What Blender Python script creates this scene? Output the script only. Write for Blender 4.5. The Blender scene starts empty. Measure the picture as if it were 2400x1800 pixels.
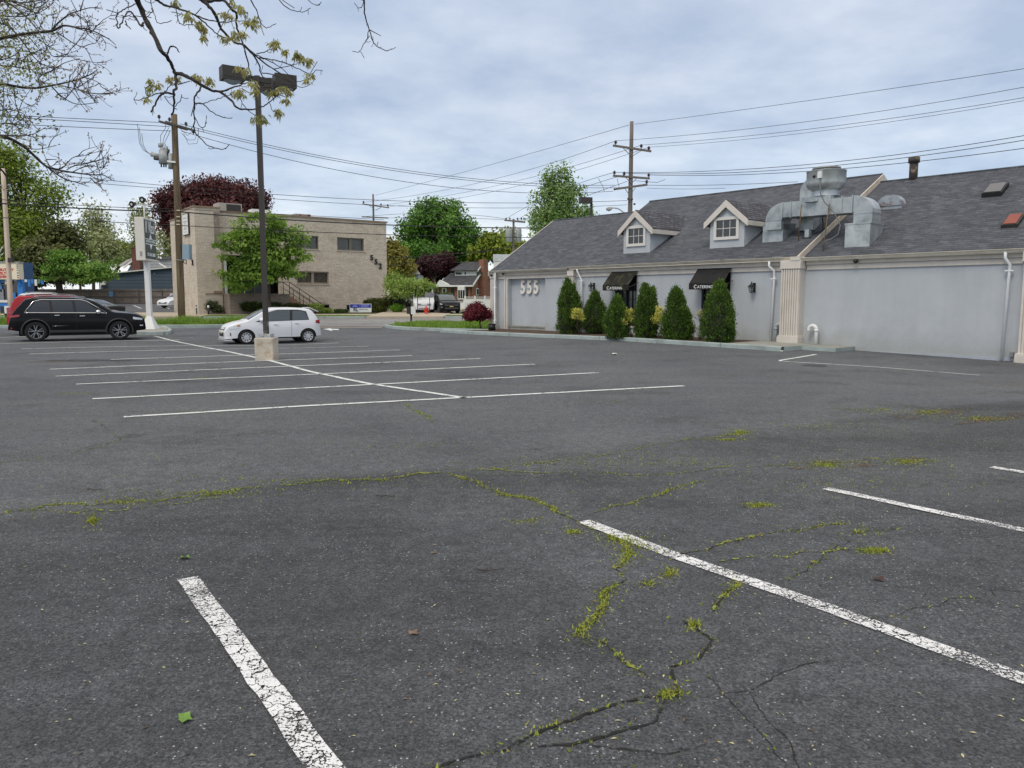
import bpy, bmesh, math, random
import numpy as np
from math import sin, cos, pi, radians, atan2, sqrt
from mathutils import Vector

# ------------------------------------------------------------------ camera, sky, sun, exposure
SC = bpy.context.scene
COL = SC.collection
CAM_H = 1.6
FPX = 1803.0
PITCH = math.atan(196 / FPX)
cd = bpy.data.cameras.new('camera'); cam = bpy.data.objects.new('camera', cd); COL.objects.link(cam)
cd.sensor_width = 36; cd.lens = FPX / 2400 * 36; cd.clip_end = 3000; cd.clip_start = .05
cam.location = (0, 0, CAM_H); cam.rotation_euler = (pi / 2 - PITCH, 0, 0)
SC.camera = cam
SC.render.resolution_x = 1024; SC.render.resolution_y = 768
SC.view_settings.view_transform = 'Standard'; SC.view_settings.look = 'None'
SC.view_settings.exposure = 0.12; SC.view_settings.gamma = 1
SUN_EL, SUN_AZ = radians(52), radians(215)      # azimuth clockwise from +Y: behind the camera, to its left

W = bpy.data.worlds.new('World'); SC.world = W; W.use_nodes = True
nt = W.node_tree; nt.nodes.clear()
def N(t, **k):
    n = nt.nodes.new(t)
    for a, b in k.items(): setattr(n, a, b)
    return n
def K(a, b): nt.links.new(a, b)
out = N('ShaderNodeOutputWorld'); mixs = N('ShaderNodeMixShader')
sky = N('ShaderNodeTexSky', sky_type='NISHITA', sun_disc=False, sun_elevation=SUN_EL, sun_rotation=SUN_AZ)
bg1 = N('ShaderNodeBackground'); bg1.inputs[1].default_value = .08; K(sky.outputs[0], bg1.inputs[0])
bg2 = N('ShaderNodeBackground'); bg2.inputs[1].default_value = 1.0
tc = N('ShaderNodeTexCoord'); sep = N('ShaderNodeSeparateXYZ'); K(tc.outputs['Generated'], sep.inputs[0])
def M(op, a, b=None, c=None):
    n = N('ShaderNodeMath', operation=op)
    for i, v in enumerate((a, b, c)):
        if v is None: continue
        if isinstance(v, (int, float)): n.inputs[i].default_value = v
        else: K(v, n.inputs[i])
    return n.outputs[0]
zz = M('MAXIMUM', sep.outputs[2], 0.0)
den = M('ADD', zz, .16)
cx = M('DIVIDE', sep.outputs[0], den); cy = M('DIVIDE', sep.outputs[1], den)
cmb = N('ShaderNodeCombineXYZ'); K(cx, cmb.inputs[0]); K(cy, cmb.inputs[1])
n1 = N('ShaderNodeTexNoise'); n1.inputs['Scale'].default_value = 1.9; n1.inputs['Detail'].default_value = 6; n1.inputs['Roughness'].default_value = .58; K(cmb.outputs[0], n1.inputs['Vector'])
n2 = N('ShaderNodeTexNoise'); n2.inputs['Scale'].default_value = .6; n2.inputs['Detail'].default_value = 3; K(cmb.outputs[0], n2.inputs['Vector'])
# elevation ramp of the cloud layer: white near the horizon, lavender grey-blue overhead
rp = N('ShaderNodeValToRGB'); K(zz, rp.inputs[0])
e = rp.color_ramp.elements
e[0].position = 0.0; e[0].color = (.86, .90, .94, 1)
e[1].position = .42; e[1].color = (.53, .61, .77, 1)
for p_, c_ in ((.07, (.82, .88, .94, 1)), (.14, (.62, .72, .87, 1)), (.24, (.53, .62, .78, 1)), (.62, (.80, .82, .88, 1)), (.85, (1.05, .99, .92, 1))):
    q = e.new(p_); q.color = c_
rr = N('ShaderNodeValToRGB'); K(n1.outputs[0], rr.inputs[0])
rr.color_ramp.elements[0].position = .36; rr.color_ramp.elements[0].color = (.81, .845, .88, 1)
rr.color_ramp.elements[1].position = .64; rr.color_ramp.elements[1].color = (1.21, 1.16, 1.08, 1)
r2 = N('ShaderNodeValToRGB'); K(n2.outputs[0], r2.inputs[0])
r2.color_ramp.elements[0].position = .35; r2.color_ramp.elements[0].color = (.88, .92, .96, 1)
r2.color_ramp.elements[1].position = .65; r2.color_ramp.elements[1].color = (1.1, 1.07, 1.04, 1)
mm = N('ShaderNodeMix', data_type='RGBA', blend_type='MULTIPLY'); mm.inputs[0].default_value = .9
K(rp.outputs[0], mm.inputs[6]); K(rr.outputs[0], mm.inputs[7])
mm2 = N('ShaderNodeMix', data_type='RGBA', blend_type='MULTIPLY'); mm2.inputs[0].default_value = .9
K(mm.outputs[2], mm2.inputs[6]); K(r2.outputs[0], mm2.inputs[7])
K(mm2.outputs[2], bg2.inputs[0])
mixs.inputs[0].default_value = .93
K(bg1.outputs[0], mixs.inputs[1]); K(bg2.outputs[0], mixs.inputs[2]); K(mixs.outputs[0], out.inputs[0])

sd = bpy.data.lights.new('sun', 'SUN'); sd.energy = 1.35; sd.angle = radians(22); sd.color = (1, .93, .82)
so = bpy.data.objects.new('sun', sd); COL.objects.link(so)
sdir = Vector((sin(SUN_AZ) * cos(SUN_EL), cos(SUN_AZ) * cos(SUN_EL), sin(SUN_EL)))
so.rotation_euler = sdir.to_track_quat('Z', 'Y').to_euler()

# ------------------------------------------------------------------ helpers
rnd = random.Random(7)
def L1(v):
    v /= 255.0
    return v / 12.92 if v <= .04045 else ((v + .055) / 1.055) ** 2.4
def S(r, g, b): return (L1(r), L1(g), L1(b))
def V3(p): return np.array(p, float)
def ray(px, py):
    u = px - 1200; v = py - 900; c, s = cos(PITCH), sin(PITCH)
    d = V3((u, FPX * c - v * s, -v * c - FPX * s)); return d / d[1]
def P(px, py, Y): return V3((0, 0, CAM_H)) + ray(px, py) * Y
BANG = radians(42.5)
BA = V3((sin(BANG), -cos(BANG), 0)); BN = V3((cos(BANG), sin(BANG), 0)); BO = V3((9.588, 26.245, 0))
def sst(a, b, x): t = np.clip((x - a) / (b - a), 0, 1); return t * t * (3 - 2 * t)
YP = [-50, 32, 38, 42, 46, 50, 54, 57, 60, 75, 90, 100, 400]
ZP = [0, 0, .09, .17, .20, .26, .34, .43, .54, .75, 1.1, 1.15, 1.2]
def zg(x, y):
    x = np.asarray(x, float); y = np.asarray(y, float)
    z = np.interp(y, YP, ZP)
    z = z - .13 * np.exp(-((x + 9.5) ** 2 + (y - 31) ** 2) / (2 * 3.2 ** 2))
    lx = (x - BO[0]) * BA[0] + (y - BO[1]) * BA[1]; ly = (x - BO[0]) * BN[0] + (y - BO[1]) * BN[1]
    b = np.interp(lx, [-20, -14, -9, -5, 0, 3, 7, 14], [0, .02, .08, .09, .03, -.03, -.13, -.2])
    z = z + b * sst(-9, -3, ly) * (1 - sst(9, 14, ly))
    return z
def gz(x, y): return float(zg(x, y))
def gp(px, py, off=0.0):
    r = ray(px, py); lo, hi = .5, .5
    f_ = lambda t: CAM_H + r[2] * t - gz(r[0] * t, t) - off
    t = 1.0
    while f_(t) > 0 and t < 300: lo = t; t *= 1.04
    hi = t
    for _ in range(40):
        m = (lo + hi) / 2
        if f_(m) > 0: lo = m
        else: hi = m
    return V3((r[0] * lo, lo, CAM_H + r[2] * lo))

# ---- materials
MATS = {}
def mat(name, base, rough=.8, var=.12, scale=3.0, bump=0.0, bscale=30.0, metal=0.0, spec=.5, coat=0.0, base2=None, stain=None, sscale=.6, samt=.5, emit=None, tint=None, transl=0.0, alpha=None):
    if name in MATS: return MATS[name]
    m = bpy.data.materials.new(name); m.use_nodes = True; t = m.node_tree; t.nodes.clear()
    n = t.nodes.new; l = t.links.new
    o = n('ShaderNodeOutputMaterial'); p = n('ShaderNodeBsdfPrincipled')
    p.inputs['Roughness'].default_value = rough; p.inputs['Metallic'].default_value = metal
    p.inputs['Specular IOR Level'].default_value = spec; p.inputs['Coat Weight'].default_value = coat; p.inputs['Coat Roughness'].default_value = .04
    tcn = n('ShaderNodeTexCoord')
    nz = n('ShaderNodeTexNoise'); nz.inputs['Scale'].default_value = scale; nz.inputs['Detail'].default_value = 5; nz.inputs['Roughness'].default_value = .6
    l(tcn.outputs['Object'], nz.inputs['Vector'])
    r = n('ShaderNodeValToRGB'); l(nz.outputs[0], r.inputs[0])
    b2 = base2 if base2 else tuple(min(1, c * (1 + var)) for c in base)
    b1 = base if base2 else tuple(c * (1 - var) for c in base)
    r.color_ramp.elements[0].position = .35; r.color_ramp.elements[0].color = (*b1, 1)
    r.color_ramp.elements[1].position = .65; r.color_ramp.elements[1].color = (*b2, 1)
    colr = r.outputs[0]
    if stain:
        ns = n('ShaderNodeTexNoise'); ns.inputs['Scale'].default_value = sscale; ns.inputs['Detail'].default_value = 6; ns.inputs['Roughness'].default_value = .65; l(tcn.outputs['Object'], ns.inputs['Vector'])
        rs = n('ShaderNodeValToRGB'); l(ns.outputs[0], rs.inputs[0]); rs.color_ramp.elements[0].position = .5; rs.color_ramp.elements[0].color = (0, 0, 0, 1); rs.color_ramp.elements[1].position = .72; rs.color_ramp.elements[1].color = (samt, samt, samt, 1)
        mx = n('ShaderNodeMix'); mx.data_type = 'RGBA'; l(rs.outputs[0], mx.inputs[0]); l(colr, mx.inputs[6]); mx.inputs[7].default_value = (*stain, 1); colr = mx.outputs[2]
    if tint:   # per-vertex random value from the builder
        at = n('ShaderNodeAttribute'); at.attribute_name = 'tint'
        rt = n('ShaderNodeValToRGB'); l(at.outputs['Fac'], rt.inputs[0])
        els = rt.color_ramp.elements
        els[0].color = (*tint[0], 1); els[1].color = (*tint[-1], 1)
        for i, c in enumerate(tint[1:-1]):
            q = els.new((i + 1) / (len(tint) - 1)); q.color = (*c, 1)
        colr = rt.outputs[0]
    l(colr, p.inputs['Base Color'])
    if bump:
        nb = n('ShaderNodeTexNoise'); nb.inputs['Scale'].default_value = bscale; nb.inputs['Detail'].default_value = 4; l(tcn.outputs['Object'], nb.inputs['Vector'])
        bm = n('ShaderNodeBump'); bm.inputs['Strength'].default_value = bump; bm.inputs['Distance'].default_value = .02; l(nb.outputs[0], bm.inputs['Height']); l(bm.outputs[0], p.inputs['Normal'])
    if emit:
        p.inputs['Emission Color'].default_value = (*emit, 1); p.inputs['Emission Strength'].default_value = 1
    sh = p.outputs[0]
    if transl:
        tr = n('ShaderNodeBsdfTranslucent'); l(colr, tr.inputs[0]); ms = n('ShaderNodeMixShader'); ms.inputs[0].default_value = transl
        l(sh, ms.inputs[1]); l(tr.outputs[0], ms.inputs[2]); sh = ms.outputs[0]
    l(sh, o.inputs[0]); MATS[name] = m; return m
def nodes_of(m):
    t = m.node_tree; p = [x for x in t.nodes if x.type == 'BSDF_PRINCIPLED'][0]
    return t, t.nodes.new, t.links.new, p

# ---- objects
def link(o, parent=None):
    COL.objects.link(o)
    if parent is not None: o.parent = parent
    return o
def tag(o, label=None, cat=None, group=None, kind=None):
    if label: o['label'] = label
    if cat: o['category'] = cat
    if group: o['group'] = group
    if kind: o['kind'] = kind
    return o
def thing(name, label, cat, loc=(0, 0, 0), rz=0.0, group=None):
    o = bpy.data.objects.new(name, None); COL.objects.link(o); o.location = tuple(loc); o.rotation_euler = (0, 0, rz)
    o.empty_display_size = .2
    return tag(o, label, cat, group)
def copy_tree(o, parent=None):
    c = o.copy(); COL.objects.link(c); c.parent = parent
    for ch in [x for x in bpy.data.objects if x.parent == o]: copy_tree(ch, c)
    return c
def arr_mesh(name, v, f, tint=None, smooth=False):
    v = np.asarray(v, dtype=np.float32); f = np.asarray(f, dtype=np.int32)
    me = bpy.data.meshes.new(name); k = f.shape[1]
    me.vertices.add(len(v)); me.vertices.foreach_set('co', v.ravel())
    me.loops.add(f.size); me.loops.foreach_set('vertex_index', f.ravel())
    me.polygons.add(len(f)); me.polygons.foreach_set('loop_start', np.arange(0, f.size, k, dtype=np.int32)); me.polygons.foreach_set('loop_total', np.full(len(f), k, dtype=np.int32))
    if tint is not None:
        a = me.attributes.new('tint', 'FLOAT', 'POINT'); a.data.foreach_set('value', np.asarray(tint, dtype=np.float32))
    me.update(calc_edges=True); me.validate()
    if smooth: me.polygons.foreach_set('use_smooth', np.ones(len(me.polygons), dtype=bool))
    return me
class MB:
    def __init__(s): s.v = []; s.f = []; s.m = []; s.sm = []
    def add(s, vs, fs, mi=0, smooth=False):
        b = len(s.v); s.v += [tuple(map(float, p)) for p in vs]
        for f in fs: s.f.append(tuple(b + i for i in f)); s.m.append(mi); s.sm.append(smooth)
        return s
    def box(s, a, b, mi=0):
        x0, y0, z0 = [min(a[i], b[i]) for i in range(3)]; x1, y1, z1 = [max(a[i], b[i]) for i in range(3)]
        v = [(x0, y0, z0), (x1, y0, z0), (x1, y1, z0), (x0, y1, z0), (x0, y0, z1), (x1, y0, z1), (x1, y1, z1), (x0, y1, z1)]
        return s.add(v, [(0, 3, 2, 1), (4, 5, 6, 7), (0, 1, 5, 4), (1, 2, 6, 5), (2, 3, 7, 6), (3, 0, 4, 7)], mi)
    def hexa(s, v, mi=0):    # 8 corners: bottom 4 ccw, top 4 ccw
        return s.add(v, [(0, 3, 2, 1), (4, 5, 6, 7), (0, 1, 5, 4), (1, 2, 6, 5), (2, 3, 7, 6), (3, 0, 4, 7)], mi)
    def obox(s, p0, p1, w, d, up=(0, 0, 1), mi=0):   # bar from p0 to p1, width w (sideways), depth d (along up)
        p0 = V3(p0); p1 = V3(p1); t = p1 - p0; t = t / np.linalg.norm(t); u = V3(up)
        sd_ = np.cross(t, u); sd_ = sd_ / (np.linalg.norm(sd_) + 1e-9); u2 = np.cross(sd_, t)
        c = [(-w / 2, -d / 2), (w / 2, -d / 2), (w / 2, d / 2), (-w / 2, d / 2)]
        v = [p0 + sd_ * a + u2 * b for a, b in c] + [p1 + sd_ * a + u2 * b for a, b in c]
        return s.add(v, [(0, 3, 2, 1), (4, 5, 6, 7), (0, 1, 5, 4), (1, 2, 6, 5), (2, 3, 7, 6), (3, 0, 4, 7)], mi)
    def prism(s, poly, d, mi=0):   # planar polygon (3-D points) pushed by vector d
        n = len(poly); d = V3(d); v = [V3(p) for p in poly] + [V3(p) + d for p in poly]
        return s.add(v, [tuple(range(n))[::-1], tuple(range(n, 2 * n))] + [(i, (i + 1) % n, n + (i + 1) % n, n + i) for i in range(n)], mi)
    def tube(s, pts, r, n=8, mi=0, cap=True, smooth=True):
        pts = [V3(p) for p in pts]; k = len(pts); rs = r if hasattr(r, '__len__') else [r] * k
        b = len(s.v); ref = None
        for i, p in enumerate(pts):
            t = pts[min(i + 1, k - 1)] - pts[max(i - 1, 0)]; t = t / (np.linalg.norm(t) + 1e-9)
            if ref is None: ref = V3((0, 0, 1)) if abs(t[2]) < .9 else V3((1, 0, 0))
            a = np.cross(t, ref); a /= np.linalg.norm(a) + 1e-9; c = np.cross(a, t); ref = c
            for j in range(n):
                an = 2 * pi * j / n; q = p + (a * cos(an) + c * sin(an)) * rs[i]; s.v.append(tuple(map(float, q)))
        for i in range(k - 1):
            for j in range(n):
                j2 = (j + 1) % n; s.f.append((b + i * n + j, b + i * n + j2, b + (i + 1) * n + j2, b + (i + 1) * n + j)); s.m.append(mi); s.sm.append(smooth)
        if cap:
            s.f.append(tuple(b + j for j in range(n))[::-1]); s.m.append(mi); s.sm.append(False)
            s.f.append(tuple(b + (k - 1) * n + j for j in range(n))); s.m.append(mi); s.sm.append(False)
        return s
    def cyl(s, p0, p1, r0, r1=None, n=16, mi=0): return s.tube([p0, p1], [r0, r0 if r1 is None else r1], n, mi)
    def lathe(s, prof, c=(0, 0, 0), n=24, axis='z', mi=0, smooth=True):
        b = len(s.v); k = len(prof)
        for (r, h) in prof:
            for j in range(n):
                a = 2 * pi * j / n
                q = (r * cos(a), r * sin(a), h) if axis == 'z' else (r * cos(a), h, r * sin(a)) if axis == 'y' else (h, r * cos(a), r * sin(a))
                s.v.append((c[0] + q[0], c[1] + q[1], c[2] + q[2]))
        for i in range(k - 1):
            for j in range(n):
                j2 = (j + 1) % n; s.f.append((b + i * n + j, b + i * n + j2, b + (i + 1) * n + j2, b + (i + 1) * n + j)); s.m.append(mi); s.sm.append(smooth)
        return s
    def grid(s, rows, mi=0, smooth=True, closed=False):
        b = len(s.v); n = len(rows[0])
        for r in rows: s.v += [tuple(map(float, p)) for p in r]
        for i in range(len(rows) - 1):
            for j in range(n - 1 if not closed else n):
                j2 = (j + 1) % n; s.f.append((b + i * n + j, b + i * n + j2, b + (i + 1) * n + j2, b + (i + 1) * n + j)); s.m.append(mi); s.sm.append(smooth)
        return s
    def build(s, name, mats, parent=None, kind=None, bevel=0, sharp=None):
        me = bpy.data.meshes.new(name); me.from_pydata(s.v, [], s.f)
        for m_ in (mats if isinstance(mats, (list, tuple)) else [mats]): me.materials.append(m_)
        me.polygons.foreach_set('material_index', s.m); me.polygons.foreach_set('use_smooth', s.sm); me.update()
        b = bmesh.new(); b.from_mesh(me); bmesh.ops.recalc_face_normals(b, faces=b.faces); b.to_mesh(me); b.free()
        o = bpy.data.objects.new(name, me); link(o, parent)
        if bevel:
            md = o.modifiers.new('bevel', 'BEVEL'); md.width = bevel; md.segments = 2; md.limit_method = 'ANGLE'
        if kind: o['kind'] = kind
        return o
def obj(name, me, m, parent=None, kind=None):
    me.materials.append(m); o = bpy.data.objects.new(name, me); link(o, parent)
    if kind: o['kind'] = kind
    return o
def text_obj(name, txt, size, m, parent, loc, rot, depth=.01, shear=0.0, sx=1.0, align='LEFT', bold=0.0, spacing=1.0):
    c = bpy.data.curves.new(name, 'FONT'); c.body = txt; c.size = size; c.extrude = depth; c.shear = shear; c.align_x = align; c.offset = bold; c.space_character = spacing
    t = bpy.data.objects.new('t', c); COL.objects.link(t)
    me = bpy.data.meshes.new_from_object(t.evaluated_get(bpy.context.evaluated_depsgraph_get())); bpy.data.objects.remove(t)
    me.name = name; me.materials.clear(); me.materials.append(m)
    o = bpy.data.objects.new(name, me); link(o, parent); o.location = loc; o.rotation_euler = rot; o.scale = (sx, 1, 1)
    return o

# ---- common materials
M_trim = mat('cream_trim_paint', S(212, 205, 196), .6, .05, 2, .05, 20, stain=S(170, 160, 140), sscale=1.5, samt=.35)
M_white = mat('white_paint', S(228, 228, 226), .5, .03, 4, stain=S(180, 178, 170), sscale=2, samt=.3)
M_dark = mat('dark_metal', S(52, 50, 48), .55, .1, 5)
M_black = mat('black_plastic', (.012, .012, .013), .5, .1, 5)
M_galv = mat('galvanised_steel', S(166, 172, 174), .40, .14, 1.6, .03, 8, metal=.55, base2=S(202, 206, 207), stain=S(122, 130, 132), sscale=2.4, samt=.7)
M_glass = mat('dark_window_glass', (.016, .020, .022), .06, .2, 1.5, spec=.9)
M_wood = mat('weathered_pole_wood', S(78, 66, 50), .85, .2, 3, .5, 14, base2=S(124, 106, 82))
M_greywood = mat('grey_pole_wood', S(112, 104, 98), .9, .12, 2, .3, 14)
M_palewood = mat('pale_pole_wood', S(206, 186, 170), .9, .1, 2, .3, 14)
M_cable = mat('cable_black', (.02, .02, .022), .6, .1)
M_insul = mat('dark_insulator', S(60, 52, 54), .4, .1)
M_conc = mat('concrete', S(150, 150, 142), .9, .12, 2.5, .25, 40, stain=S(110, 105, 95), sscale=1.5, samt=.5)
M_kerb = mat('painted_grey_green_kerb', S(160, 172, 170), .85, .08, 3, .2, 40, stain=S(104, 110, 106), sscale=1.2, samt=.6)
M_bark = mat('bark', S(74, 64, 56), .95, .25, 6, .6, 25)
for m_, mpx in ((M_wood, 1), (M_palewood, 1), (M_greywood, 1)):   # vertical grain
    t, n_, l_, p_ = nodes_of(m_)
    for x in [q for q in t.nodes if q.type == 'TEX_NOISE']:
        mp = n_('ShaderNodeMapping'); mp.inputs['Scale'].default_value = (3, 3, .18); l_(x.inputs['Vector'].links[0].from_socket, mp.inputs[0]); l_(mp.outputs[0], x.inputs['Vector'])

# ------------------------------------------------------------------ ground, lot, road
def node_math(t, op, a, b=None, c=None):
    n = t.nodes.new('ShaderNodeMath'); n.operation = op
    for i, v in enumerate((a, b, c)):
        if v is None: continue
        if isinstance(v, (int, float)): n.inputs[i].default_value = v
        else: t.links.new(v, n.inputs[i])
    return n.outputs[0]
def asphalt(name, c_old, c_new, region=True, speck=1.0):
    m = mat(name, c_old, .82, .1, .35, spec=.35)
    t, n_, l_, p = nodes_of(m)
    tcn = [x for x in t.nodes if x.type == 'TEX_COORD'][0]; V = tcn.outputs['Object']
    old = p.inputs['Base Color'].links[0].from_socket
    def noise(sc, det=4, rg=.6, vec=V):
        q = n_('ShaderNodeTexNoise'); q.inputs['Scale'].default_value = sc; q.inputs['Detail'].default_value = det; q.inputs['Roughness'].default_value = rg; l_(vec, q.inputs['Vector']); return q.outputs[0]
    def ramp(s, a, b, ca=(0, 0, 0), cb=(1, 1, 1)):
        r = n_('ShaderNodeValToRGB'); l_(s, r.inputs[0]); r.color_ramp.elements[0].position = a; r.color_ramp.elements[1].position = b
        r.color_ramp.elements[0].color = (*ca, 1); r.color_ramp.elements[1].color = (*cb, 1); return r.outputs[0]
    def mix(f, a, b, bt='MIX'):
        x = n_('ShaderNodeMix'); x.data_type = 'RGBA'; x.blend_type = bt
        if isinstance(f, (int, float)): x.inputs[0].default_value = f
        else: l_(f, x.inputs[0])
        for i, v in ((6, a), (7, b)):
            if isinstance(v, tuple): x.inputs[i].default_value = (*v, 1)
            else: l_(v, x.inputs[i])
        return x.outputs[2]
    col = old
    if region:   # newer dark overlay in the foreground, its wavering edge running across the lot
        sp = n_('ShaderNodeSeparateXYZ'); l_(V, sp.inputs[0])
        w = noise(.35, 5); w2 = node_math(t, 'MULTIPLY_ADD', w, 1.1, -.55)
        d = node_math(t, 'MULTIPLY_ADD', sp.outputs[0], .567, 7.55); d = node_math(t, 'SUBTRACT', sp.outputs[1], d); d = node_math(t, 'ADD', d, w2)
        fac = ramp(d, -.05, .35)
        col = mix(fac, c_new, old)
    # mottled wear and grey sandy drifts
    big = ramp(noise(.16, 7, .72), .44, .60)
    col = mix(node_math(t, 'MULTIPLY', big, .55), col, tuple(c * 1.35 for c in c_old))
    dk = ramp(noise(.42, 8, .75), .52, .64)
    col = mix(node_math(t, 'MULTIPLY', dk, .55), col, tuple(c * .62 for c in c_new))
    oil = ramp(noise(.95, 3, .5), .66, .74)
    col = mix(node_math(t, 'MULTIPLY', oil, .5), col, tuple(c * .40 for c in c_new))
    # stretched streaks left by tyres and sealing
    mp = n_('ShaderNodeMapping'); mp.inputs['Rotation'].default_value = (0, 0, radians(28)); mp.inputs['Scale'].default_value = (.12, 1.4, 1); l_(V, mp.inputs[0])
    st = ramp(noise(.9, 4, .6, mp.outputs[0]), .45, .68)
    col = mix(node_math(t, 'MULTIPLY', st, .30), col, tuple(c * 1.5 for c in c_old))
    # aggregate
    g1 = noise(75, 4, .8); col = mix(.95, col, ramp(g1, .38, .64, (.42, .42, .43), (1.72, 1.72, 1.70)), 'MULTIPLY')
    v2 = n_('ShaderNodeTexVoronoi'); v2.inputs['Scale'].default_value = 62; l_(V, v2.inputs['Vector']); s2 = n_('ShaderNodeSeparateColor'); l_(v2.outputs['Color'], s2.inputs[0])
    col = mix(.9, col, ramp(s2.outputs[1], .1, .95, (.72, .72, .72), (1.32, 1.32, 1.32)), 'MULTIPLY')
    g0 = noise(9, 5, .7); col = mix(.8, col, ramp(g0, .34, .66, (.72, .72, .73), (1.24, 1.24, 1.23)), 'MULTIPLY')
    if region:   # thin film of moss and pollen in the rough texture, in drifts
        ma = ramp(noise(.33, 6, .7), .42, .58); mf = ramp(noise(34, 5, .85), .585, .62)
        m1 = n_('ShaderNodeMapRange'); l_(sp.outputs[1], m1.inputs[0]); m1.inputs[1].default_value = 5.2; m1.inputs[2].default_value = 7.0
        m2 = n_('ShaderNodeMapRange'); l_(sp.outputs[1], m2.inputs[0]); m2.inputs[1].default_value = 12; m2.inputs[2].default_value = 24; m2.inputs[3].default_value = 1; m2.inputs[4].default_value = .15
        ff = node_math(t, 'MULTIPLY', node_math(t, 'MULTIPLY', ma, mf), node_math(t, 'MULTIPLY', node_math(t, 'MULTIPLY', m1.outputs[0], m2.outputs[0]), .75)); col = mix(ff, col, S(150, 160, 64))
    vo = n_('ShaderNodeTexVoronoi'); vo.inputs['Scale'].default_value = 95; l_(V, vo.inputs['Vector'])
    sc = n_('ShaderNodeSeparateColor'); l_(vo.outputs['Color'], sc.inputs[0])
    cut = noise(.8, 3, .6); cut = ramp(noise(.55, 5, .7), .40, .68); thr = node_math(t, 'MULTIPLY_ADD', cut, -.10, .995)
    bright = node_math(t, 'GREATER_THAN', sc.outputs[0], thr)
    near = node_math(t, 'LESS_THAN', vo.outputs['Distance'], node_math(t, 'MULTIPLY_ADD', sc.outputs[1], .40, .12))
    bright = node_math(t, 'MULTIPLY', bright, near)
    col = mix(node_math(t, 'MULTIPLY', bright, .8 * speck), col, S(186, 186, 184))
    l_(col, p.inputs['Base Color'])
    hb = node_math(t, 'ADD', noise(110, 2, .6), node_math(t, 'MULTIPLY', vo.outputs['Distance'], .5)); hb = node_math(t, 'ADD', hb, node_math(t, 'MULTIPLY', noise(1.3, 5), 2.0))
    bm = n_('ShaderNodeBump'); bm.inputs['Strength'].default_value = .8; bm.inputs['Distance'].default_value = .012; l_(hb, bm.inputs['Height']); l_(bm.outputs[0], p.inputs['Normal'])
    return m
M_lot = asphalt('lot_asphalt', S(87, 89, 93), S(69, 70, 73))
M_road = asphalt('road_asphalt', S(128, 127, 126), S(120, 118, 116), region=False, speck=.4)
M_lot2 = asphalt('far_lot_asphalt', S(88, 89, 92), S(80, 80, 82), region=False, speck=.3)
M_earth = mat('turf_ground', S(70, 92, 38), .95, .2, .4, .3, 3, base2=S(96, 118, 52))
M_turf = mat('verge_turf', S(64, 88, 34), .95, .2, 2, .4, 30, base2=S(92, 118, 44), stain=S(110, 96, 66), sscale=1.5, samt=.6)
M_soil = mat('mulch_soil', S(66, 50, 40), .95, .3, 8, .8, 40, base2=S(92, 72, 58))
M_walk = mat('sidewalk_concrete', S(176, 164, 146), .9, .08, 1.5, .2, 30)

def sheet(name, near, far, m, nx=40, ny=10, off=0.0, kind='structure', skirt=0.0, side_m=None, label=None):
    """ground-following sheet between two plan polylines"""
    near = [V3(p)[:2] for p in near]; far = [V3(p)[:2] for p in far]
    def samp(pl, n):
        pl = np.array(pl); d = np.r_[0, np.cumsum(np.linalg.norm(np.diff(pl, axis=0), axis=1))]; s = np.linspace(0, d[-1], n)
        return np.c_[np.interp(s, d, pl[:, 0]), np.interp(s, d, pl[:, 1])]
    A = samp(near, nx); B_ = samp(far, nx); rows = []
    for j in range(ny + 1):
        q = A + (B_ - A) * (j / ny); z = zg(q[:, 0], q[:, 1]) + off
        rows.append(np.c_[q, z])
    mb = MB().grid(rows, smooth=True)
    if skirt:
        loop = [tuple(p) for p in rows[0]] + [tuple(r[-1]) for r in rows[1:]] + [tuple(p) for p in rows[-1][::-1][1:]] + [tuple(r[0]) for r in rows[::-1][1:-1]]
        lo = [(p[0], p[1], p[2] - skirt) for p in loop]
        mb.grid([loop, lo], mi=1 if side_m else 0, smooth=False, closed=True)
    return mb.build(name, [m, side_m] if side_m else m, kind=kind)
def strip(name, pts, w, m, off, kind='structure', seg=.35, taper=False, jit=0.0, group=None):
    """painted line or crack: ribbon of width w along plan points, draped on the ground"""
    pts = np.array([V3(p)[:2] for p in pts]); d = np.r_[0, np.cumsum(np.linalg.norm(np.diff(pts, axis=0), axis=1))]
    n = max(2, int(d[-1] / seg) + 1); s = np.linspace(0, d[-1], n); q = np.c_[np.interp(s, d, pts[:, 0]), np.interp(s, d, pts[:, 1])]
    t = np.gradient(q, axis=0); t /= np.linalg.norm(t, axis=1)[:, None] + 1e-9; nn = np.c_[-t[:, 1], t[:, 0]]
    if jit: q = q + nn * np.array([rnd.gauss(0, jit) for _ in range(n)])[:, None]
    ww = np.full(n, w / 2) if not taper else w / 2 * np.array([(.25 + .75 * rnd.random()) * min(1, (i + .3) / 2, (n - i - .7) / 2) for i in range(n)])
    a = q - nn * ww[:, None]; b = q + nn * ww[:, None]; c = q
    rows = [np.c_[x, zg(x[:, 0], x[:, 1]) + off] for x in (a, c, b)]
    return MB().grid(rows, smooth=False).build(name, m, kind=kind)
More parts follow.
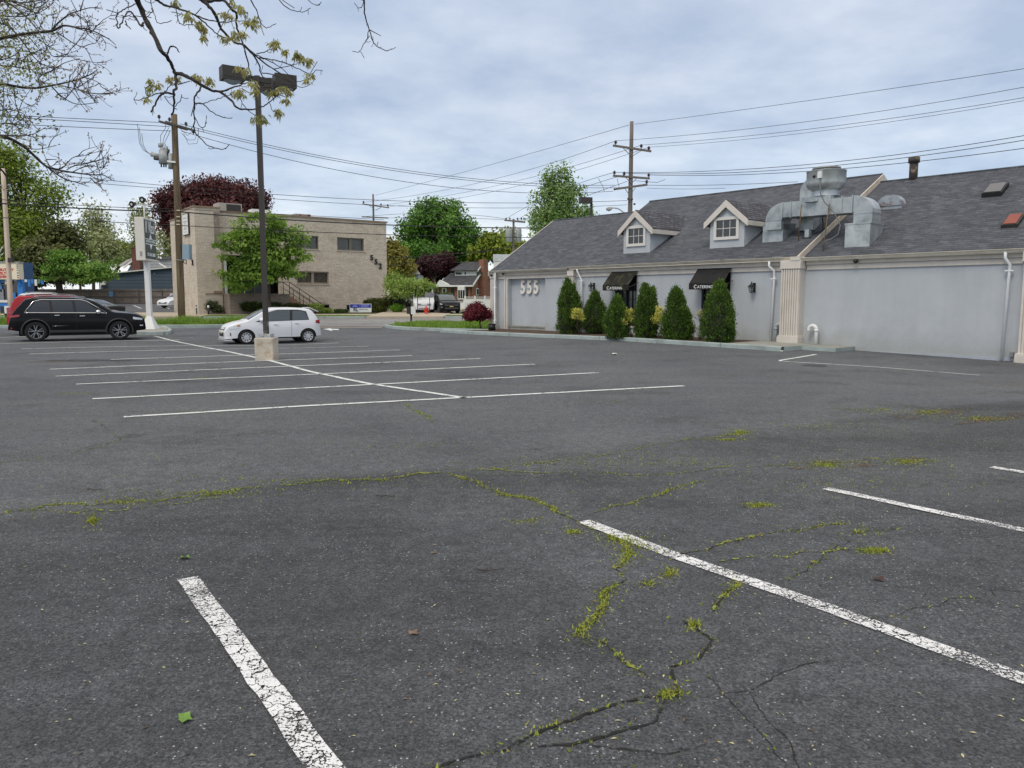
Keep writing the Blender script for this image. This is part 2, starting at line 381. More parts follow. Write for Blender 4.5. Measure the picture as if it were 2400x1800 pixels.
# one ground sheet out to the horizon
gx = np.r_[-900, -400, -200, np.arange(-120, 121, 8), 200, 400, 900]; gy = np.r_[-60, -20, 0, 10, 20, np.arange(26, 130, 3), 200, 400, 900]
MB().grid([[(x, y, gz(x, y) - .3) for x in gx] for y in gy]).build('ground', M_earth, kind='structure')
LOT_FAR = [gp(-900, 768), gp(0, 768), gp(420, 768), gp(820, 768), gp(985, 768), gp(1140, 772), gp(1500, 775)]
fx = [(-46, LOT_FAR[0][1] + .5), (-22, 43.2), (-14, 43), (-6.5, 42.2), (0, 42.5), (12, 42.5), (30, 42.5), (48, 42.5)]
sheet('parking_lot', [(-46, -8), (48, -8)], fx, M_lot, nx=240, ny=140)
sheet('road', [(-110, 40), (-22, 43), (-14, 42.8), (-6.5, 42), (0, 42.3), (12, 42.3), (90, 42)], [(-110, 54.2), (90, 54.2)], M_road, nx=160, ny=16, off=.006)
sheet('far_sidewalk', [(-110, 54.2), (90, 54.2)], [(-110, 59.5), (90, 59.5)], M_turf, nx=100, ny=6, off=.11, skirt=.25, side_m=M_conc)
sheet('sidewalk', [(-110, 56.2), (90, 56.2)], [(-110, 57.8), (90, 57.8)], M_walk, nx=100, ny=3, off=.13)
sheet('driveway', [(-34, 54.0), (-21.8, 54.0)], [(-34, 59.8), (-22.6, 59.8)], M_walk, nx=12, ny=8, off=.145, skirt=.22)
sheet('side_parking_lot', [(-110, 59.2), (-24.5, 59.2)], [(-110, 90), (-36, 90)], M_lot2, nx=80, ny=30, off=.10)
sheet('driveway', [(-10.2, 53.9), (-4.8, 53.9)], [(-9.8, 82), (-4, 82)], M_walk, nx=8, ny=12, off=.15, skirt=.22)

M_paint = mat('worn_white_paint', S(226, 226, 226), .75, .04, 6)
def worn(m, amount, scale=45):
    t, n_, l_, p = nodes_of(m); o = [x for x in t.nodes if x.type == 'OUTPUT_MATERIAL'][0]; tcn = [x for x in t.nodes if x.type == 'TEX_COORD'][0]
    a = n_('ShaderNodeTexNoise'); a.inputs['Scale'].default_value = scale; a.inputs['Detail'].default_value = 5; a.inputs['Roughness'].default_value = .75; l_(tcn.outputs['Object'], a.inputs['Vector'])
    b = n_('ShaderNodeTexNoise'); b.inputs['Scale'].default_value = 2.2; b.inputs['Detail'].default_value = 4; l_(tcn.outputs['Object'], b.inputs['Vector'])
    s_ = node_math(t, 'MULTIPLY_ADD', b.outputs[0], .5, a.outputs[0]); c = node_math(t, 'LESS_THAN', s_, amount)
    tr = n_('ShaderNodeBsdfTransparent'); ms = n_('ShaderNodeMixShader'); l_(c, ms.inputs[0]); l_(p.outputs[0], ms.inputs[1]); l_(tr.outputs[0], ms.inputs[2]); l_(ms.outputs[0], o.inputs[0])
worn(M_paint, .705, 90)
def crackle(m, sc, wd):
    t, n_, l_, p = nodes_of(m); o = [x for x in t.nodes if x.type == 'OUTPUT_MATERIAL'][0]; tcn = [x for x in t.nodes if x.type == 'TEX_COORD'][0]; src = o.inputs[0].links[0].from_socket
    wn = n_('ShaderNodeTexNoise'); wn.inputs['Scale'].default_value = sc * 1.5; wn.inputs['Detail'].default_value = 4; l_(tcn.outputs['Object'], wn.inputs['Vector'])
    va = n_('ShaderNodeVectorMath'); va.operation = 'MULTIPLY_ADD'; l_(wn.outputs['Color'], va.inputs[0]); va.inputs[1].default_value = (.09, .09, .09); l_(tcn.outputs['Object'], va.inputs[2])
    vo = n_('ShaderNodeTexVoronoi'); vo.feature = 'DISTANCE_TO_EDGE'; vo.inputs['Scale'].default_value = sc; l_(va.outputs[0], vo.inputs['Vector'])
    c = node_math(t, 'LESS_THAN', vo.outputs['Distance'], wd); tr = n_('ShaderNodeBsdfTransparent'); ms = n_('ShaderNodeMixShader'); l_(c, ms.inputs[0]); l_(src, ms.inputs[1]); l_(tr.outputs[0], ms.inputs[2]); l_(ms.outputs[0], o.inputs[0])
crackle(M_paint, 13, .035)
M_paint_far = mat('white_line_paint', S(214, 216, 214), .75, .08, 6); worn(M_paint_far, .645, 10)
M_bluepaint = mat('faded_blue_paint', S(110, 140, 175), .8, .1, 6); worn(M_bluepaint, .80, 9)
OFF = .008
def line(px, m=M_paint_far, w=.125, jit=.006, name='parking_line'):
    return strip(name, [gp(*p) for p in px], w, m, OFF, jit=jit, seg=.12 if m is M_paint else .35)
line([(440, 1357), (600, 1577), (763, 1800), (900, 1990)], M_paint, .112, .0035)
line([(1368, 1223), (1470, 1262), (1565, 1298), (1900, 1413), (2400, 1594), (2700, 1702)], M_paint, .112, .002)
line([(1935, 1146), (2150, 1192), (2400, 1244), (2700, 1306)], M_paint, .105, .002)
line([(2323, 1096), (2400, 1108), (2650, 1147)], M_paint, .105, .002)
line([(362, 788), (450, 808), (560, 830), (634, 846), (730, 872), (860, 899), (1000, 920), (1090, 933)], w=.12)
for a, b, c in (((290, 978), (700, 953), (1603, 905)), ((217, 935.6), (640, 914), (1403, 874)), ((178, 901), (640, 882), (1255, 854)), ((130, 882.5), (600, 862), (1126, 840.7)),
                ((117, 866), (560, 848), (966, 834)), ((260, 843), (600, 832), (937, 820.6)), ((68, 830), (480, 819), (864, 812)), ((51, 818), (420, 811), (795, 804)), ((-40, 807), (200, 801), (420, 797)), ((-60, 794), (30, 790), (60, 789))):
    line([a, b, c])
line([(1913, 831), (1821, 846), (1835, 847.5), (2060, 861), (2296, 880)], w=.1)
for a, b in (((405, 788), (500, 776)), ((440, 793), (525, 781)), ((395, 778), (470, 770))):
    line([a, b], M_bluepaint, .14)
# white direction arrow at the lot entrance
q = [gp(*p) for p in ((757, 772), (776, 769.6), (776, 771.2), (794, 771.6), (794, 774), (778, 774), (779, 776.2))]
MB().add([(p[0], p[1], gz(p[0], p[1]) + .014) for p in q], [tuple(range(7))]).build('arrow_marking', M_paint_far, kind='structure')
# far lot bay lines
for a, b in (((313, 718), (332, 726)), ((380, 719), (397, 727)), ((276, 723), (302, 724))):
    line([a, b], M_paint_far if a[0] != 276 else M_bluepaint, .16).location.z = .115
# concrete gutter line across the entrance
strip('road_gutter', [gp(735, 767.5), gp(830, 768.5), gp(895, 768.5)], .35, M_walk, .018)

# cracks and moss
D = 2400 / 2212.0
CR = {  # polylines in displayed picture units
 'a': [(960, 1022), (1010, 1038), (1080, 1068), (1160, 1082), (1200, 1110), (1260, 1130), (1330, 1160), (1400, 1185), (1460, 1198)],
 'b': [(1270, 1112), (1300, 1098), (1380, 1085), (1470, 1052), (1530, 1040)],
 'c': [(1460, 1198), (1500, 1185), (1560, 1176), (1640, 1158), (1750, 1140), (1830, 1132)],
 'd': [(1360, 1183), (1345, 1210), (1350, 1250), (1310, 1285), (1285, 1310), (1270, 1350), (1245, 1375)],
 'e': [(1245, 1375), (1300, 1388), (1350, 1435), (1400, 1462)],
 'f': [(1590, 1240), (1560, 1290), (1540, 1320)],
 'g': [(1490, 1340), (1525, 1380), (1515, 1420), (1460, 1445), (1445, 1500), (1350, 1530), (1240, 1550), (1100, 1610), (960, 1655), (900, 1680)],
 'h': [(1445, 1500), (1420, 1560), (1330, 1590), (1240, 1605), (1160, 1615)],
 'i': [(-20, 1115), (100, 1092), (280, 1085), (460, 1068), (640, 1045), (800, 1035), (960, 1020)],
 'j': [(-20, 1100), (160, 1108), (330, 1098), (480, 1075)],
 'k': [(1540, 1140 + 75), (1640, 1200), (1780, 1192), (1900, 1190)],
 'l': [(1600, 1500), (1650, 1560), (1700, 1600), (1740, 1700)],
 'm': [(1790, 1420), (1700, 1460), (1620, 1490), (1540, 1500)],
 'n': [(1850, 1330), (1950, 1325), (2060, 1300), (2212, 1280)],
 'o': [(870, 872), (905, 890), (940, 912)],
 'p': [(200, 905), (250, 945), (440, 945), (700, 930), (940, 908)],
 'q': [(0, 1000), (120, 985), (220, 965), (260, 946)],
 'r': [(1480, 950), (1300, 985), (1150, 1000), (1000, 1020)],
 's': [(1620, 932), (1540, 945), (1480, 950)],
 't': [(1700, 1260), (1850, 1150), (1950, 1140)],
 'u': [(1500, 1450), (1560, 1480), (1620, 1560), (1700, 1660)],
 'v': [(1800, 880), (1900, 892), (2050, 900), (2212, 905)],
 'w': [(1060, 1008), (1130, 1024), (1260, 1020), (1400, 1028), (1560, 1010), (1700, 1004), (1900, 990), (2040, 996)],
 'x': [(1240, 1605), (1300, 1625), (1420, 1640), (1560, 1600)],
}
def cpts(k, jit=0.02):
    o_ = []
    pts = [gp(x * D, y * D) for x, y in CR[k]]
    for a, b in zip(pts[:-1], pts[1:]):
        d = np.linalg.norm(b - a); n = max(1, int(d / .12))
        for i in range(n):
            p = a + (b - a) * i / n; s = min(jit * 1.6, d * .1); o_.append(p + V3((rnd.gauss(0, s), rnd.gauss(0, s), 0)))
    return o_ + [pts[-1]]
M_crack = mat('crack_dirt', (.014, .013, .012), .95, .3, 20); worn(M_crack, .67, 34)
CP = {k: cpts(k) for k in CR}
for k in CR:
    strip('pavement_crack', CP[k], .022 if k in 'gh' else .012 if k in 'diaecf' else .007, M_crack, .004, seg=.03, taper=True, jit=.004)
# moss and grass growing along them: small leaf blades
def blades(name, pts, label, cat, m, hmin=.012, hmax=.04, wd=.006, spread=.04, kind='stuff'):
    v = []; f = []; ti = []
    r = np.random.RandomState(5)
    for (x, y) in pts:
        x += r.normal(0, spread); y += r.normal(0, spread); z = gz(x, y) + .002; a = r.uniform(0, 2 * pi); hh = r.uniform(hmin, hmax); w = wd * r.uniform(.6, 1.5); l = r.normal(0, hh * .8, 2)
        b = len(v); v += [(x - cos(a) * w, y - sin(a) * w, z), (x + cos(a) * w, y + sin(a) * w, z), (x + l[0], y + l[1], z + hh)]; f.append((b, b + 1, b + 2)); q_ = r.rand(); ti += [q_] * 3
    o = obj(name, arr_mesh(name, v, f, ti), m, kind=kind); return tag(o, label, cat)
M_moss = mat('moss_green', (0, 0, 0), .95, tint=[S(92, 104, 38), S(134, 148, 50), S(172, 182, 74), S(150, 136, 88)], transl=.25)
M_mossbed = mat('moss_bed', S(98, 104, 44), .95, .3, 30, base2=S(152, 158, 70)); worn(M_mossbed, .80, 26)
for k_ in 'iadbcjorswekf':
    strip('moss_bed', CP[k_], .075 if k_ in 'iad' else .035, M_mossbed, .0055, kind='stuff', seg=.04, taper=True, jit=.006)
DENS = dict(a=60, b=30, c=26, d=110, e=26, f=50, g=16, h=7, i=34, j=8, k=16, o=34, p=3, q=8, r=7, s=22, t=8, w=12, v=12, l=0, m=0, n=3, u=2, x=2)
mp_ = []
for k, dn in DENS.items():
    pl = CP[k]; patch = rnd.random() * 9
    for i, p in enumerate(pl[:-1]):
        dpt = p[1]; wv = .5 + .5 * sin(i * .9 + patch) * sin(i * .37 + 2 * patch); wv = max(0, wv * 1.4 - .08)
        for _ in range(int(dn * 1.25 * wv * (1.3 if dpt < 8 else 1))):
            t = rnd.random(); q = p + (pl[i + 1] - p) * t; sg = .010 if rnd.random() < .72 else (.16 if k in 'ijprw' else .05); mp_.append((q[0] + rnd.gauss(0, sg), q[1] + rnd.gauss(0, sg)))
blobs = [(1600, 935, 24, 5, 260), (1570, 950, 28, 3, 150), (1638, 1092, 20, 3, 200), (1892, 1190, 20, 4, 300), (1785, 1005, 34, 5, 260), (1960, 998, 50, 6, 240), (2010, 890, 60, 6, 320), (2120, 905, 80, 5, 260), (1900, 885, 60, 6, 120),
         (200, 1125, 9, 9, 160), (440, 817, 40, 2, 120), (160, 850, 60, 3, 90), (1350, 1168, 36, 10, 240), (1240, 1150, 22, 5, 80), (1445, 1240, 14, 10, 100), (1400, 1262, 18, 6, 50), (1500, 1350, 10, 6, 80), (1860, 1150, 34, 8, 50), (1180, 1000, 260, 14, 180), (640, 1040, 200, 10, 160), (460, 1065, 120, 8, 240),
         (1450, 1000, 300, 25, 260), (1750, 920, 200, 12, 160), (900, 960, 300, 20, 120), (400, 890, 250, 12, 130), (1445, 1500, 18, 6, 120), (1140, 1125, 40, 5, 50), (1300, 870, 200, 8, 80), (1800, 1050, 300, 30, 160), (260, 1085, 60, 8, 120)]
for bx, by, sx_, sy_, n in blobs:
    for _ in range(int(n * 1.8)):
        kx_ = rnd.choice((.25, .6, 1.1)); q = gp((bx + rnd.gauss(0, sx_ * kx_)) * D, (by + rnd.gauss(0, sy_ * kx_)) * D); mp_.append((q[0], q[1]))
blades('moss', mp_, 'yellow-green moss and grass growing in the pavement cracks of the empty lot', 'moss', M_moss, .004, .017, .0055, .008)
def patch_(name, px, rx, ry, m_, off, seed, rot=0.0):
    r = random.Random(seed); c = gp(*px); v = [(c[0], c[1], gz(c[0], c[1]) + off)]; n = 28
    for i in range(n):
        a = 2 * pi * i / n; k = .7 + .45 * r.random(); x, y = cos(a) * rx * k, sin(a) * ry * k; x, y = x * cos(rot) - y * sin(rot), x * sin(rot) + y * cos(rot); v.append((c[0] + x, c[1] + y, gz(c[0] + x, c[1] + y) + off))
    return MB().add(v, [(0, i + 1, (i + 1) % n + 1) for i in range(n)]).build(name, m_, kind='structure')
M_dirt = mat('brown_dirt_film', S(84, 66, 54), .95, .3, 9, .4, 40, base2=S(108, 92, 74)); worn(M_dirt, .80, 14)
M_tar = mat('dark_damp_hollow', S(58, 57, 58), .8, .2, 9, .4, 50); worn(M_tar, .70, 20)
M_tan_ = mat('reddish_dirt_film', S(122, 100, 86), .95, .2, 6); worn(M_tan_, .86, 10)
patch_('dirt_patch', (2190, 968), 1.0, .28, M_dirt, .004, 1, .5); patch_('dirt_patch', (2350, 978), 1.1, .22, M_dirt, .004, 2, .5); patch_('dirt_patch', (2370, 900), 1.3, .8, M_tan_, .004, 3, .5)
patch_('dirt_patch', (2085, 1082), .55, .14, M_dirt, .004, 4, .4); patch_('dirt_patch', (1890, 1090), .45, .12, M_dirt, .004, 5, .4); patch_('dirt_patch', (205, 845), 1.3, .35, M_tar, .004, 6); patch_('dirt_patch', (110, 848), 1.1, .25, M_dirt, .004, 7)

# scattered twigs, leaves and crumbs on the asphalt
M_leaf = mat('fresh_fallen_leaf', S(120, 158, 70), .7, .15, 20, transl=.2)
M_dry = mat('dry_fallen_leaf', S(124, 104, 84), .8, .2, 20)
M_paper = mat('white_scrap_paper', S(222, 222, 216), .8, .04, 10)
def flake(name, px, size, m, label, cat, seed, n=9, group=None):
    r = random.Random(seed); p = gp(*px); mb = MB(); top = []
    for i in range(n):
        a = 2 * pi * i / n; k = size * (.55 + .6 * r.random()) * (1 if i % 2 else .75); top.append((cos(a) * k * 1.25, sin(a) * k, .006 + r.random() * size * .5))
    mb.add([(0, 0, .012)] + top, [(0, i + 1, (i + 1) % n + 1) for i in range(n)])
    o = mb.build(name, m); o.location = (p[0], p[1], p[2]); o.rotation_euler = (0, 0, r.random() * 6); return tag(o, label, cat, group)
flake('fallen_leaf', (434, 1310), .035, M_leaf, 'crumpled green leaf on asphalt just beyond the tip of the nearest white line', 'leaf', 1)
flake('fallen_leaf', (433, 1689), .032, M_leaf, 'small green leaf on asphalt left of the nearest white line', 'leaf', 2)
flake('fallen_leaf', (1015, 1298), .018, M_dry, 'flat tan dead leaf on dark asphalt between the two nearest lines', 'leaf', 3)
flake('fallen_leaf', (970, 1487), .026, M_dry, 'clump of brown leaf litter in a shallow pit right of the nearest line', 'leaf', 4, 13)
flake('fallen_leaf', (2060, 1361), .03, mat('red_brown_leaf', S(72, 50, 44), .8, .3, 30), 'dark reddish brown leaf clump beyond the long diagonal line', 'leaf', 5, 13)
flake('paper_scrap', (1440, 832), .12, M_paper, 'white scrap of paper lying on asphalt in front of the evergreens', 'litter', 6)
flake('paper_scrap', (1834, 824), .09, M_paper, 'white scrap beside the kerb end near the big column', 'litter', 7)
flake('dead_leaf', (1170, 890), .06, M_black, 'dark leaf on asphalt above the second long stall line', 'leaf', 8)
r_ = np.random.RandomState(11); v = []; f = []; ti = []
for i in range(280):
    u = r_.uniform(0, 2400); w_ = 950 + 850 * r_.rand() ** .8; p = gp(u, w_); a = r_.uniform(0, 2 * pi); l = r_.uniform(.006, .016); b = len(v)
    v += [(p[0] + cos(a) * l, p[1] + sin(a) * l, p[2] + .004), (p[0] - sin(a) * l * .35, p[1] + cos(a) * l * .35, p[2] + .007), (p[0] - cos(a) * l, p[1] - sin(a) * l, p[2] + .004), (p[0] + sin(a) * l * .35, p[1] - cos(a) * l * .35, p[2] + .006)]
    f.append((b, b + 1, b + 2, b + 3)); ti += [r_.rand()] * 4
tag(obj('catkin_litter', arr_mesh('litter', v, f, ti), mat('litter_tint', (0, 0, 0), .9, tint=[S(176, 170, 120), S(200, 196, 150), S(120, 100, 80), S(60, 56, 52)]), kind='stuff'), 'tiny pale seed husks and catkin bits strewn over the asphalt', 'litter')
for i, (px, label) in enumerate((((1150, 1340), 'short curved twig on asphalt left of the mossy crack'), ((905, 1165), 'thin forked twig lying near the edge of the dark overlay'), ((225, 1150), 'long thin twig on the mossy edge at the far left of the lot'))):
    p = gp(*px); pts = [p + V3((j * .04 - .08, rnd.gauss(0, .012), .012)) for j in range(5)]
    mb = MB().tube([q - p for q in pts], [.004, .004, .003, .003, .002], 5); o = mb.build('twig', M_bark); o.location = tuple(p); tag(o, label, 'twig')
# round drain cover near the wall
p = gp(1908, 857); o = MB().lathe([(0, .012), (.28, .012), (.3, .006), (.3, .0)], n=28).build('manhole_cover', mat('cast_iron', S(58, 58, 60), .7, .2, 20, .5, 60)); o.location = (p[0], p[1], p[2]); tag(o, 'round cast iron drain cover set in asphalt beside the painted corner line', 'drain cover')

# ------------------------------------------------------------------ the grey restaurant building
def brick_mat(name, mode, c1, c2, mortar, bw, bh, msz=.01, rough=.9, bump=.5, dist=.01, stain=None, samt=.4, offset=.5, slope=1.0, var=.2, bias=0.0):
    m = mat(name, c1, rough, .1, 2); t, n_, l_, p = nodes_of(m)
    tcn = [x for x in t.nodes if x.type == 'TEX_COORD'][0]; sp = n_('ShaderNodeSeparateXYZ'); l_(tcn.outputs['Object'], sp.inputs[0])
    cb = n_('ShaderNodeCombineXYZ')
    if mode == 'roofx': l_(sp.outputs[0], cb.inputs[0]); l_(node_math(t, 'MULTIPLY', sp.outputs[1], slope), cb.inputs[1])
    elif mode == 'roofy': l_(sp.outputs[1], cb.inputs[0]); l_(node_math(t, 'MULTIPLY', sp.outputs[2], slope), cb.inputs[1])
    else: l_(node_math(t, 'ADD', sp.outputs[0], sp.outputs[1]), cb.inputs[0]); l_(sp.outputs[2], cb.inputs[1])
    wob = n_('ShaderNodeTexNoise'); wob.inputs['Scale'].default_value = 2.5; l_(tcn.outputs['Object'], wob.inputs['Vector'])
    vm = n_('ShaderNodeVectorMath'); vm.operation = 'MULTIPLY_ADD'; l_(wob.outputs['Color'], vm.inputs[0]); vm.inputs[1].default_value = (bw * .1, bh * .14, 0); l_(cb.outputs[0], vm.inputs[2])
    br = n_('ShaderNodeTexBrick'); l_(vm.outputs[0], br.inputs['Vector']); br.offset = offset
    br.inputs['Scale'].default_value = 1; br.inputs['Brick Width'].default_value = bw; br.inputs['Row Height'].default_value = bh; br.inputs['Mortar Size'].default_value = msz; br.inputs['Mortar Smooth'].default_value = .3; br.inputs['Bias'].default_value = bias
    br.inputs['Color1'].default_value = (*c1, 1); br.inputs['Color2'].default_value = (*c2, 1); br.inputs['Mortar'].default_value = (*mortar, 1)
    nz = n_('ShaderNodeTexNoise'); nz.inputs['Scale'].default_value = .7; nz.inputs['Detail'].default_value = 6; nz.inputs['Roughness'].default_value = .7; l_(tcn.outputs['Object'], nz.inputs['Vector'])
    rr_ = n_('ShaderNodeValToRGB'); l_(nz.outputs[0], rr_.inputs[0]); rr_.color_ramp.elements[0].position = .3; rr_.color_ramp.elements[1].position = .7
    rr_.color_ramp.elements[0].color = (1 - var, 1 - var, 1 - var, 1); rr_.color_ramp.elements[1].color = (1 + var, 1 + var, 1 + var, 1)
    mx = n_('ShaderNodeMix'); mx.data_type = 'RGBA'; mx.blend_type = 'MULTIPLY'; mx.inputs[0].default_value = 1; l_(br.outputs[0], mx.inputs[6]); l_(rr_.outputs[0], mx.inputs[7])
    col = mx.outputs[2]
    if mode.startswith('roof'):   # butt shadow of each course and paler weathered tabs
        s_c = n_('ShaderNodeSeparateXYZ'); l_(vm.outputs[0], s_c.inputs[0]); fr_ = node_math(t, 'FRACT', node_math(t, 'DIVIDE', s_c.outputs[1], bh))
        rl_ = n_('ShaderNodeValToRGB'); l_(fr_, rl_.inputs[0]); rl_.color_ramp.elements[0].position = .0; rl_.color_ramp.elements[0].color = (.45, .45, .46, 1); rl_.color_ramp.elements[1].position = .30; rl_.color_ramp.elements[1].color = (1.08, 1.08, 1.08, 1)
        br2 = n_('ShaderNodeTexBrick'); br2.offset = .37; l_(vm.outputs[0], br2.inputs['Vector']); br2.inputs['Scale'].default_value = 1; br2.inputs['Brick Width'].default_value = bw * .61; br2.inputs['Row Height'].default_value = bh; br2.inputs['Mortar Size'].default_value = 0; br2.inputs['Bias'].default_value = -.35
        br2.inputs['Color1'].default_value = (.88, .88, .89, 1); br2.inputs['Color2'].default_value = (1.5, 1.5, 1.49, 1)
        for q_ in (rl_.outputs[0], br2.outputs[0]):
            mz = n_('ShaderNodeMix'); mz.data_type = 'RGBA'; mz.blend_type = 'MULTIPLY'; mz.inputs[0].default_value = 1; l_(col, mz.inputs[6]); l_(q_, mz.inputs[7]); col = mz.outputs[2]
    n3 = n_('ShaderNodeTexNoise'); n3.inputs['Scale'].default_value = 12; n3.inputs['Detail'].default_value = 4; l_(tcn.outputs['Object'], n3.inputs['Vector'])
    r3 = n_('ShaderNodeValToRGB'); l_(n3.outputs[0], r3.inputs[0]); r3.color_ramp.elements[0].position = .3; r3.color_ramp.elements[1].position = .7; r3.color_ramp.elements[0].color = (.82, .82, .82, 1); r3.color_ramp.elements[1].color = (1.18, 1.18, 1.18, 1)
    mx2 = n_('ShaderNodeMix'); mx2.data_type = 'RGBA'; mx2.blend_type = 'MULTIPLY'; mx2.inputs[0].default_value = 1; l_(col, mx2.inputs[6]); l_(r3.outputs[0], mx2.inputs[7]); col = mx2.outputs[2]
    if stain:
        n4 = n_('ShaderNodeTexNoise'); n4.inputs['Scale'].default_value = .9; n4.inputs['Detail'].default_value = 5; l_(tcn.outputs['Object'], n4.inputs['Vector'])
        r4 = n_('ShaderNodeValToRGB'); l_(n4.outputs[0], r4.inputs[0]); r4.color_ramp.elements[0].position = .52; r4.color_ramp.elements[1].position = .75; r4.color_ramp.elements[1].color = (samt, samt, samt, 1)
        m4 = n_('ShaderNodeMix'); m4.data_type = 'RGBA'; l_(r4.outputs[0], m4.inputs[0]); l_(col, m4.inputs[6]); m4.inputs[7].default_value = (*stain, 1); col = m4.outputs[2]
    l_(col, p.inputs['Base Color'])
    bm = n_('ShaderNodeBump'); bm.invert = True; bm.inputs['Strength'].default_value = bump; bm.inputs['Distance'].default_value = dist; l_(br.outputs['Fac'], bm.inputs['Height']); l_(bm.outputs[0], p.inputs['Normal'])
    return m
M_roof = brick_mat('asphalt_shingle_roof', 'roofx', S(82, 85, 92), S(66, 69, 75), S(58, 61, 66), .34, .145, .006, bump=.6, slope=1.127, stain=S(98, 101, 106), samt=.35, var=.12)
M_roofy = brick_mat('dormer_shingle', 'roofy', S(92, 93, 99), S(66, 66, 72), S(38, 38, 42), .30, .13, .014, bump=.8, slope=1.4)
M_stucco = mat('grey_blue_stucco', S(182, 187, 192), .92, .035, .8, .35, 45, stain=S(158, 164, 170), sscale=.7, samt=.28)
def grime(m, zlo, zhi, colr, sc=1.2, xr=None):
    """dirt splashed up the foot of the wall, with an uneven upper edge (real staining)"""
    t, n_, l_, p = nodes_of(m); tcn = [x for x in t.nodes if x.type == 'TEX_COORD'][0]; sp = n_('ShaderNodeSeparateXYZ'); l_(tcn.outputs['Object'], sp.inputs[0])
    a = n_('ShaderNodeTexNoise'); a.inputs['Scale'].default_value = sc; a.inputs['Detail'].default_value = 6; a.inputs['Roughness'].default_value = .7; l_(tcn.outputs['Object'], a.inputs['Vector'])
    s_ = node_math(t, 'MULTIPLY_ADD', a.outputs[0], -1.4, sp.outputs[2]); s_ = node_math(t, 'ADD', s_, .7)
    mr = n_('ShaderNodeMapRange'); l_(s_, mr.inputs[0]); mr.inputs[1].default_value = zlo; mr.inputs[2].default_value = zhi; mr.inputs[3].default_value = .4; mr.inputs[4].default_value = 0
    mx = n_('ShaderNodeMix'); mx.data_type = 'RGBA'; l_(mr.outputs[0], mx.inputs[0]); l_(p.inputs['Base Color'].links[0].from_socket, mx.inputs[6]); mx.inputs[7].default_value = (*colr, 1); l_(mx.outputs[2], p.inputs['Base Color'])
def streaks(m, amt=.10):
    t, n_, l_, p = nodes_of(m); tcn = [x for x in t.nodes if x.type == 'TEX_COORD'][0]; mp = n_('ShaderNodeMapping'); mp.inputs['Scale'].default_value = (2.6, 2.6, .3); l_(tcn.outputs['Object'], mp.inputs[0])
    a = n_('ShaderNodeTexNoise'); a.inputs['Scale'].default_value = 1; a.inputs['Detail'].default_value = 6; a.inputs['Roughness'].default_value = .65; l_(mp.outputs[0], a.inputs['Vector'])
    r = n_('ShaderNodeValToRGB'); l_(a.outputs[0], r.inputs[0]); r.color_ramp.elements[0].position = .35; r.color_ramp.elements[0].color = (1 - amt, 1 - amt, 1 - amt * 1.1, 1); r.color_ramp.elements[1].position = .62; r.color_ramp.elements[1].color = (1.03, 1.03, 1.03, 1)
    mx = n_('ShaderNodeMix'); mx.data_type = 'RGBA'; mx.blend_type = 'MULTIPLY'; mx.inputs[0].default_value = 1; l_(p.inputs['Base Color'].links[0].from_socket, mx.inputs[6]); l_(r.outputs[0], mx.inputs[7]); l_(mx.outputs[2], p.inputs['Base Color'])
streaks(M_stucco, .035); streaks(M_trim, .07); streaks(M_galv, .12)
grime(M_stucco, .05, .75, S(142, 140, 126))
M_gutter = mat('old_cream_gutter', S(222, 214, 196), .5, .08, 2, stain=S(150, 138, 112), sscale=1.5, samt=.5)
M_pipe = mat('white_plastic_pipe', S(234, 236, 238), .45, .03, 3)
B0 = thing('restaurant', 'long single-storey grey stucco restaurant with steep dark shingle roof, two dormers and number 555', 'building', tuple(BO), -(pi / 2 - BANG))
TP = .52
mb = MB()
wb = -.3
def wallseg(x0, x1, z0, z1, y0=.25, y1=.5): mb.box((x0, y0, z0), (x1, y1, z1))
wallseg(-15.7, -14.71, wb, 2.95); wallseg(-14.71, -12.22, 2.62, 2.95); wallseg(-14.71, -12.22, wb, 2.62, .47, .6)
wallseg(-12.22, -8.1, wb, 2.95); wallseg(-8.1, -6.95, wb, .55); wallseg(-8.1, -6.95, 2.72, 2.95); wallseg(-6.95, -3.87, wb, 2.95)
wallseg(-3.87, -2.64, wb, .55); wallseg(-3.87, -2.64, 2.72, 2.95); wallseg(-2.64, 15, wb, 2.95)
# end walls and back
mb.prism([(-15.72, .25, wb), (-16.95, 5.52, wb), (-16.95, 5.52, 5.75), (-15.72, .25, 2.95)], (.25, 0, 0))
mb.prism([(-16.95, 5.52, wb), (-18.0, 10.8, wb), (-18.0, 10.8, 2.95), (-16.95, 5.52, 5.75)], (.25, 0, 0))
mb.box((-18, 10.8, wb), (-9, 11.05, 2.95)); mb.box((-11, 12.9, wb), (15, 13.1, 2.95)); mb.box((14.8, .5, wb), (15, 12.9, 2.95))
mb.build('wall', M_stucco, B0)
MB().box((-14.70, .30, wb), (-12.23, .47, .34)).box((-14.70, .27, .34), (-12.23, .47, .40)).build('ledge', M_conc, B0)
MB().box((1.9, .21, -.35), (6.55, .25, -.02)).box((1.9, .19, -.35), (6.55, .21, -.09)).build('footing', mat('grey_footing', S(168, 176, 186), .9, .08, 2, .3, 40, stain=S(120, 118, 112), sscale=2, samt=.6), B0)
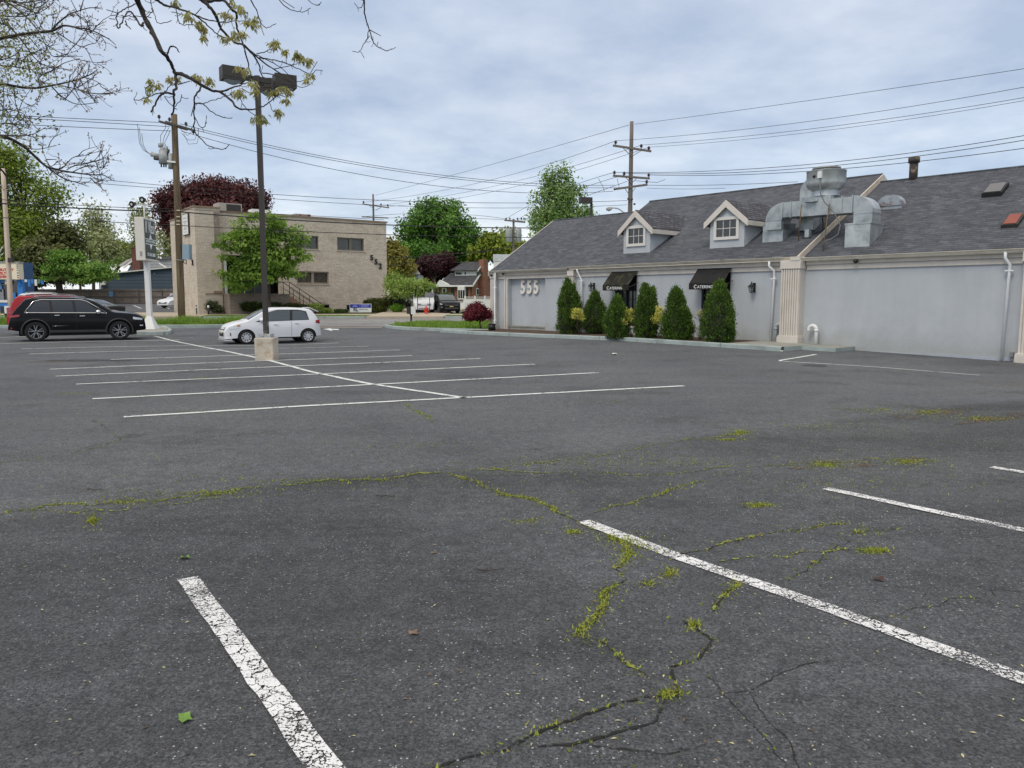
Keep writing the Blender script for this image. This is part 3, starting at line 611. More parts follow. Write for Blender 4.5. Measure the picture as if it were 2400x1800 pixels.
# roofs
def roof_slab(name, xa, xb, y0, yr, off, yb, th=.07):
    f = lambda y: 3.05 + off + TP * y
    zr = f(yr); rows = [(y0, f(y0)), (yr, zr), (yb, zr - TP * (yb - yr))]
    m_ = MB()
    for (ya, za), (yb_, zb_) in zip(rows[:-1], rows[1:]):
        m_.hexa([(xa(ya), ya, za - th), (xb(ya), ya, za - th), (xb(yb_), yb_, zb_ - th), (xa(yb_), yb_, zb_ - th), (xa(ya), ya, za), (xb(ya), ya, za), (xb(yb_), yb_, zb_), (xa(yb_), yb_, zb_)])
    o = m_.build(name, M_roof, B0)
    MB().tube([(xa(yr), yr, zr + .0), (xb(yr), yr, zr + .0)], .05, 6).build('ridge_cap', M_roof, o)
    return o
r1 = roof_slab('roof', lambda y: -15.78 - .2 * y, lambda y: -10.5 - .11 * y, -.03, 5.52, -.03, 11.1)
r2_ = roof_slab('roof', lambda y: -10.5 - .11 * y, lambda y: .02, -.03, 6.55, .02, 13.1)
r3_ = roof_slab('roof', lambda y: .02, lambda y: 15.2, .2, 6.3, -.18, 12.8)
# rake boards on the right end of the middle roof, and on the left end
def rake(x, y0, y1, off, h, w=.045, m_=M_trim, name='rake_board', skew=0.0):
    f = lambda y: 3.05 + off + TP * y
    return MB().hexa([(x + skew * y0, y0, f(y0) - h), (x + w + skew * y0, y0, f(y0) - h), (x + w + skew * y1, y1, f(y1) - h), (x + skew * y1, y1, f(y1) - h), (x + skew * y0, y0, f(y0) + .012), (x + w + skew * y0, y0, f(y0) + .012), (x + w + skew * y1, y1, f(y1) + .012), (x + skew * y1, y1, f(y1) + .012)]).build(name, m_, B0)
M_rake = mat('stained_rake_board', S(214, 203, 188), .6, .05, 2, stain=S(176, 148, 104), sscale=1.2, samt=.8)
rake(.022, -.1, 6.54, .02, .30, m_=M_rake)
MB().hexa([(.024, 6.56, 6.15), (.069, 6.56, 6.15), (.069, 8.5, 5.2), (.024, 8.5, 5.2), (.024, 6.56, 6.475), (.069, 6.56, 6.475), (.069, 8.5, 5.46), (.024, 8.5, 5.46)]).build('rake_board', M_trim, B0)
rake(-15.83, -.1, 5.52, -.03, .2, skew=-.2)
# frieze, soffit, gutters
for x0, x1 in ((-15.45, -10.63), (-10.27, -.52), (.28, 6.55), (7.35, 15)):
    MB().box((x0, .20, 2.62), (x1, .25, 2.775)).box((x0, .14, 2.785), (x1, .25, 2.93)).build('frieze', M_trim, B0)
MB().box((-15.75, -.02, 2.93), (15, .26, 2.955)).build('soffit', M_trim, B0)
def gutter(x0, x1, z):
    pr = [(.08, z - .115), (.005, z - .115), (-.03, z - .07), (-.05, z - .02), (-.085, z - .012), (-.085, z), (-.07, z), (-.065, z - .008), (-.035, z - .012), (.0, z - .09), (.08, z - .09)]
    return MB().prism([(x0, y, zz_) for y, zz_ in pr], (x1 - x0, 0, 0)).build('gutter', M_gutter, B0)
gutter(-15.80, -10.62, 3.02); gutter(-10.6, -.02, 3.06); gutter(.1, 4.72, 3.02); gutter(4.73, 15, 3.02)
# fluted pilasters
def pilaster(x0, x1, zb_, y=.25, dp=.22, wide=False, cap=True):
    m_ = MB(); w = x1 - x0; n = 8 if wide else 5; fl = w / n
    m_.box((x0 + .02, y - dp + .04, zb_ + .3), (x1 - .02, y, 2.68))
    for i in range(n):
        m_.box((x0 + .02 + i * (w - .04) / n + fl * .14, y - dp, zb_ + .3), (x0 + .02 + (i + 1) * (w - .04) / n - fl * .14, y - dp + .045, 2.66))
    m_.box((x0 - .03, y - dp - .05, zb_), (x1 + .03, y, zb_ + .30)); m_.box((x0 - .015, y - dp - .03, zb_ + .30), (x1 + .015, y, zb_ + .34))
    m_.box((x0 - .015, y - dp - .03, 2.66), (x1 + .015, y, 2.70)); m_.box((x0 - .005, y - dp - .015, 2.70), (x1 + .005, y, 2.93))
    return m_.build('pilaster', M_trim, B0, bevel=.008)
pilaster(-15.84, -15.47, .1); pilaster(-10.63, -10.27, .15); p3 = pilaster(-.47, .24, .06, y=.25, dp=.42, wide=True); pilaster(6.6, 7.3, -.2, dp=.3, wide=True)
MB().box((-.12, -.2, 2.93), (.22, .2, 3.06)).build('corner_block', M_trim, B0)
# narrow boards beside the left pilaster
MB().box((-14.96, .19, .1), (-14.88, .25, 2.62)).box((-14.80, .17, .1), (-14.71, .25, 2.62)).build('corner_board', M_trim, B0)
# downspouts
def downspout(pts, zb_, straps):
    m_ = MB(); m_.tube(pts, .042, 8); o = m_.build('downspout', M_pipe, B0)
    for z, x, y in straps: MB().box((x - .11, y - .05, z), (x + .11, y + .02, z + .035)).build('strap', M_pipe, o)
    return o
downspout([(-15.40, .0, 2.95), (-15.40, .02, 2.86), (-15.40, -.02, 2.5), (-15.39, -.02, .25), (-15.45, -.12, .17)], .17, [(2.2, -15.4, 0.0), (.62, -15.4, 0.0)])
downspout([(-10.02, .0, 2.95), (-10.02, .02, 2.85), (-9.86, .1, 2.5), (-9.86, .12, .2)], .2, [(2.42, -9.86, .12)])
downspout([(-.99, .0, 2.95), (-.99, .0, 2.78), (-.86, .1, 2.63), (-.85, .13, 2.4), (-.92, .13, .1)], .1, [(2.33, -.86, .13)])
downspout([(6.16, .0, 2.95), (6.16, .0, 2.78), (6.26, .1, 2.6), (6.25, .14, 2.4), (6.20, .14, -.16)], -.1, [(2.41, 6.25, .14)])
MB().cyl((6.2, .14, -.22), (6.2, .14, -.1), .055, .05, 12).build('drain_collar', M_black, B0)
# electric conduit by the right pilaster
MB().tube([(6.30, .16, -.10), (6.44, .16, -.10), (6.44, .16, .02)], .014, 6).box((6.39, .12, .02), (6.49, .22, .15)).tube([(6.46, .16, .02), (6.46, .16, -.2)], .014, 6).build('conduit', mat('grey_conduit', S(130, 134, 138), .5), B0)
# vent pipes
def vent(x, y, z, dx, m_):
    pts = [(x, y, .0), (x, y, z - .13)] + [(x + dx * .13 * (1 - cos(a)), y, z - .13 + .13 * sin(a)) for a in np.linspace(.3, pi, 8)] + [(x + dx * .26, y, z - .22)]
    o = MB().tube(pts, .062, 14).build('vent_pipe', m_, B0); MB().tube([(x, y, z - .2), (x, y, z - .12)], .07, 14).build('pipe_collar', m_, o)
vent(.78, .05, .76, -1, M_white); vent(-.72, .12, .78, 1, mat('grey_pipe', S(170, 176, 182), .5, .05))
# windows under the awnings
M_pane = mat('curtained_pane', S(70, 76, 82), .12, .25, 3, spec=.8, base2=S(26, 30, 34))
def french_window(x0, x1, z0, z1):
    w = MB().box((x0, .38, z0), (x1, .42, z1)).build('window', M_pane, B0)
    f = MB(); f.box((x0, .27, z0), (x0 + .07, .375, z1)).box((x1 - .07, .27, z0), (x1, .375, z1)).box((x0 + .07, .27, z0), (x1 - .07, .375, z0 + .07)).box((x0 + .07, .27, z1 - .07), (x1 - .07, .375, z1))
    f.box(((x0 + x1) / 2 - .035, .28, z0 + .07), ((x0 + x1) / 2 + .035, .375, z1 - .07))
    for k in range(2):
        xa = x0 + .07 + k * ((x1 - x0) / 2 - .035); xm = xa + (x1 - x0) / 4 - .05
        f.box((xm - .012, .34, z0 + .07), (xm + .012, .378, z1 - .07))
    for i in range(1, 6): z = z0 + (z1 - z0) * i / 6; f.box((x0 + .07, .335, z - .012), (x1 - .07, .372, z + .012))
    f.build('window_frame', M_black, w)
    MB().box((x0 - .02, .2, z0 - .06), (x1 + .02, .3, z0)).build('window_sill', M_trim, w)
french_window(-8.1, -6.95, .55, 2.72); french_window(-3.87, -2.64, .55, 2.72)
M_awn_moss = mat('mossy_black_canvas', S(30, 30, 26), .95, .2, 5, .3, 40, stain=S(78, 76, 42), sscale=5, samt=.95)
M_awn = mat('black_canvas', S(24, 24, 25), .9, .15, 3, .2, 40, stain=S(58, 54, 46), sscale=2.5, samt=.5)
M_letter = mat('white_lettering', S(235, 235, 235), .6, .02)
def awning(x0, x1, m_, label):
    zt, zf, zv, yf = 2.80, 2.215, 2.0, -.38
    a = MB(); t = .012
    a.prism([(x0, .19, zt), (x1, .19, zt), (x1, yf, zf), (x0, yf, zf)], (0, 0, t))
    a.prism([(x0, yf, zf), (x1, yf, zf), (x1, yf, zv), (x0, yf, zv)], (0, -t, 0))
    a.prism([(x0, .19, zt), (x0, yf, zf), (x0, yf, zv), (x0, .19, zf)], (t, 0, 0))
    o = a.build('awning', m_, B0); o['label'] = label
    MB().tube([(x1 - .01, .19, zt), (x1 - .01, yf, zf)], .011, 6).tube([(x1 - .01, yf, zv), (x1 - .01, yf, zf)], .011, 6).tube([(x1 - .01, yf, zv + .1), (x1 + .02, .19, zv + .3), (x1 + .06, .19, zv + .3), (x1 + .06, .12, zv + .34)], .011, 6).build('awning_frame', M_dark, o)
    tx = text_obj('lettering', 'C', .18, M_letter, o, (x0 + .22, yf - t - .004, zv + .045), (pi / 2, 0, 0), .003, sx=1.0, bold=.002)
    text_obj('lettering', 'ATERING', .145, M_letter, o, (x0 + .372, yf - t - .004, zv + .045), (pi / 2, 0, 0), .003, sx=1.06, bold=.001, spacing=1.06)
awning(-8.22, -6.87, M_awn_moss, 'greenish mossy canvas awning'); awning(-4.0, -2.56, M_awn, 'clean black canvas awning')
# wall lanterns
def lantern(x, z):
    o = MB().box((x - .045, .20, z + .03), (x + .045, .25, z + .36)).build('wall_lantern', M_black, B0)
    y = .02; MB().tube([(x, .21, z + .3), (x, .1, z + .36), (x, y, z + .30)], .012, 6).build('lantern_arm', M_black, o); MB().lathe([(.015, .40), (.02, .33), (.06, .29), (.125, .235), (.125, .22)], (x, y, z), 8, smooth=False).build('lantern_cap', M_black, o); MB().lathe([(0, .0), (.03, .0), (.06, .015), (.06, .03)], (x, y, z), 6, smooth=False).build('lantern_base', M_black, o)
    f = MB()
    for i in range(4):
        a = pi / 4 + i * pi / 2; f.obox((x + .055 * cos(a), y + .055 * sin(a), z + .02), (x + .105 * cos(a), y + .105 * sin(a), z + .225), .014, .014)
    f.build('lantern_frame', M_black, o)
    MB().lathe([(.05, .02), (.095, .22)], (x, y, z), 4, smooth=False).build('lantern_glass', mat('frosted_glass', S(140, 146, 148), .2, .1, 10), o)
lantern(-9.24, 1.98); lantern(-1.66, 1.86)
# security lights and eave fittings
MB().lathe([(.0, -.09), (.06, -.06), (.085, 0), (.05, .03)], (1.98, .05, 2.86), 14).build('dome_camera', M_black, B0)
MB().lathe([(.0, -.07), (.05, -.05), (.06, .04)], (-15.62, -.05, 2.82), 10).build('eave_lamp', M_black, B0); MB().lathe([(.0, -.06), (.05, -.04), (.05, .04)], (-14.85, .02, 2.86), 10).build('eave_lamp', M_black, B0)
# 555
M_num = mat('cream_numbers', S(236, 230, 220), .6, .03)
for i in range(3):
    x = -14.02 + i * .445
    t5 = text_obj('number', '5', .86, M_num, B0, (x, .40, 1.93), (pi / 2, 0, 0), .035, sx=.80, bold=.018)
# dormers
M_wintrim = mat('pale_window_trim', S(218, 214, 208), .6, .03)
def dormer(x0, x1, zb_, yf):
    rz_ = lambda y: 3.07 + TP * y; ze = zb_ + 1.1; xm = (x0 + x1) / 2; zp = ze + .62; sl = .62 / ((x1 - x0) / 2)
    d = MB(); yb = (ze - 3.07) / TP + .2
    d.hexa([(x0, yf, zb_ - .1), (x1, yf, zb_ - .1), (x1, yb, ze - .35), (x0, yb, ze - .35), (x0, yf, ze), (x1, yf, ze), (x1, yb, ze), (x0, yb, ze)])
    ypk = (zp - 3.07) / TP
    d.prism([(x0, yf, ze), (x1, yf, ze), (xm, yf, zp - .0)], (0, ypk - yf - .3, 0))
    D_ = d.build('dormer', M_stucco, B0)
    ov = .19; yo = yf - .12
    for s_ in (-1, 1):
        xe = xm + s_ * ((x1 - x0) / 2 + ov); z_e = zp - sl * ((x1 - x0) / 2 + ov); th = .05
        yb_e = (z_e + .07 - 3.07) / TP + .05; yb_p = (zp + .07 - 3.07) / TP + .05
        r = MB().hexa([(xe, yo, z_e + .02), (xm, yo, zp + .02), (xm, yb_p, zp + .02), (xe, yb_e, z_e + .02), (xe, yo, z_e + .07), (xm, yo, zp + .07), (xm, yb_p, zp + .07), (xe, yb_e, z_e + .07)]).build('dormer_roof', M_roofy, D_)
        # fascia on the gable and along the eave
        xo = xe + s_ * .015
        MB().hexa([(xo, yo - .03, z_e - .19), (xm, yo - .03, zp - .19 - 0.03), (xm, yo, zp - .22), (xo, yo, z_e - .19), (xo, yo - .03, z_e + .045), (xm, yo - .03, zp + .045), (xm, yo, zp + .045), (xo, yo, z_e + .045)]).build('fascia', M_trim, D_)
        ybf = (z_e - .02 - 3.07) / TP
        MB().hexa([(xe - .0, yo + .002, z_e - .15), (xe + s_ * .03, yo + .002, z_e - .15), (xe + s_ * .03, ybf - .15, z_e - .15), (xe, ybf - .15, z_e - .15), (xe, yo + .002, z_e + .019), (xe + s_ * .03, yo + .002, z_e + .019), (xe + s_ * .03, ybf + .2, z_e + .019), (xe, ybf + .2, z_e + .019)]).build('fascia', M_trim, D_)
        MB().hexa([(xm + s_ * (x1 - x0) / 2, yo + .01, z_e - .16), (xe - s_ * .001, yo + .01, z_e - .16), (xe - s_ * .001, ybf - .2, z_e - .16), (xm + s_ * (x1 - x0) / 2, ybf - .2, z_e - .16), (xm + s_ * (x1 - x0) / 2, yo + .01, z_e - .145), (xe - s_ * .001, yo + .01, z_e - .145), (xe - s_ * .001, ybf - .2, z_e - .145), (xm + s_ * (x1 - x0) / 2, ybf - .2, z_e - .145)]).build('dormer_soffit', M_trim, D_)
    wx0, wx1, wz0, wz1 = x0 + .18, x1 - .21, zb_ + .31, zb_ + 1.15
    fr = .11; win = MB().box((wx0 + fr, yf + .012, wz0 + fr), (wx1 - fr, yf - .012, wz1 - fr)).build('window', M_glass, D_)
    MB().box((wx0, yf - .06, wz0), (wx1, yf + .01, wz0 + fr)).box((wx0, yf - .06, wz1 - fr), (wx1, yf + .01, wz1)).box((wx0, yf - .058, wz0 + fr), (wx0 + fr, yf + .01, wz1 - fr)).box((wx1 - fr, yf - .058, wz0 + fr), (wx1, yf + .01, wz1 - fr)).build('window_frame', M_wintrim, win)
    g = MB(); gx0, gx1, gz0, gz1 = wx0 + fr, wx1 - fr, wz0 + fr, wz1 - fr
    for k in (1, 2): xx = gx0 + (gx1 - gx0) * k / 3; g.box((xx - .011, yf - .022, gz0), (xx + .011, yf - .01, gz1))
    zm = (gz0 + gz1) / 2; g.box((gx0, yf - .024, zm - .011), (gx1, yf - .01, zm + .011)); g.build('glazing_bar', M_wintrim, win)
dormer(-8.24, -6.85, 3.53, .94); dormer(-4.03, -2.57, 3.56, .97)
# roof fittings
rz3 = lambda y: 2.87 + TP * y
c = (1.46, 3.94); z0 = rz3(c[1])
h_ = MB(); prof = [(cos(a), sin(a)) for a in np.linspace(0, pi, 11)]
h_.grid([[(c[0] + .42 * p_[0], c[1] - .28 + q, z0 + .0 + .40 * p_[1]) for p_ in prof] for q in (0, .15, .5)], smooth=True)
h_.add([(c[0] + .42 * p_[0], c[1] - .27, z0 + .40 * p_[1]) for p_ in prof], [tuple(range(11))])
h_.box((c[0] - .42, c[1] - .24, z0 - .12), (c[0] + .42, c[1] + .5, z0 + .02))
o = h_.build('roof_vent_hood', mat('rusty_galvanised', S(168, 176, 184), .5, .1, 3, .1, 10, metal=.3, stain=S(104, 58, 46), sscale=4.0, samt=1.0), B0)
MB().box((c[0] - .3, c[1] - .22, z0 - .16), (c[0] + .3, c[1] + .3, z0 - .11)).build('vent_opening', M_black, o)
def on3(y0, y1, x0, x1, hgt, name, m_, sub=None, msub=None):
    o = MB().hexa([(x0, y0, rz3(y0) - .02), (x1, y0, rz3(y0) - .02), (x1, y1, rz3(y1) - .02), (x0, y1, rz3(y1) - .02), (x0, y0 - .04, rz3(y0) + hgt), (x1, y0 - .04, rz3(y0) + hgt), (x1, y1 - .04, rz3(y1) + hgt), (x0, y1 - .04, rz3(y1) + hgt)]).build(name, m_, B0)
    if sub: MB().hexa([(x0 + .05, y0 - .0, rz3(y0) + hgt + .02), (x1 - .05, y0 - .0, rz3(y0) + hgt + .02), (x1 - .05, y1 - .09, rz3(y1) + hgt - .015), (x0 + .05, y1 - .09, rz3(y1) + hgt - .015), (x0 + .05, y0 - .01, rz3(y0) + hgt + .035), (x1 - .05, y0 - .01, rz3(y0) + hgt + .035), (x1 - .05, y1 - .1, rz3(y1) + hgt + 0), (x0 + .05, y1 - .1, rz3(y1) + hgt + 0)]).build(sub, msub, o)
on3(4.0, 4.72, 4.28, 4.86, .14, 'skylight', M_black, 'skylight_pane', mat('dull_pane', S(96, 92, 94), .3, .05))
on3(1.65, 2.34, 5.55, 5.98, .10, 'roof_hatch', M_dark, 'hatch_cover', mat('red_painted_metal', S(140, 72, 58), .6, .1, 4))
MB().cyl((1.25, 6.3, 5.9), (1.25, 6.3, 6.85), .15, .15, 16).lathe([(.15, 6.72), (.2, 6.73), (.2, 6.93), (.14, 6.93), (.14, 6.8), (0, 6.8)], (1.25, 6.3, 0), 16).build('flue_pipe', mat('flaked_dark_flue', S(58, 54, 52), .8, .2, 6, .2, 20, stain=S(150, 130, 105), sscale=5, samt=.9), B0)
# kitchen exhaust ductwork
def duct(parent):
    y0, y1 = 1.08, 1.74; M_g = M_galv
    run = MB().box((-1.15, y0, 4.53), (-.43, y1, 5.05)).box((-.43, y0 - .03, 4.50), (.60, y1 + .03, 5.15)).box((.60, y0, 4.50), (1.35, y1, 5.02))
    for x in (-1.15, -.83, .98, 1.33): run.box((x - .015, y0 - .035, 4.49), (x + .015, y1 + .035, 5.07))
    E_ = run.build('exhaust_duct', M_g, parent)
    def elbow(xc, s_):   # quarter turn from horizontal to vertical: pivot at xc, z=4.5
        ri, ro = .03, .56; rows = []
        for a in np.linspace(0, pi / 2, 9):
            r_in = V3((xc + s_ * ri * sin(a), 0, 4.49 + ri * cos(a))); r_out = V3((xc + s_ * ro * 1.14 * sin(a), 0, 4.49 + ro * cos(a)))
            rows.append([(r_out[0], y0, r_out[2]), (r_out[0], y1, r_out[2]), (r_in[0], y1, r_in[2]), (r_in[0], y0, r_in[2])])
        m_ = MB().grid(rows, smooth=False, closed=True); xo = xc + s_ * ro * 1.14; xi = xc + s_ * ri
        m_.box((min(xi, xo), y0, 4.12), (max(xi, xo), y1, 4.49)); m_.box((min(xi, xo) - .015, y0 - .015, 4.44), (max(xi, xo) + .015, y1 + .015, 4.47))
        return m_.build('duct_elbow', M_g, E_)
    elbow(-1.15, -1); elbow(1.36, 1)
    for x0, x1, ya, yb, fz in ((-1.97, -1.18, 1.22, 2.1, lambda y: 3.05 + TP * y), (1.2, 2.02, .92, 1.9, rz3)):
        MB().hexa([(x0, ya, fz(ya) - .03), (x1, ya, fz(ya) - .03), (x1, yb, fz(yb) - .03), (x0, yb, fz(yb) - .03), (x0, ya, 4.36 if x0 < 0 else 4.12), (x1, ya, 4.36 if x0 < 0 else 4.12), (x1, yb, 4.36 if x0 < 0 else 4.12), (x0, yb, 4.36 if x0 < 0 else 4.12)]).box((x0 - .02, ya - .02, (4.36 if x0 < 0 else 4.12) - .03), (x1 + .02, yb + .02, (4.36 if x0 < 0 else 4.12) + .015)).build('curb_box', M_g, E_)
    # rear riser with rounded top
    yr0, yr1 = 1.9, 2.4; rows = []
    m_ = MB().box((-.95, yr0, 4.1), (-.40, yr1, 5.45)); rows = []
    for a in np.linspace(0, pi / 2, 9): xo = -.30 - .65 * cos(a); zo = 5.45 + .55 * sin(a); rows.append([(xo, yr0, zo), (xo, yr1, zo), (-.28, yr1, 5.45), (-.28, yr0, 5.45)])
    m_.grid(rows, smooth=False, closed=True); m_.box((-.30, yr0, 5.4), (.3, yr1, 6.0)); m_.box((-.965, yr0 - .015, 5.0), (-.385, yr1 + .015, 5.03)); m_.build('duct_riser', M_g, E_)
    # upblast fan
    cx_, cy_ = .22, 1.45
    F = MB().lathe([(.46, 5.15), (.44, 5.30), (.45, 5.42), (.50, 5.44)], (cx_, cy_, 0), 28).build('fan_base', M_galv, E_)
    MB().lathe([(.46, 5.36), (.58, 5.42), (.63, 5.52), (.64, 5.60), (.64, 5.98), (.66, 6.0), (.62, 6.0), (.62, 5.9), (.3, 5.88), (0, 5.88)], (cx_, cy_, 0), 32).build('fan_housing', M_galv, E_)
    MB().lathe([(.44, 5.88), (.44, 6.06), (.47, 6.07), (.46, 6.12), (.40, 6.14), (0, 6.15)], (cx_, cy_, 0), 28).build('motor_cap', mat('aged_aluminium', S(150, 152, 150), .5, .1, 4, metal=.6), E_)
    MB().box((.24, .76, 5.70), (.38, .84, 5.92)).build('switch_box', M_white, E_)
    MB().lathe([(0, -.66), (.05, -.66), (.05, -.60)], (cx_ - .12, cy_, 5.78), 10, axis='y').build('cable_hole', M_black, E_)
    MB().tube([(.31, .80, 5.70), (.36, .78, 5.2), (.46, .9, 4.9), (.78, 1.0, 4.5), (1.02, .95, 4.1), (.98, .9, 3.8), (.8, .8, 3.65), (.62, .75, 3.6), (.5, .8, 3.4)], .018, 8).build('flexible_conduit', mat('grey_flex', S(112, 116, 118), .5), E_)
    MB().box((-.25, 1.0, 4.98), (.16, 1.06, 5.05)).box((-.28, .90, 4.96), (.10, 1.06, 4.975)).build('drip_tray', M_galv, E_)
    br = mat('rusty_rod', S(120, 98, 70), .8, .2, 6)
    for a_, b_ in (((-.43, 1.04, 4.9), (-.56, 1.16, 3.66)), ((.56, 1.04, 4.85), (.56, .74, 3.26))): MB().tube([a_, b_], .018, 6).build('support_leg', br, E_)
    for a_, b_ in (((-.02, 1.8, 4.5), (-.02, 1.9, 4.05)), ((.72, 1.5, 4.5), (.72, 1.5, 3.65))): MB().obox(a_, b_, .035, .035).build('support_leg', M_dark, E_)
    MB().obox((-.02, 1.9, 4.07), (-.2, 1.6, 3.93), .03, .03).build('brace', M_dark, E_)
    MB().box((-.43, 1.35, 3.75), (-.28, 1.55, 4.08)).build('small_vent', M_galv, E_)
    MB().box((-.5, 1.32, 3.68), (-.2, 1.42, 3.80)).build('vent_base', M_black, E_)
duct(B0)
# raised kerbed bed along the wall
def bl(x, y):   # building frame -> world
    return BO + BA * x + BN * y
def bsheet(name, x0, x1, y0, y1, m_, off, nx, ny, skirt, side_m, sk=0.0):
    return sheet(name, [bl(x0 + sk * y0, y0), bl(x1, y0)], [bl(x0 + sk * y1, y1), bl(x1, y1)], m_, nx=nx, ny=ny, off=off, skirt=skirt, side_m=side_m)
bsheet('planting_bed', -15.3, -1.2, -2.24, .24, M_soil, .125, 50, 8, .2, M_soil)
bsheet('pavement', -1.2, .88, -2.24, .24, M_conc, .14, 12, 6, .25, M_kerb)
bsheet('pavement', .885, 2.0, -1.1, .24, M_conc, .125, 8, 4, .25, M_kerb)
# kerb stones along the bed
xk = -16.0
kb = [-16.6, -14.2, -11.7, -9.2, -6.6, -3.9, -1.3, .88]
for a, b in zip(kb[:-1], kb[1:]):
    rows = []
    for y, o_ in ((-2.42, -.1), (-2.42, .12), (-2.405, .142), (-2.24, .145), (-2.24, -.1)):
        row = []
        for x in np.linspace(a + .008, b - .008, 6):
            q = bl(x, y); row.append((q[0], q[1], gz(q[0], q[1]) + o_))
        rows.append(row)
    MB().grid(rows, smooth=False).build('kerb', M_kerb, kind='structure')

# ------------------------------------------------------------------ vehicles
def paint(name, c, rough=.3, metal=.0): return mat(name, c, rough, .02, 2, metal=metal, spec=.3, coat=.35)
M_tyre = mat('tyre_rubber', (.014, .014, .015), .85, .15, 20)
M_rim = mat('alloy_rim', S(150, 152, 156), .3, .04, metal=.8)
M_hub = mat('silver_wheel_cover', S(196, 198, 202), .35, .04, metal=.3)
M_rimdark = mat('dark_wheel_well', (.008, .008, .008), .8)
M_carglass = mat('car_glass', (.012, .014, .015), .04, .1, spec=.9)
M_carglass2 = mat('car_glass_light', (.07, .085, .09), .05, .1, spec=.9)
M_chrome = mat('chrome', (.7, .7, .71), .12, .02, metal=1)
M_lamp = mat('headlamp_lens', S(205, 212, 218), .1, .15, 20, spec=.8)
M_tail = mat('tail_lamp_red', (.32, .012, .015), .15, .1, coat=1)
M_amber = mat('amber_lens', (.6, .16, .02), .2)
M_clad = mat('grey_cladding', (.035, .035, .036), .6, .1)
M_plate = mat('licence_plate', S(220, 200, 110), .5, .2, 30)
def interp(pts, x): return float(np.interp(x, [p[0] for p in pts], [p[1] for p in pts]))
def make_car(name, label, cat, loc, heading, spec, group=None):
    """x runs from the tail (0) to the nose (L); y to the left; shapes come from side-profile curves"""
    L, w = spec['L'], spec['W'] / 2
    top, belt, sill = spec['top'], spec['belt'], spec['sill']
    xr, xf, R = spec['xr'], spec['xf'], spec['R']; Ra = R + spec.get('gap', .055)
    pt = spec['paint']; glass = spec.get('glass', M_carglass); roofz = max(p[1] for p in top)
    o0 = thing(name, label, cat, loc, heading, group)
    root = o0
    def T(p): return (p[0] - L / 2, p[1], p[2])
    def plan(x):
        d0 = spec.get('er', .35); a = spec.get('ea', .16); k = 1.0
        if x < d0: k -= a * ((d0 - x) / d0) ** 2.2
        d1 = spec.get('fr', .55); b = spec.get('fa', .20)
        if x > L - d1: k -= b * ((x - L + d1) / d1) ** 2.2
        return w * k * (1 - .03 * ((x - L / 2) / (L / 2)) ** 2)
    def hw(x, z):
        b = belt(x); q = plan(x)
        if z < b:
            zs = b * .72
            if z < zs: return q * (1 - .07 * ((zs - z) / zs) ** 1.8)
            return q * (1 - .035 * ((z - zs) / (b - zs)) ** 2)
        return q * (.965 - spec.get('tumble', .17) * min(1.1, ((z - b) / (roofz - b + .01))) ** 1.15)
    def zbot(x):
        z = sill(x)
        for xc in (xr, xf):
            d = abs(x - xc)
            if d < Ra: z = max(z, R + sqrt(Ra * Ra - d * d))
        return z
    ztop = lambda x: interp(top, x)
    xs = sorted(set([round(v, 4) for v in list(np.linspace(0, L, 58)) + [p[0] for p in top] + [xc + Ra * cos(a) for xc in (xr, xf) for a in np.linspace(0, pi, 19)] + [xc + s_ * (Ra + .002) for xc in (xr, xf) for s_ in (-1, 1)]]))
    def tz(x, y):
        q = hw(x, ztop(x)) + 1e-6; t = min(1, abs(y) / q); return ztop(x) - spec.get('crown', .05) * t ** 2.4
    rows = []; ns = 14; er = .05
    for x in xs:
        zt = ztop(x); zb_ = min(zbot(x), zt - .04); zc = zt - spec.get('crown', .05)
        side = []; zmax = max(zb_ + .01, zc - er * .8)
        for i in range(ns):
            z = zb_ + (zmax - zb_) * i / (ns - 1); side.append((x, hw(x, z), z))
        W_ = hw(x, zmax)
        arc = [(x, W_ - er * (1 - cos(a)), zmax + (zc - zmax + .005) * sin(a)) for a in (.5, 1.0, 1.45)]
        tops = [(x, W_ * k - er * k * .2, zc + (zt - zc) * (1 - (k ** 2.4))) for k in (.88, .66, .4, .15)]
        half = side + arc + tops
        rows.append([T(p) for p in half] + [T((p[0], -p[1], p[2])) for p in half[::-1]])
    mb = MB().grid(rows, smooth=True)
    n = len(rows[0]); mb.f.append(tuple(range(n))); mb.m.append(0); mb.sm.append(False); b0 = (len(rows) - 1) * n; mb.f.append(tuple(b0 + i for i in range(n))[::-1]); mb.m.append(0); mb.sm.append(False)
    body = mb.build('body', pt, root)
    # dark underbody and wheel wells
    ub = MB().box(T((.35, -w * .84, .22)), T((L - .35, w * .84, .5)))
    for xc in (xr, xf): ub.box(T((xc - Ra - .06, -w * .80, .25)), T((xc + Ra + .06, w * .80, R + Ra + .05)))
    ub.build('underbody', M_rimdark, root)
    # side windows
    def patch(x0f, x1f, z0f, z1f, off, m_, nm, par, nx=10, nz=4, sides=(1, -1)):
        obs = []
        for s_ in sides:
            rr__ = []
            for j in range(nz + 1):
                v = j / nz; row = []
                for i in range(nx + 1):
                    u = i / nx; x = x0f(v) + (x1f(v) - x0f(v)) * u; za, zb2 = z0f(x), z1f(x); z = za + (zb2 - za) * v
                    row.append(T((x, s_ * (hw(x, z) + off), z)))
                rr__.append(row)
            obs.append(MB().grid(rr__, smooth=True).build(nm, m_, par))
        return obs
    for k, wd in enumerate(spec['windows']):   # (x0 bottom, x0 top, x1 bottom, x1 top, z0, z1 fn)
        a0, a1, b0_, b1_, z0, z1 = wd
        patch(lambda v, a0=a0, a1=a1: a0 + (a1 - a0) * v, lambda v, b0_=b0_, b1_=b1_: b0_ + (b1_ - b0_) * v, z0, z1, .008, glass, 'side_window', root)
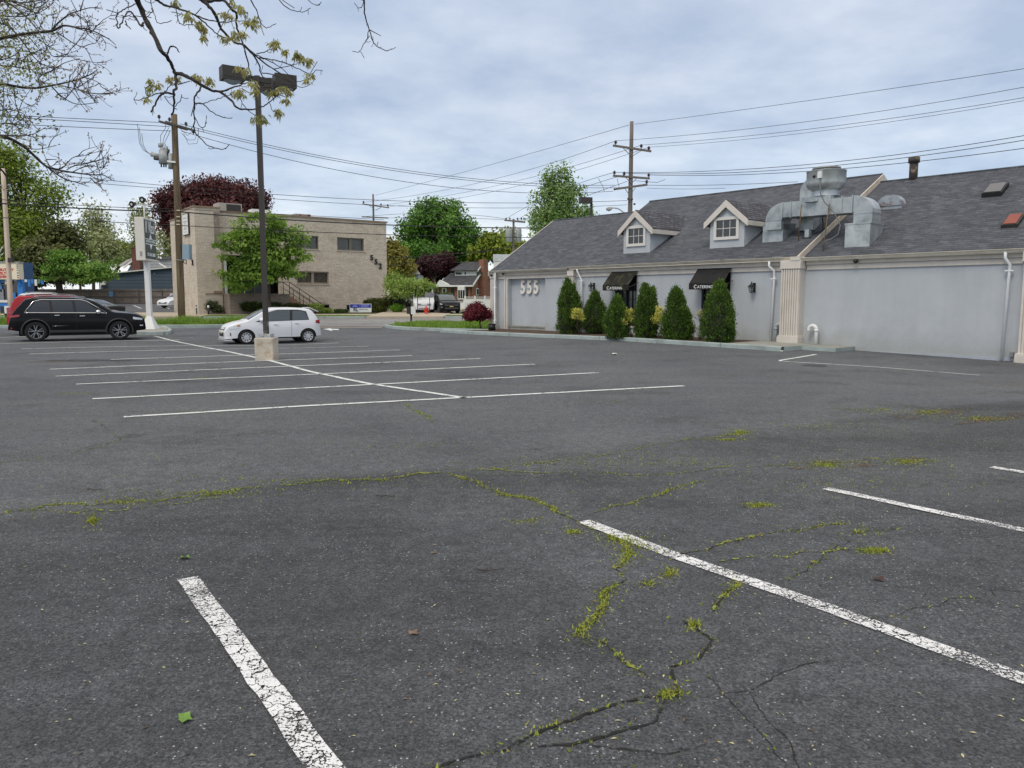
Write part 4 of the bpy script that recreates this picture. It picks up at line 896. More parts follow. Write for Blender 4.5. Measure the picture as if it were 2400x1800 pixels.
    if 'band' in spec:     # dark pillar band behind the windows, with bright trim round it
        a0, a1, b0_, b1_, z0, z1 = spec['band']
        bm_ = spec.get('bandmat', M_black)
        patch(lambda v: a0 + (a1 - a0) * v, lambda v: b0_ + (b1_ - b0_) * v, z0, z1, .004, bm_, 'window_surround', root, 24, 5)
        if spec.get('trim'):
            for s_ in (1, -1):
                pth = []
                for i in range(20): u = i / 19; x = a0 + (b0_ - a0) * u; pth.append((x, z0(x)))
                for i in range(20): u = i / 19; x = b1_ + (a1 - b1_) * u; pth.append((x, z1(x)))
                pth.append(pth[0]); MB().tube([T((x, s_ * (hw(x, z) + .01), z)) for x, z in pth], .020, 6).build('window_trim', spec['trim'], root)
    # windscreen and rear glass on the top surface
    def topglass(x0, x1, k0, k1, nm):
        rws = []
        for i in range(9):
            x = x0 + (x1 - x0) * i / 8; k = k0 + (k1 - k0) * i / 8; q = hw(x, ztop(x)) * k
            sl = (ztop(x + .02) - ztop(x - .02)) / .04; nl = sqrt(1 + sl * sl)
            rws.append([T((x - sl / nl * .009, q * t, tz(x, q * t) + .009 / nl)) for t in np.linspace(-1, 1, 13)])
        MB().grid(rws, smooth=True).build(nm, glass, root)
    topglass(*spec['wind'], 'windshield'); topglass(*spec['rearg'], 'rear_window')
    # wheels
    for xc in (xr, xf):
        for s_ in (1, -1):
            yo = s_ * (w * .955); wh = thing('wheel', None, None, (xc - L / 2, yo, R)); wh.parent = root
            tw = .21; prof = [(R * .66, 0), (R * .70, .012), (R * .90, .02), (R * .985, -.0), (R, -.03), (R, -tw + .03), (R * .97, -tw), (R * .6, -tw)]
            MB().lathe([(r_x, h * s_) for r_x, h in prof], n=40, axis='y').build('tyre', M_tyre, wh)
            st = spec.get('rim', 'spoke'); rm = MB()
            rm.lathe([(R * .69, .002 * s_), (R * .69, -.10 * s_), (R * .66, -.10 * s_), (R * .655, .006 * s_), (R * .69, .006 * s_)], n=36, axis='y')
            if st == 'spoke':
                for i in range(5):
                    for da in (-.17, .17):
                        a = i * 2 * pi / 5 + pi / 2; ca = a + da * .55; cb_ = a + da * 1.25
                        rm.obox((cos(ca) * R * .12, -.01 * s_, sin(ca) * R * .12), (cos(cb_) * R * .665, -.005 * s_, sin(cb_) * R * .665), .030, .04, up=(0, 1, 0))
                rm.lathe([(0, .0), (R * .13, -.0), (R * .15, -.03 * s_)], n=20, axis='y')
                rm.build('rim', spec.get('rimmat', M_rim), wh)
                MB().lathe([(0, -.085 * s_), (R * .67, -.085 * s_)], n=30, axis='y').lathe([(0, .004 * s_), (.035, .002 * s_), (.036, -.02 * s_)], n=14, axis='y').build('brake_disc', M_rimdark, wh)
            else:
                rm.lathe([(0, .01 * s_), (R * .2, .008 * s_), (R * .55, -.005 * s_), (R * .66, .004 * s_)], n=36, axis='y')
                rm.build('wheel_cover', M_hub, wh)
                sl_ = MB()
                for i in range(9):
                    a = i * 2 * pi / 9 + .2; sl_.obox((cos(a) * R * .36, .003 * s_, sin(a) * R * .36), (cos(a + .10) * R * .6, .003 * s_, sin(a + .10) * R * .6), .035, .014, up=(0, 1, 0))
                sl_.build('cover_slots', M_rimdark, wh)
    # arches
    if spec.get('cladding'):
        for xc in (xr, xf):
            for s_ in (1, -1):
                pts = [(xc + (Ra + .02) * cos(a), R + (Ra + .02) * sin(a)) for a in np.linspace(-.35 * 0 - .28, pi + .28, 22)]
                MB().tube([T((x, s_ * (hw(x, max(z, .2)) - .008), z)) for x, z in pts], .032, 6).build('wheel_arch', spec['cladding'], root)
        for s_ in (1, -1):
            patch(lambda v: xr + Ra + .03, lambda v: xf - Ra - .03, lambda x: sill(x) - .0, lambda x: sill(x) + .10, .012, spec['cladding'], 'side_sill', root, sides=(s_,))
    # door gaps, handles
    for x in spec['gaps']:
        for s_ in (1, -1):
            pts = [(x + dx, z) for dx, z in spec.get('gapshape', [(0, .32), (0, .6), (0, .9)])]
            zz_ = np.linspace(sill(x) + .05, belt(x) - .02, 8)
            MB().tube([T((x + spec.get('gapslant', 0) * (z - .6), s_ * (hw(x, z) - .002), z)) for z in zz_], .006, 5).build('door_gap', M_black, root)
    for x, z in spec['handles']:
        for s_ in (1, -1): MB().obox(T((x - .09, s_ * (hw(x, z) + .022), z)), T((x + .09, s_ * (hw(x, z) + .022), z + .004)), .025, .03).build('door_handle', spec.get('handlemat', pt), root)
    for s_ in (1, -1):      # mirrors
        x, z = spec['mirror']; y = s_ * (hw(x, z) + .12)
        m_ = MB(); c_ = T((x, y, z + .06)); m_.lathe([(0, -.11), (.075, -.09), (.10, -.02), (.085, .06), (0, .09)], c_, 14, axis='y'); mo = m_.build('side_mirror', spec.get('mirrormat', pt), root); 
        MB().obox(T((x + .03, s_ * (hw(x, z) - .02), z - .01)), T((x + .02, s_ * (hw(x, z) + .09), z + .03)), .06, .04).build('mirror_arm', M_black, mo)
    # lamps: small patches following the body, given as (x0,x1,z0,z1)
    for nm, m_, rg in spec['lamps']:
        x0, x1, z0a, z1a, z0b, z1b = rg
        patch(lambda v, x0=x0: x0, lambda v, x1=x1: x1, lambda x, a=z0a, b=z0b, x0=x0, x1=x1: a + (b - a) * (x - x0) / (x1 - x0), lambda x, a=z1a, b=z1b, x0=x0, x1=x1: a + (b - a) * (x - x0) / (x1 - x0), .012, m_, nm, root, 6, 4)
    # nose: grille, lower intake, plate (sheets wrapped on the nose)
    def nose(yr_, z0, z1, m_, nm, front=True, off=.012):
        rws = []
        for z in np.linspace(z0, z1, 4):
            row = []
            for y in np.linspace(-yr_, yr_, 15):
                # find the body's x where its half width equals |y| or its top equals z
                xs_ = np.linspace(L, L - 1.2, 80) if front else np.linspace(0, 1.2, 80)
                for x in xs_:
                    if ztop(x) - .02 > z and hw(x, z) > abs(y): break
                row.append(T((x + (off if front else -off), y, z)))
            rws.append(row)
        return MB().grid(rws, smooth=True).build(nm, m_, root)
    for nm, m_, yr_, z0, z1, fr in spec['nose']: nose(yr_, z0, z1, m_, nm, fr)
    if spec.get('rails'):
        xa, xb = spec['rails']
        for s_ in (1, -1):
            pts = [T((xa, s_ * (hw(xa, ztop(xa)) - .10), ztop(xa) - .03))] + [T((x, s_ * (hw(x, ztop(x)) - .10), ztop(x) + .035)) for x in np.linspace(xa + .12, xb - .12, 6)] + [T((xb, s_ * (hw(xb, ztop(xb)) - .10), ztop(xb) - .03))]
            MB().tube(pts, .018, 6).build('roof_rail', spec.get('railmat', M_rim), root)
    return root

# black SUV
def suv_spec(pt, **k):
    sp = dict(L=4.82, W=1.94, paint=pt, R=.385, xr=.93, xf=3.85, gap=.075,
              top=[(0, .62), (.04, .80), (.10, .98), (.16, 1.10), (.34, 1.36), (.56, 1.63), (.62, 1.68), (.8, 1.715), (1.5, 1.76), (2.3, 1.75), (2.75, 1.69), (3.0, 1.60), (3.35, 1.38), (3.60, 1.20), (3.72, 1.17), (4.2, 1.13), (4.5, 1.08), (4.68, 1.0), (4.77, .88), (4.81, .72), (4.82, .56)],
              belt=lambda x: 1.10 + .03 * (x < 1) - .015 * (x - 1) * (x > 1), sill=lambda x: .34 + (.14 * ((.7 - x) / .7) if x < .7 else 0) + (.0 if x < 4.2 else (x - 4.2) * .10),
              windows=[(.66, .98, 1.46, 1.42, lambda x: 1.16, lambda x: 1.59 - .25 * max(0, 1.1 - x)), (1.56, 1.50, 2.26, 2.20, lambda x: 1.145, lambda x: 1.60), (2.36, 2.30, 3.28, 2.72, lambda x: 1.13, lambda x: 1.60 - .36 * max(0, x - 2.45) ** 1.3)],
              band=(.58, .90, 3.42, 2.74, lambda x: 1.135 - .01 * x, lambda x: 1.63 - .28 * max(0, 1.15 - x) - .42 * max(0, x - 2.5) ** 1.25), trim=M_chrome,
              wind=(2.78, 3.56, .90, .86), rearg=(.22, .52, .80, .80), gaps=(1.50, 2.33, 3.38), handles=((1.68, 1.02), (2.55, .99)), handlemat=M_chrome, mirror=(3.12, 1.08), mirrormat=M_chrome,
              cladding=M_clad, lamps=[('taillight', M_tail, (.06, .42, .93, 1.02, .98, 1.06)), ('headlight', M_lamp, (4.36, 4.70, .84, .94, .80, .88)), ('fog_light', M_lamp, (4.60, 4.72, .56, .61, .56, .61)), ('reflector', M_tail, (.10, .16, .50, .56, .50, .56))],
              nose=[('grille', M_black, .55, .74, .86, True), ('lower_intake', M_clad, .62, .46, .60, True), ('rear_bumper', M_clad, .80, .44, .58, False)], rails=(.85, 2.7), tumble=.16)
    sp.update(k); return sp
def road_loc(px, py, Y=None):
    p = gp(px, py); return p
def place(cx_px, Y):
    x = (cx_px - 1200) / 1803.0 * Y; return (x, Y, gz(x, Y))
BLK = paint('black_car_paint', (.004, .004, .005), .25); BLK.node_tree.nodes['Principled BSDF'].inputs['Coat Weight'].default_value = .12; BLK.node_tree.nodes['Principled BSDF'].inputs['Specular IOR Level'].default_value = .22
c1 = make_car('suv', 'shiny black SUV with chrome window trim parked beside the pole sign', 'car', place(190, 31.6), radians(27), suv_spec(BLK))
# lower strip of bright trim on its doors
for s_ in (1, -1): MB().tube([(-.9 + i * .19, s_ * .955, .60 + .004 * i) for i in range(9)], .010, 5).build('door_trim', M_chrome, c1)
RED = paint('red_car_paint', (.38, .012, .018), .25)
make_car('suv', 'red SUV parked behind the black SUV with pale rear window', 'car', place(168, 36.2), radians(24), suv_spec(RED, top=[(0, .70), (.03, .95), (.08, 1.12), (.14, 1.20), (.28, 1.50), (.42, 1.72), (.5, 1.76), (1.5, 1.80), (2.5, 1.78), (2.85, 1.68), (3.2, 1.42), (3.5, 1.18), (3.7, 1.14), (4.3, 1.08), (4.6, 1.0), (4.74, .86), (4.82, .6)], trim=None, glass=M_carglass, mirrormat=RED, handlemat=RED, lamps=[('taillight', M_tail, (.03, .28, .92, 1.22, .95, 1.2)), ('headlight', M_lamp, (4.4, 4.7, .84, .94, .80, .9))]))
WHT = paint('white_car_paint', (.72, .73, .75), .3)
SIL = paint('silver_white_car_paint', (.78, .79, .82), .3, .05)
hatch = dict(L=3.80, W=1.66, paint=SIL, R=.29, xr=.56, xf=3.01, gap=.045, glass=M_carglass2,
             top=[(0, .52), (.03, .72), (.07, .92), (.14, 1.06), (.22, 1.22), (.36, 1.39), (.44, 1.44), (.60, 1.475), (1.2, 1.505), (1.8, 1.50), (2.1, 1.46), (2.35, 1.36), (2.65, 1.18), (2.92, 1.02), (3.0, .985), (3.3, .92), (3.55, .84), (3.70, .74), (3.77, .64), (3.80, .50)],
             belt=lambda x: .99 - .045 * (x - .3), sill=lambda x: .27 + (.0 if x < 3.3 else -(x - 3.3) * .10) + (.06 * (.5 - x) if x < .5 else 0),
             windows=[(.52, .66, 1.20, 1.16, lambda x: 1.0 - .03 * x, lambda x: 1.36 - .30 * max(0, .95 - x) ** 1.4), (1.30, 1.26, 2.52, 2.06, lambda x: .995 - .03 * x, lambda x: 1.375 - .30 * max(0, x - 1.75) ** 1.4)],
             band=(.50, .60, 2.66, 2.10, lambda x: .985 - .03 * x, lambda x: 1.40 - .32 * max(0, .95 - x) ** 1.4 - .34 * max(0, x - 1.72) ** 1.35), bandmat=M_black,
             wind=(2.12, 2.90, .92, .90), rearg=(.12, .40, .80, .80), gaps=(1.24, 2.36), handles=((1.02, .84), (1.86, .80)), mirror=(2.42, .93), rim='cover', tumble=.15, crown=.05, ea=.14, fa=.26, fr=.6,
             lamps=[('taillight', M_tail, (.05, .24, .80, .97, .84, .95)), ('headlight', M_lamp, (3.26, 3.66, .66, .82, .60, .70)), ('turn_signal', M_amber, (3.24, 3.36, .73, .80, .72, .79))],
             nose=[('grille', M_black, .46, .56, .70, True), ('lower_intake', M_black, .40, .33, .50, True), ('license_plate', M_plate, .15, .44, .53, True), ('rear_bumper_insert', M_black, .4, .34, .42, False)])
c2 = make_car('hatchback', 'pale silver hatchback parked nose-left behind the concrete lamp base', 'car', place(634, 31.6), radians(180 + 31), hatch)
c2.scale = (1, 1, .965)
MB().prism([(-1.88, -.5, 1.30), (-1.88, .5, 1.30), (-1.50, .56, 1.46), (-1.50, -.56, 1.46)], (0, 0, .03)).build('rear_spoiler', SIL, c2)
MB().box((1.66, -.74, .17), (1.90, .74, .20)).build('front_lip', WHT, c2)
for s_ in (1, -1): MB().lathe([(0, -.05), (.07, -.03), (.08, 0)], (1.72, s_ * .68, .43), 12, axis='x').build('fog_light', M_black, c2)
sedan = dict(L=4.75, W=1.82, paint=WHT, R=.33, xr=1.0, xf=3.8, top=[(0, .58), (.05, .88), (.12, 1.02), (.6, 1.08), (.85, 1.12), (1.5, 1.38), (1.9, 1.45), (2.4, 1.45), (2.75, 1.38), (3.2, 1.15), (3.5, .98), (3.7, .95), (4.2, .86), (4.55, .74), (4.7, .6), (4.75, .48)],
             belt=lambda x: .95 - .02 * (x - 1), sill=lambda x: .26, windows=[(1.0, 1.5, 1.98, 1.94, lambda x: .98, lambda x: 1.33 - .28 * max(0, 1.75 - x)), (2.05, 2.0, 3.1, 2.6, lambda x: .96, lambda x: 1.34 - .34 * max(0, x - 2.5))],
             wind=(2.8, 3.4, .9, .88), rearg=(.95, 1.5, .85, .85), gaps=(2.0, 3.0), handles=((1.3, .84), (2.2, .83)), mirror=(3.0, .94), lamps=[('taillight', M_tail, (.03, .4, .8, .95, .85, .95)), ('headlight', M_lamp, (4.25, 4.6, .6, .74, .56, .66))],
             nose=[('grille', M_black, .5, .42, .62, True), ('license_plate', M_plate, .2, .5, .62, False)], tumble=.2)
make_car('sedan', 'white sedan parked at the fence beside the tan brick building, half hidden by the pole', 'car', place(430, 76), radians(-112), sedan).location.z += .1
s2 = dict(sedan); s2['paint'] = paint('dark_grey_car_paint', (.03, .032, .036), .25)
make_car('sedan', 'dark sedan with red tail lamps behind the black SUV', 'car', place(205, 50), radians(168), s2)
s3 = suv_spec(WHT, trim=None, mirrormat=WHT, handlemat=WHT)
make_car('suv', 'white SUV whose roof shows above the red SUV', 'car', place(128, 56), radians(20), s3)
s4 = suv_spec(BLK, trim=None, mirrormat=BLK, handlemat=BLK, glass=M_carglass2); s4['nose'] = [('grille', M_dark, .62, .70, .92, True), ('lower_intake', M_clad, .62, .40, .56, True), ('license_plate', M_plate, .17, .58, .68, True), ('rear_bumper', M_clad, .8, .44, .58, False)]
k4 = make_car('suv', 'black SUV facing the road in the driveway by the white fence', 'car', place(1043, 60.5), radians(-70), s4); k4.location.z += .05; k4.scale = (.84, .84, .84)

# ------------------------------------------------------------------ tan brick office building across the road
M_tan = brick_mat('tan_brick', 'wall', S(208, 196, 180), S(188, 176, 160), S(192, 180, 164), .40, .10, .012, bump=.3, var=.10, stain=S(146, 130, 118), samt=.5)
M_coping = mat('coping', S(140, 120, 102), .8, .1, 2)
M_winframe = mat('grey_window_frame', S(104, 102, 92), .5, .06)
M_offglass = mat('office_glass', S(58, 62, 54), .1, .2, 1.2, spec=.8, base2=S(36, 40, 38))
M_blind = mat('vertical_blinds', S(82, 76, 62), .5, .3, 4, base2=S(40, 36, 30))
ZB = .5
B1 = thing('office_building', 'two-storey tan brick office building across the road with number 552 and paired windows', 'building', (-23.13, 57, ZB), radians(36.7))
A = lambda z: z - ZB
def front(mb_, x0, x1, z0, z1, y0=.3, y1=.7): mb_.box((x0, y0, A(z0)), (x1, y1, A(z1)))
mb = MB(); wins = [(3.5, 5.9, 5.7, 6.75), (7.35, 9.6, 5.7, 6.75), (11.2, 13.6, 5.7, 6.75), (7.7, 10.4, 2.93, 3.92), (7.6, 10.4, .72, 1.27), (11.9, 14.3, .72, 1.22)]
cols = sorted(set([1.8, 15.7] + [w[0] for w in wins] + [w[1] for w in wins] + [2.05, 6.3]))
for x0, x1 in zip(cols[:-1], cols[1:]):
    xm = (x0 + x1) / 2; cuts = sorted([(w[2], w[3]) for w in wins if w[0] <= xm <= w[1]] + ([(2.06, 5.0)] if 2.05 <= xm <= 6.3 else []))
    z = .1
    for a, b in cuts: front(mb, x0, x1, z, a); z = b
    front(mb, x0, x1, z, 8.15)
mb.box((0, 0, A(.1)), (1.8, .7, A(8.36)))
mb.hexa([(0, .7, A(.1)), (.4, .7, A(.1)), (.4, 4.2, A(.1)), (0, 4.2, A(.1)), (0, .7, A(8.36)), (.4, .7, A(8.36)), (.4, 4.2, A(8.36)), (0, 4.2, A(8.36))])
mb.box((0, 4.2, A(.1)), (.4, 7.3, A(7.9))); mb.box((.4, 6.9, A(.1)), (15.7, 7.3, A(8.1))); mb.box((15.3, .7, A(.1)), (15.7, 6.9, A(8.15))); mb.box((.4, .7, A(7.6)), (15.3, 6.9, A(7.7)))
mb.build('wall', M_tan, B1)
MB().box((1.8, .22, A(8.15)), (15.8, .8, A(8.27))).box((-.06, -.07, A(8.36)), (1.86, .8, A(8.47))).box((-.06, .8, A(8.36)), (.5, 4.2, A(8.47))).box((-.05, 4.2, A(7.9)), (.5, 7.4, A(8.0))).box((15.25, .8, A(8.15)), (15.8, 7.4, A(8.26))).build('coping', M_coping, B1)
for w in wins:
    x0, x1, z0, z1 = w; low = z1 < 4
    wo = MB().box((x0, .50, A(z0)), (x1, .56, A(z1))).build('window', M_blind if 2 < z1 < 4 else M_offglass if z1 > 4 else M_glass, B1)
    f = MB(); t = .09; xm = (x0 + x1) / 2
    f.box((x0, .38, A(z0)), (x0 + t, .5, A(z1))).box((x1 - t, .38, A(z0)), (x1, .5, A(z1))).box((xm - .1, .38, A(z0)), (xm + .1, .5, A(z1))).box((x0 + t, .385, A(z0)), (xm - .1, .5, A(z0) + .1)).box((xm + .1, .385, A(z0)), (x1 - t, .5, A(z0) + .1)).box((x0 + t, .385, A(z1) - .1), (xm - .1, .5, A(z1))).box((xm + .1, .385, A(z1) - .1), (x1 - t, .5, A(z1)))
    f.build('window_frame', M_winframe if z1 > 4 else M_dark if z1 < 2 else mat('tan_mullion', S(150, 136, 118), .6), wo)
    MB().box((x0 - .08, .24, A(z0) - .07), (x1 + .08, .5, A(z0))).build('window_sill', mat('pale_sill', S(190, 176, 162), .8), wo)
for ch, x, z in (('5', 14.12, 4.98), ('5', 14.52, 4.64), ('2', 14.90, 4.30)): text_obj('number', ch, .62, M_black, B1, (x, .26, A(z)), (pi / 2, 0, 0), .03, bold=.02)
for i, ch in enumerate('552'): text_obj('number', ch, .55, M_black, B1, (-.05, 1.6 - .28 * i, A(5.05 - .42 * i)), (pi / 2, 0, -pi / 2), .03, bold=.02)
sg = MB().box((-.12, 1.3, A(6.45)), (-.03, 2.9, A(8.05))).build('wall_sign', M_dark, B1)
MB().box((-.14, 1.36, A(6.51)), (-.12, 2.84, A(7.99))).build('sign_face', M_white, sg)
for k, (z, l) in enumerate(((7.7, .9), (7.45, 1.1), (6.9, .9), (6.68, .6))): MB().box((-.145, 2.1 - l / 2, A(z)), (-.14, 2.1 + l / 2, A(z) + .035)).build('sign_line', mat('grey_print', S(120, 122, 128), .7), sg)
MB().lathe([(.20, .0), (.24, .0)], (-.145, 2.1, A(7.18)), 20, axis='x').build('sign_ring', MATS['grey_print'], sg)
# recessed entrance, terrace, stairs
en = MB().box((2.05, 1.6, A(2.0)), (6.3, 1.7, A(5.0))).box((2.05, .7, A(4.96)), (6.3, 1.6, A(5.04))).build('entrance', M_glass, B1)
f = MB()
for x in (2.6, 3.6, 4.7, 5.7): f.box((x - .04, 1.52, A(2.0)), (x + .04, 1.6, A(4.95)))
f.build('entrance_frame', M_winframe, en); MB().box((2.02, .2, A(.5)), (2.22, .5, A(4.98))).box((4.9, -.3, A(2.06)), (5.0, -.2, A(4.6))).build('column', M_white, B1)
MB().box((1.85, -1.5, A(.2)), (6.4, .3, A(2.02))).box((1.82, -1.55, A(2.02)), (6.45, .3, A(2.10))).build('terrace', brick_mat('dark_tan_brick', 'wall', S(136, 124, 112), S(118, 106, 96), S(120, 110, 100), .4, .1), B1)
st = MB()
for i in range(8): st.box((6.4 + i * .3, -1.4, A(.2)), (6.7 + i * .3, -.2, A(1.9 - i * .19)))
st.build('stairs', mat('brick_red_steps', S(150, 116, 98), .9, .1, 4), B1)
rl = MB()
for y in (-1.45, -.15):
    rl.tube([(4.4, y, A(3.0)), (6.4, y, A(3.0)), (8.9, y, A(1.4)), (9.3, y, A(1.4))], .03, 6).tube([(6.4, y, A(2.55)), (8.9, y, A(.98))], .02, 6)
    for x, z in ((6.4, 3.0), (7.2, 2.5), (8.0, 1.98), (8.9, 1.4)): rl.tube([(x, y, A(z - .95)), (x, y, A(z))], .025, 6)
rl.build('handrail', M_dark, B1)
MB().box((.55, -.04, A(2.05)), (1.85, .0, A(2.12))).box((1.15, -.06, A(2.13)), (1.85, .0, A(2.3))).build('ledge', M_coping, B1)
MB().box((1.35, -.012, A(5.6)), (1.78, .0, A(8.1))).build('water_stain', mat('stain_dark', S(118, 108, 100), .95, .3, 3, base2=S(160, 146, 134)), B1)
ac = MB().box((2.1, 1.2, A(8.0)), (3.85, 2.6, A(8.95))).build('rooftop_unit', mat('rooftop_unit_paint', S(168, 164, 154), .6, .06, 2), B1)
MB().box((2.68, 1.17, A(8.15)), (3.75, 1.2, A(8.87))).build('grille', M_dark, ac)
ac = MB().box((4.9, 2.0, A(8.0)), (6.2, 3.0, A(8.75))).build('rooftop_unit', M_white, B1)
ac = MB().box((8.4, 2.0, A(8.0)), (9.7, 3, A(8.62))).build('rooftop_unit', MATS['rooftop_unit_paint'], B1)
MB().box((8.75, 1.97, A(8.3)), (8.85, 2.0, A(8.6))).box((9.42, 1.97, A(8.25)), (9.68, 2.0, A(8.6))).build('grille', mat('rust_red', S(120, 60, 50), .8), ac)
def bw(x, y): c, s = cos(radians(36.7)), sin(radians(36.7)); return V3((-23.13 + c * x - s * y, 57 + s * x + c * y, 0))
# low stone retaining wall and raised bed
M_stone = brick_mat('low_stone_wall', 'wall', S(128, 112, 100), S(96, 84, 74), S(70, 62, 56), .5, .16, .02, bump=.8)
MB_ = MB(); pl = [P(492, 700, 57.2), P(700, 700, 58.0), P(900, 700, 58.8), P(1024, 700, 59.2)]
rt = thing('retaining_wall', 'low stone retaining wall in front of the tan building and the weeping tree', 'wall', (pl[0][0], pl[0][1], gz(pl[0][0], pl[0][1])))
for a, b in zip(pl[:-1], pl[1:]):
    oo = V3(rt.location); a_ = V3((a[0], a[1], .44)) - oo; b_ = V3((b[0], b[1], .44)) - oo; MB_.obox(a_, b_, .35, .36)
MB_.build('stone_courses', M_stone, rt)
sheet('planting_bed', [(p[0], p[1] + .1) for p in pl], [tuple(bw(1, -.1)[:2]), tuple(bw(15.7, .2)[:2]), (-8.6, 67), (-6.5, 66)], M_soil, nx=50, ny=6, off=.10)

def post_sign(name, label, cat, px0, px1, py0, py1, Y, m_face, legs=True, base=None, group=None, rz=0):
    a = P(px0, py1, Y); b = P(px1, py0, Y); w = b[0] - a[0]; h_ = b[2] - a[2]; xc = (a[0] + b[0]) / 2; zb = gz(xc, Y) if base is None else base
    t = thing(name, label, cat, (xc, Y, zb), rz, group)
    MB().box((-w / 2, -.03, a[2] - zb), (w / 2, .03, b[2] - zb)).build('panel', m_face, t)
    return t, w, h_, a[2] - zb
# RL sign
M_blue = mat('sign_blue', S(40, 46, 150), .5, .05, 3)
t, w, h_, z0 = post_sign('office_sign', 'low blue and white ground sign reading RL in front of the tan building', 'sign', 820, 870.5, 712, 732, 59.6, M_white, base=None)
MB().box((-w / 2 + .03, -.042, z0 + h_ * .53), (w / 2 - .03, -.03, z0 + h_ - .03)).build('blue_field', M_blue, t)
text_obj('lettering', 'RL', .36, mat('navy_letter', S(46, 56, 78), .6), t, (-w / 2 + .28, -.045, z0 + .09), (pi / 2, 0, 0), .004, bold=.008)
M_gp = MATS['grey_print']; M_pb = mat('pale_blue_print', S(150, 160, 220), .6)
MB().box((-.12, -.036, z0 + .18), (.30, -.031, z0 + .26)).box((.34, -.036, z0 + .18), (.55, -.031, z0 + .26)).build('small_print', mat('light_grey_print', S(150, 160, 165), .7), t)
for k in range(4): MB().box((.05, -.047, z0 + h_ * .6 + k * .06), (.66 - .08 * (k == 1), -.042, z0 + h_ * .6 + k * .06 + .028)).build('small_print', M_pb, t)
MB().box((-.05, -.047, z0 + h_ * .58), (-.03, -.042, z0 + h_ - .06)).build('divider', M_pb, t)
lg = MB()
for k in range(7):
    a = pi * (k + .5) / 7; lg.obox((-.42 + .08 * cos(a), -.045, z0 + h_ * .6 + .08 * sin(a)), (-.42 + .2 * cos(a), -.045, z0 + h_ * .6 + .2 * sin(a)), .006, .04, up=(0, 0, 1) if abs(cos(a)) > .3 else (1, 0, 0))
lg.box((-.44, -.048, z0 + h_ * .58), (-.40, -.042, z0 + h_ * .6 + .13)).build('tree_emblem', M_pb, t)
for x in (-w / 2 + .1, w / 2 - .1): MB().box((x - .04, .03, -.1), (x + .04, .1, z0 + h_)).build('post', M_dark, t)
# bollards
for i, (px, py, Yb, lb) in enumerate(((462, 736, 57.3, 'slim black bollard with white band at the left corner of the tan building'), (489, 737, 57.0, 'slim black bollard with pale cap beside the dark green bush'))):
    p = P(px, py, Yb); z = gz(p[0], p[1]); t = thing('bollard', lb, 'bollard', (p[0], p[1], z), 0, 'bollards by the tan building')
    MB().cyl((0, 0, 0), (0, 0, .62), .07, .065, 12).build('post', M_black, t); MB().cyl((0, 0, .62), (0, 0, .70), .07, .07, 12).build('band', M_white, t); MB().lathe([(.075, .70), (.075, .78), (0, .82)], n=12).build('cap', M_black if i == 0 else M_white, t)

# ------------------------------------------------------------------ shop, blue house, fence on the left
M_shopblue = mat('bright_blue_paint', S(52, 126, 200), .6, .06, 2)
Ys = 66; X = lambda px: (px - 1200) / 1803 * Ys; Z = lambda py: P(0, py, Ys)[2]
zs = gz(X(40), Ys)
t = thing('shop', 'small shop with cream sign panel, red lettering and bright blue walls', 'building', (X(62), Ys, zs)); ox = X(62); bz = lambda py: Z(py) - zs
SW = -9.0
MB().box((SW, .3, bz(616)), (0, 1.6, bz(614))).box((SW, 1.5, -.3), (0, 1.6, bz(616))).box((-.1, .3, -.3), (0, 1.5, bz(616))).build('side_wall', mat('shop_side', S(60, 92, 130), .8), t)
MB().box((X(50) - ox, -.02, -.1), (0, .3, bz(655))).box((SW, .0, -.2), (X(50) - ox, .3, bz(711))).build('blue_front', M_shopblue, t)
MB().box((SW, .12, bz(711)), (X(50) - ox, .2, bz(655))).build('shop_window', M_glass, t)
sp_ = MB().box((SW, -.35, bz(655)), (-.02, .3, bz(616))).build('sign_panel', mat('cream_sign', S(236, 226, 200), .6, .03), t)
MB().box((SW, -.40, bz(617)), (.05, .3, bz(613.5))).build('sign_cornice', mat('grey_cornice', S(150, 150, 148), .6), sp_)
M_redl = mat('red_letters', S(206, 52, 60), .6)
for txt, pxr, pyb in (('UNIFORMS, & MILITARY', 49.5, 635.2), ('WORLD NOVELTIES', 42, 643.5), ('SWEATSHIRTS', 41.5, 651.5)):
    text_obj('lettering', txt, .30, M_redl, sp_, (X(pxr) - ox, -.365, bz(pyb)), (pi / 2, 0, 0), .01, align='RIGHT', bold=.008, spacing=1.05)
for k, (py, m_) in enumerate(((620, M_gp), (624, M_gp), (628, M_gp), (633, M_gp), (639, M_dark), (645, M_dark), (650, M_redl))): MB().box((X(57) - ox, -.37, bz(py + 2)), (X(61) - ox, -.35, bz(py))).build('small_panel_print', m_, sp_)
r_s = random.Random(3)
for k in range(16):
    x = X(0) - ox + k * .28; MB().box((x, -.1, bz(655) - .1 - r_s.random() * .5), (x + .2, -.05, bz(655) - .0)).build('hanging_goods', M_shopblue if k % 3 else M_white, t)
for x0, x1, a, b, m_ in ((7, 16, 678, 703, mat('grey_mannequin', S(140, 146, 150), .7)), (9, 13, 668, 684, mat('pale_blue_cloth', S(96, 140, 190), .8)), (36, 44, 686, 700, M_shopblue), (2, 24, 703, 709, M_white)): MB().box((X(x0) - ox, .0, bz(b)), (X(x1) - ox, .11, bz(a))).build('window_display', m_, t)

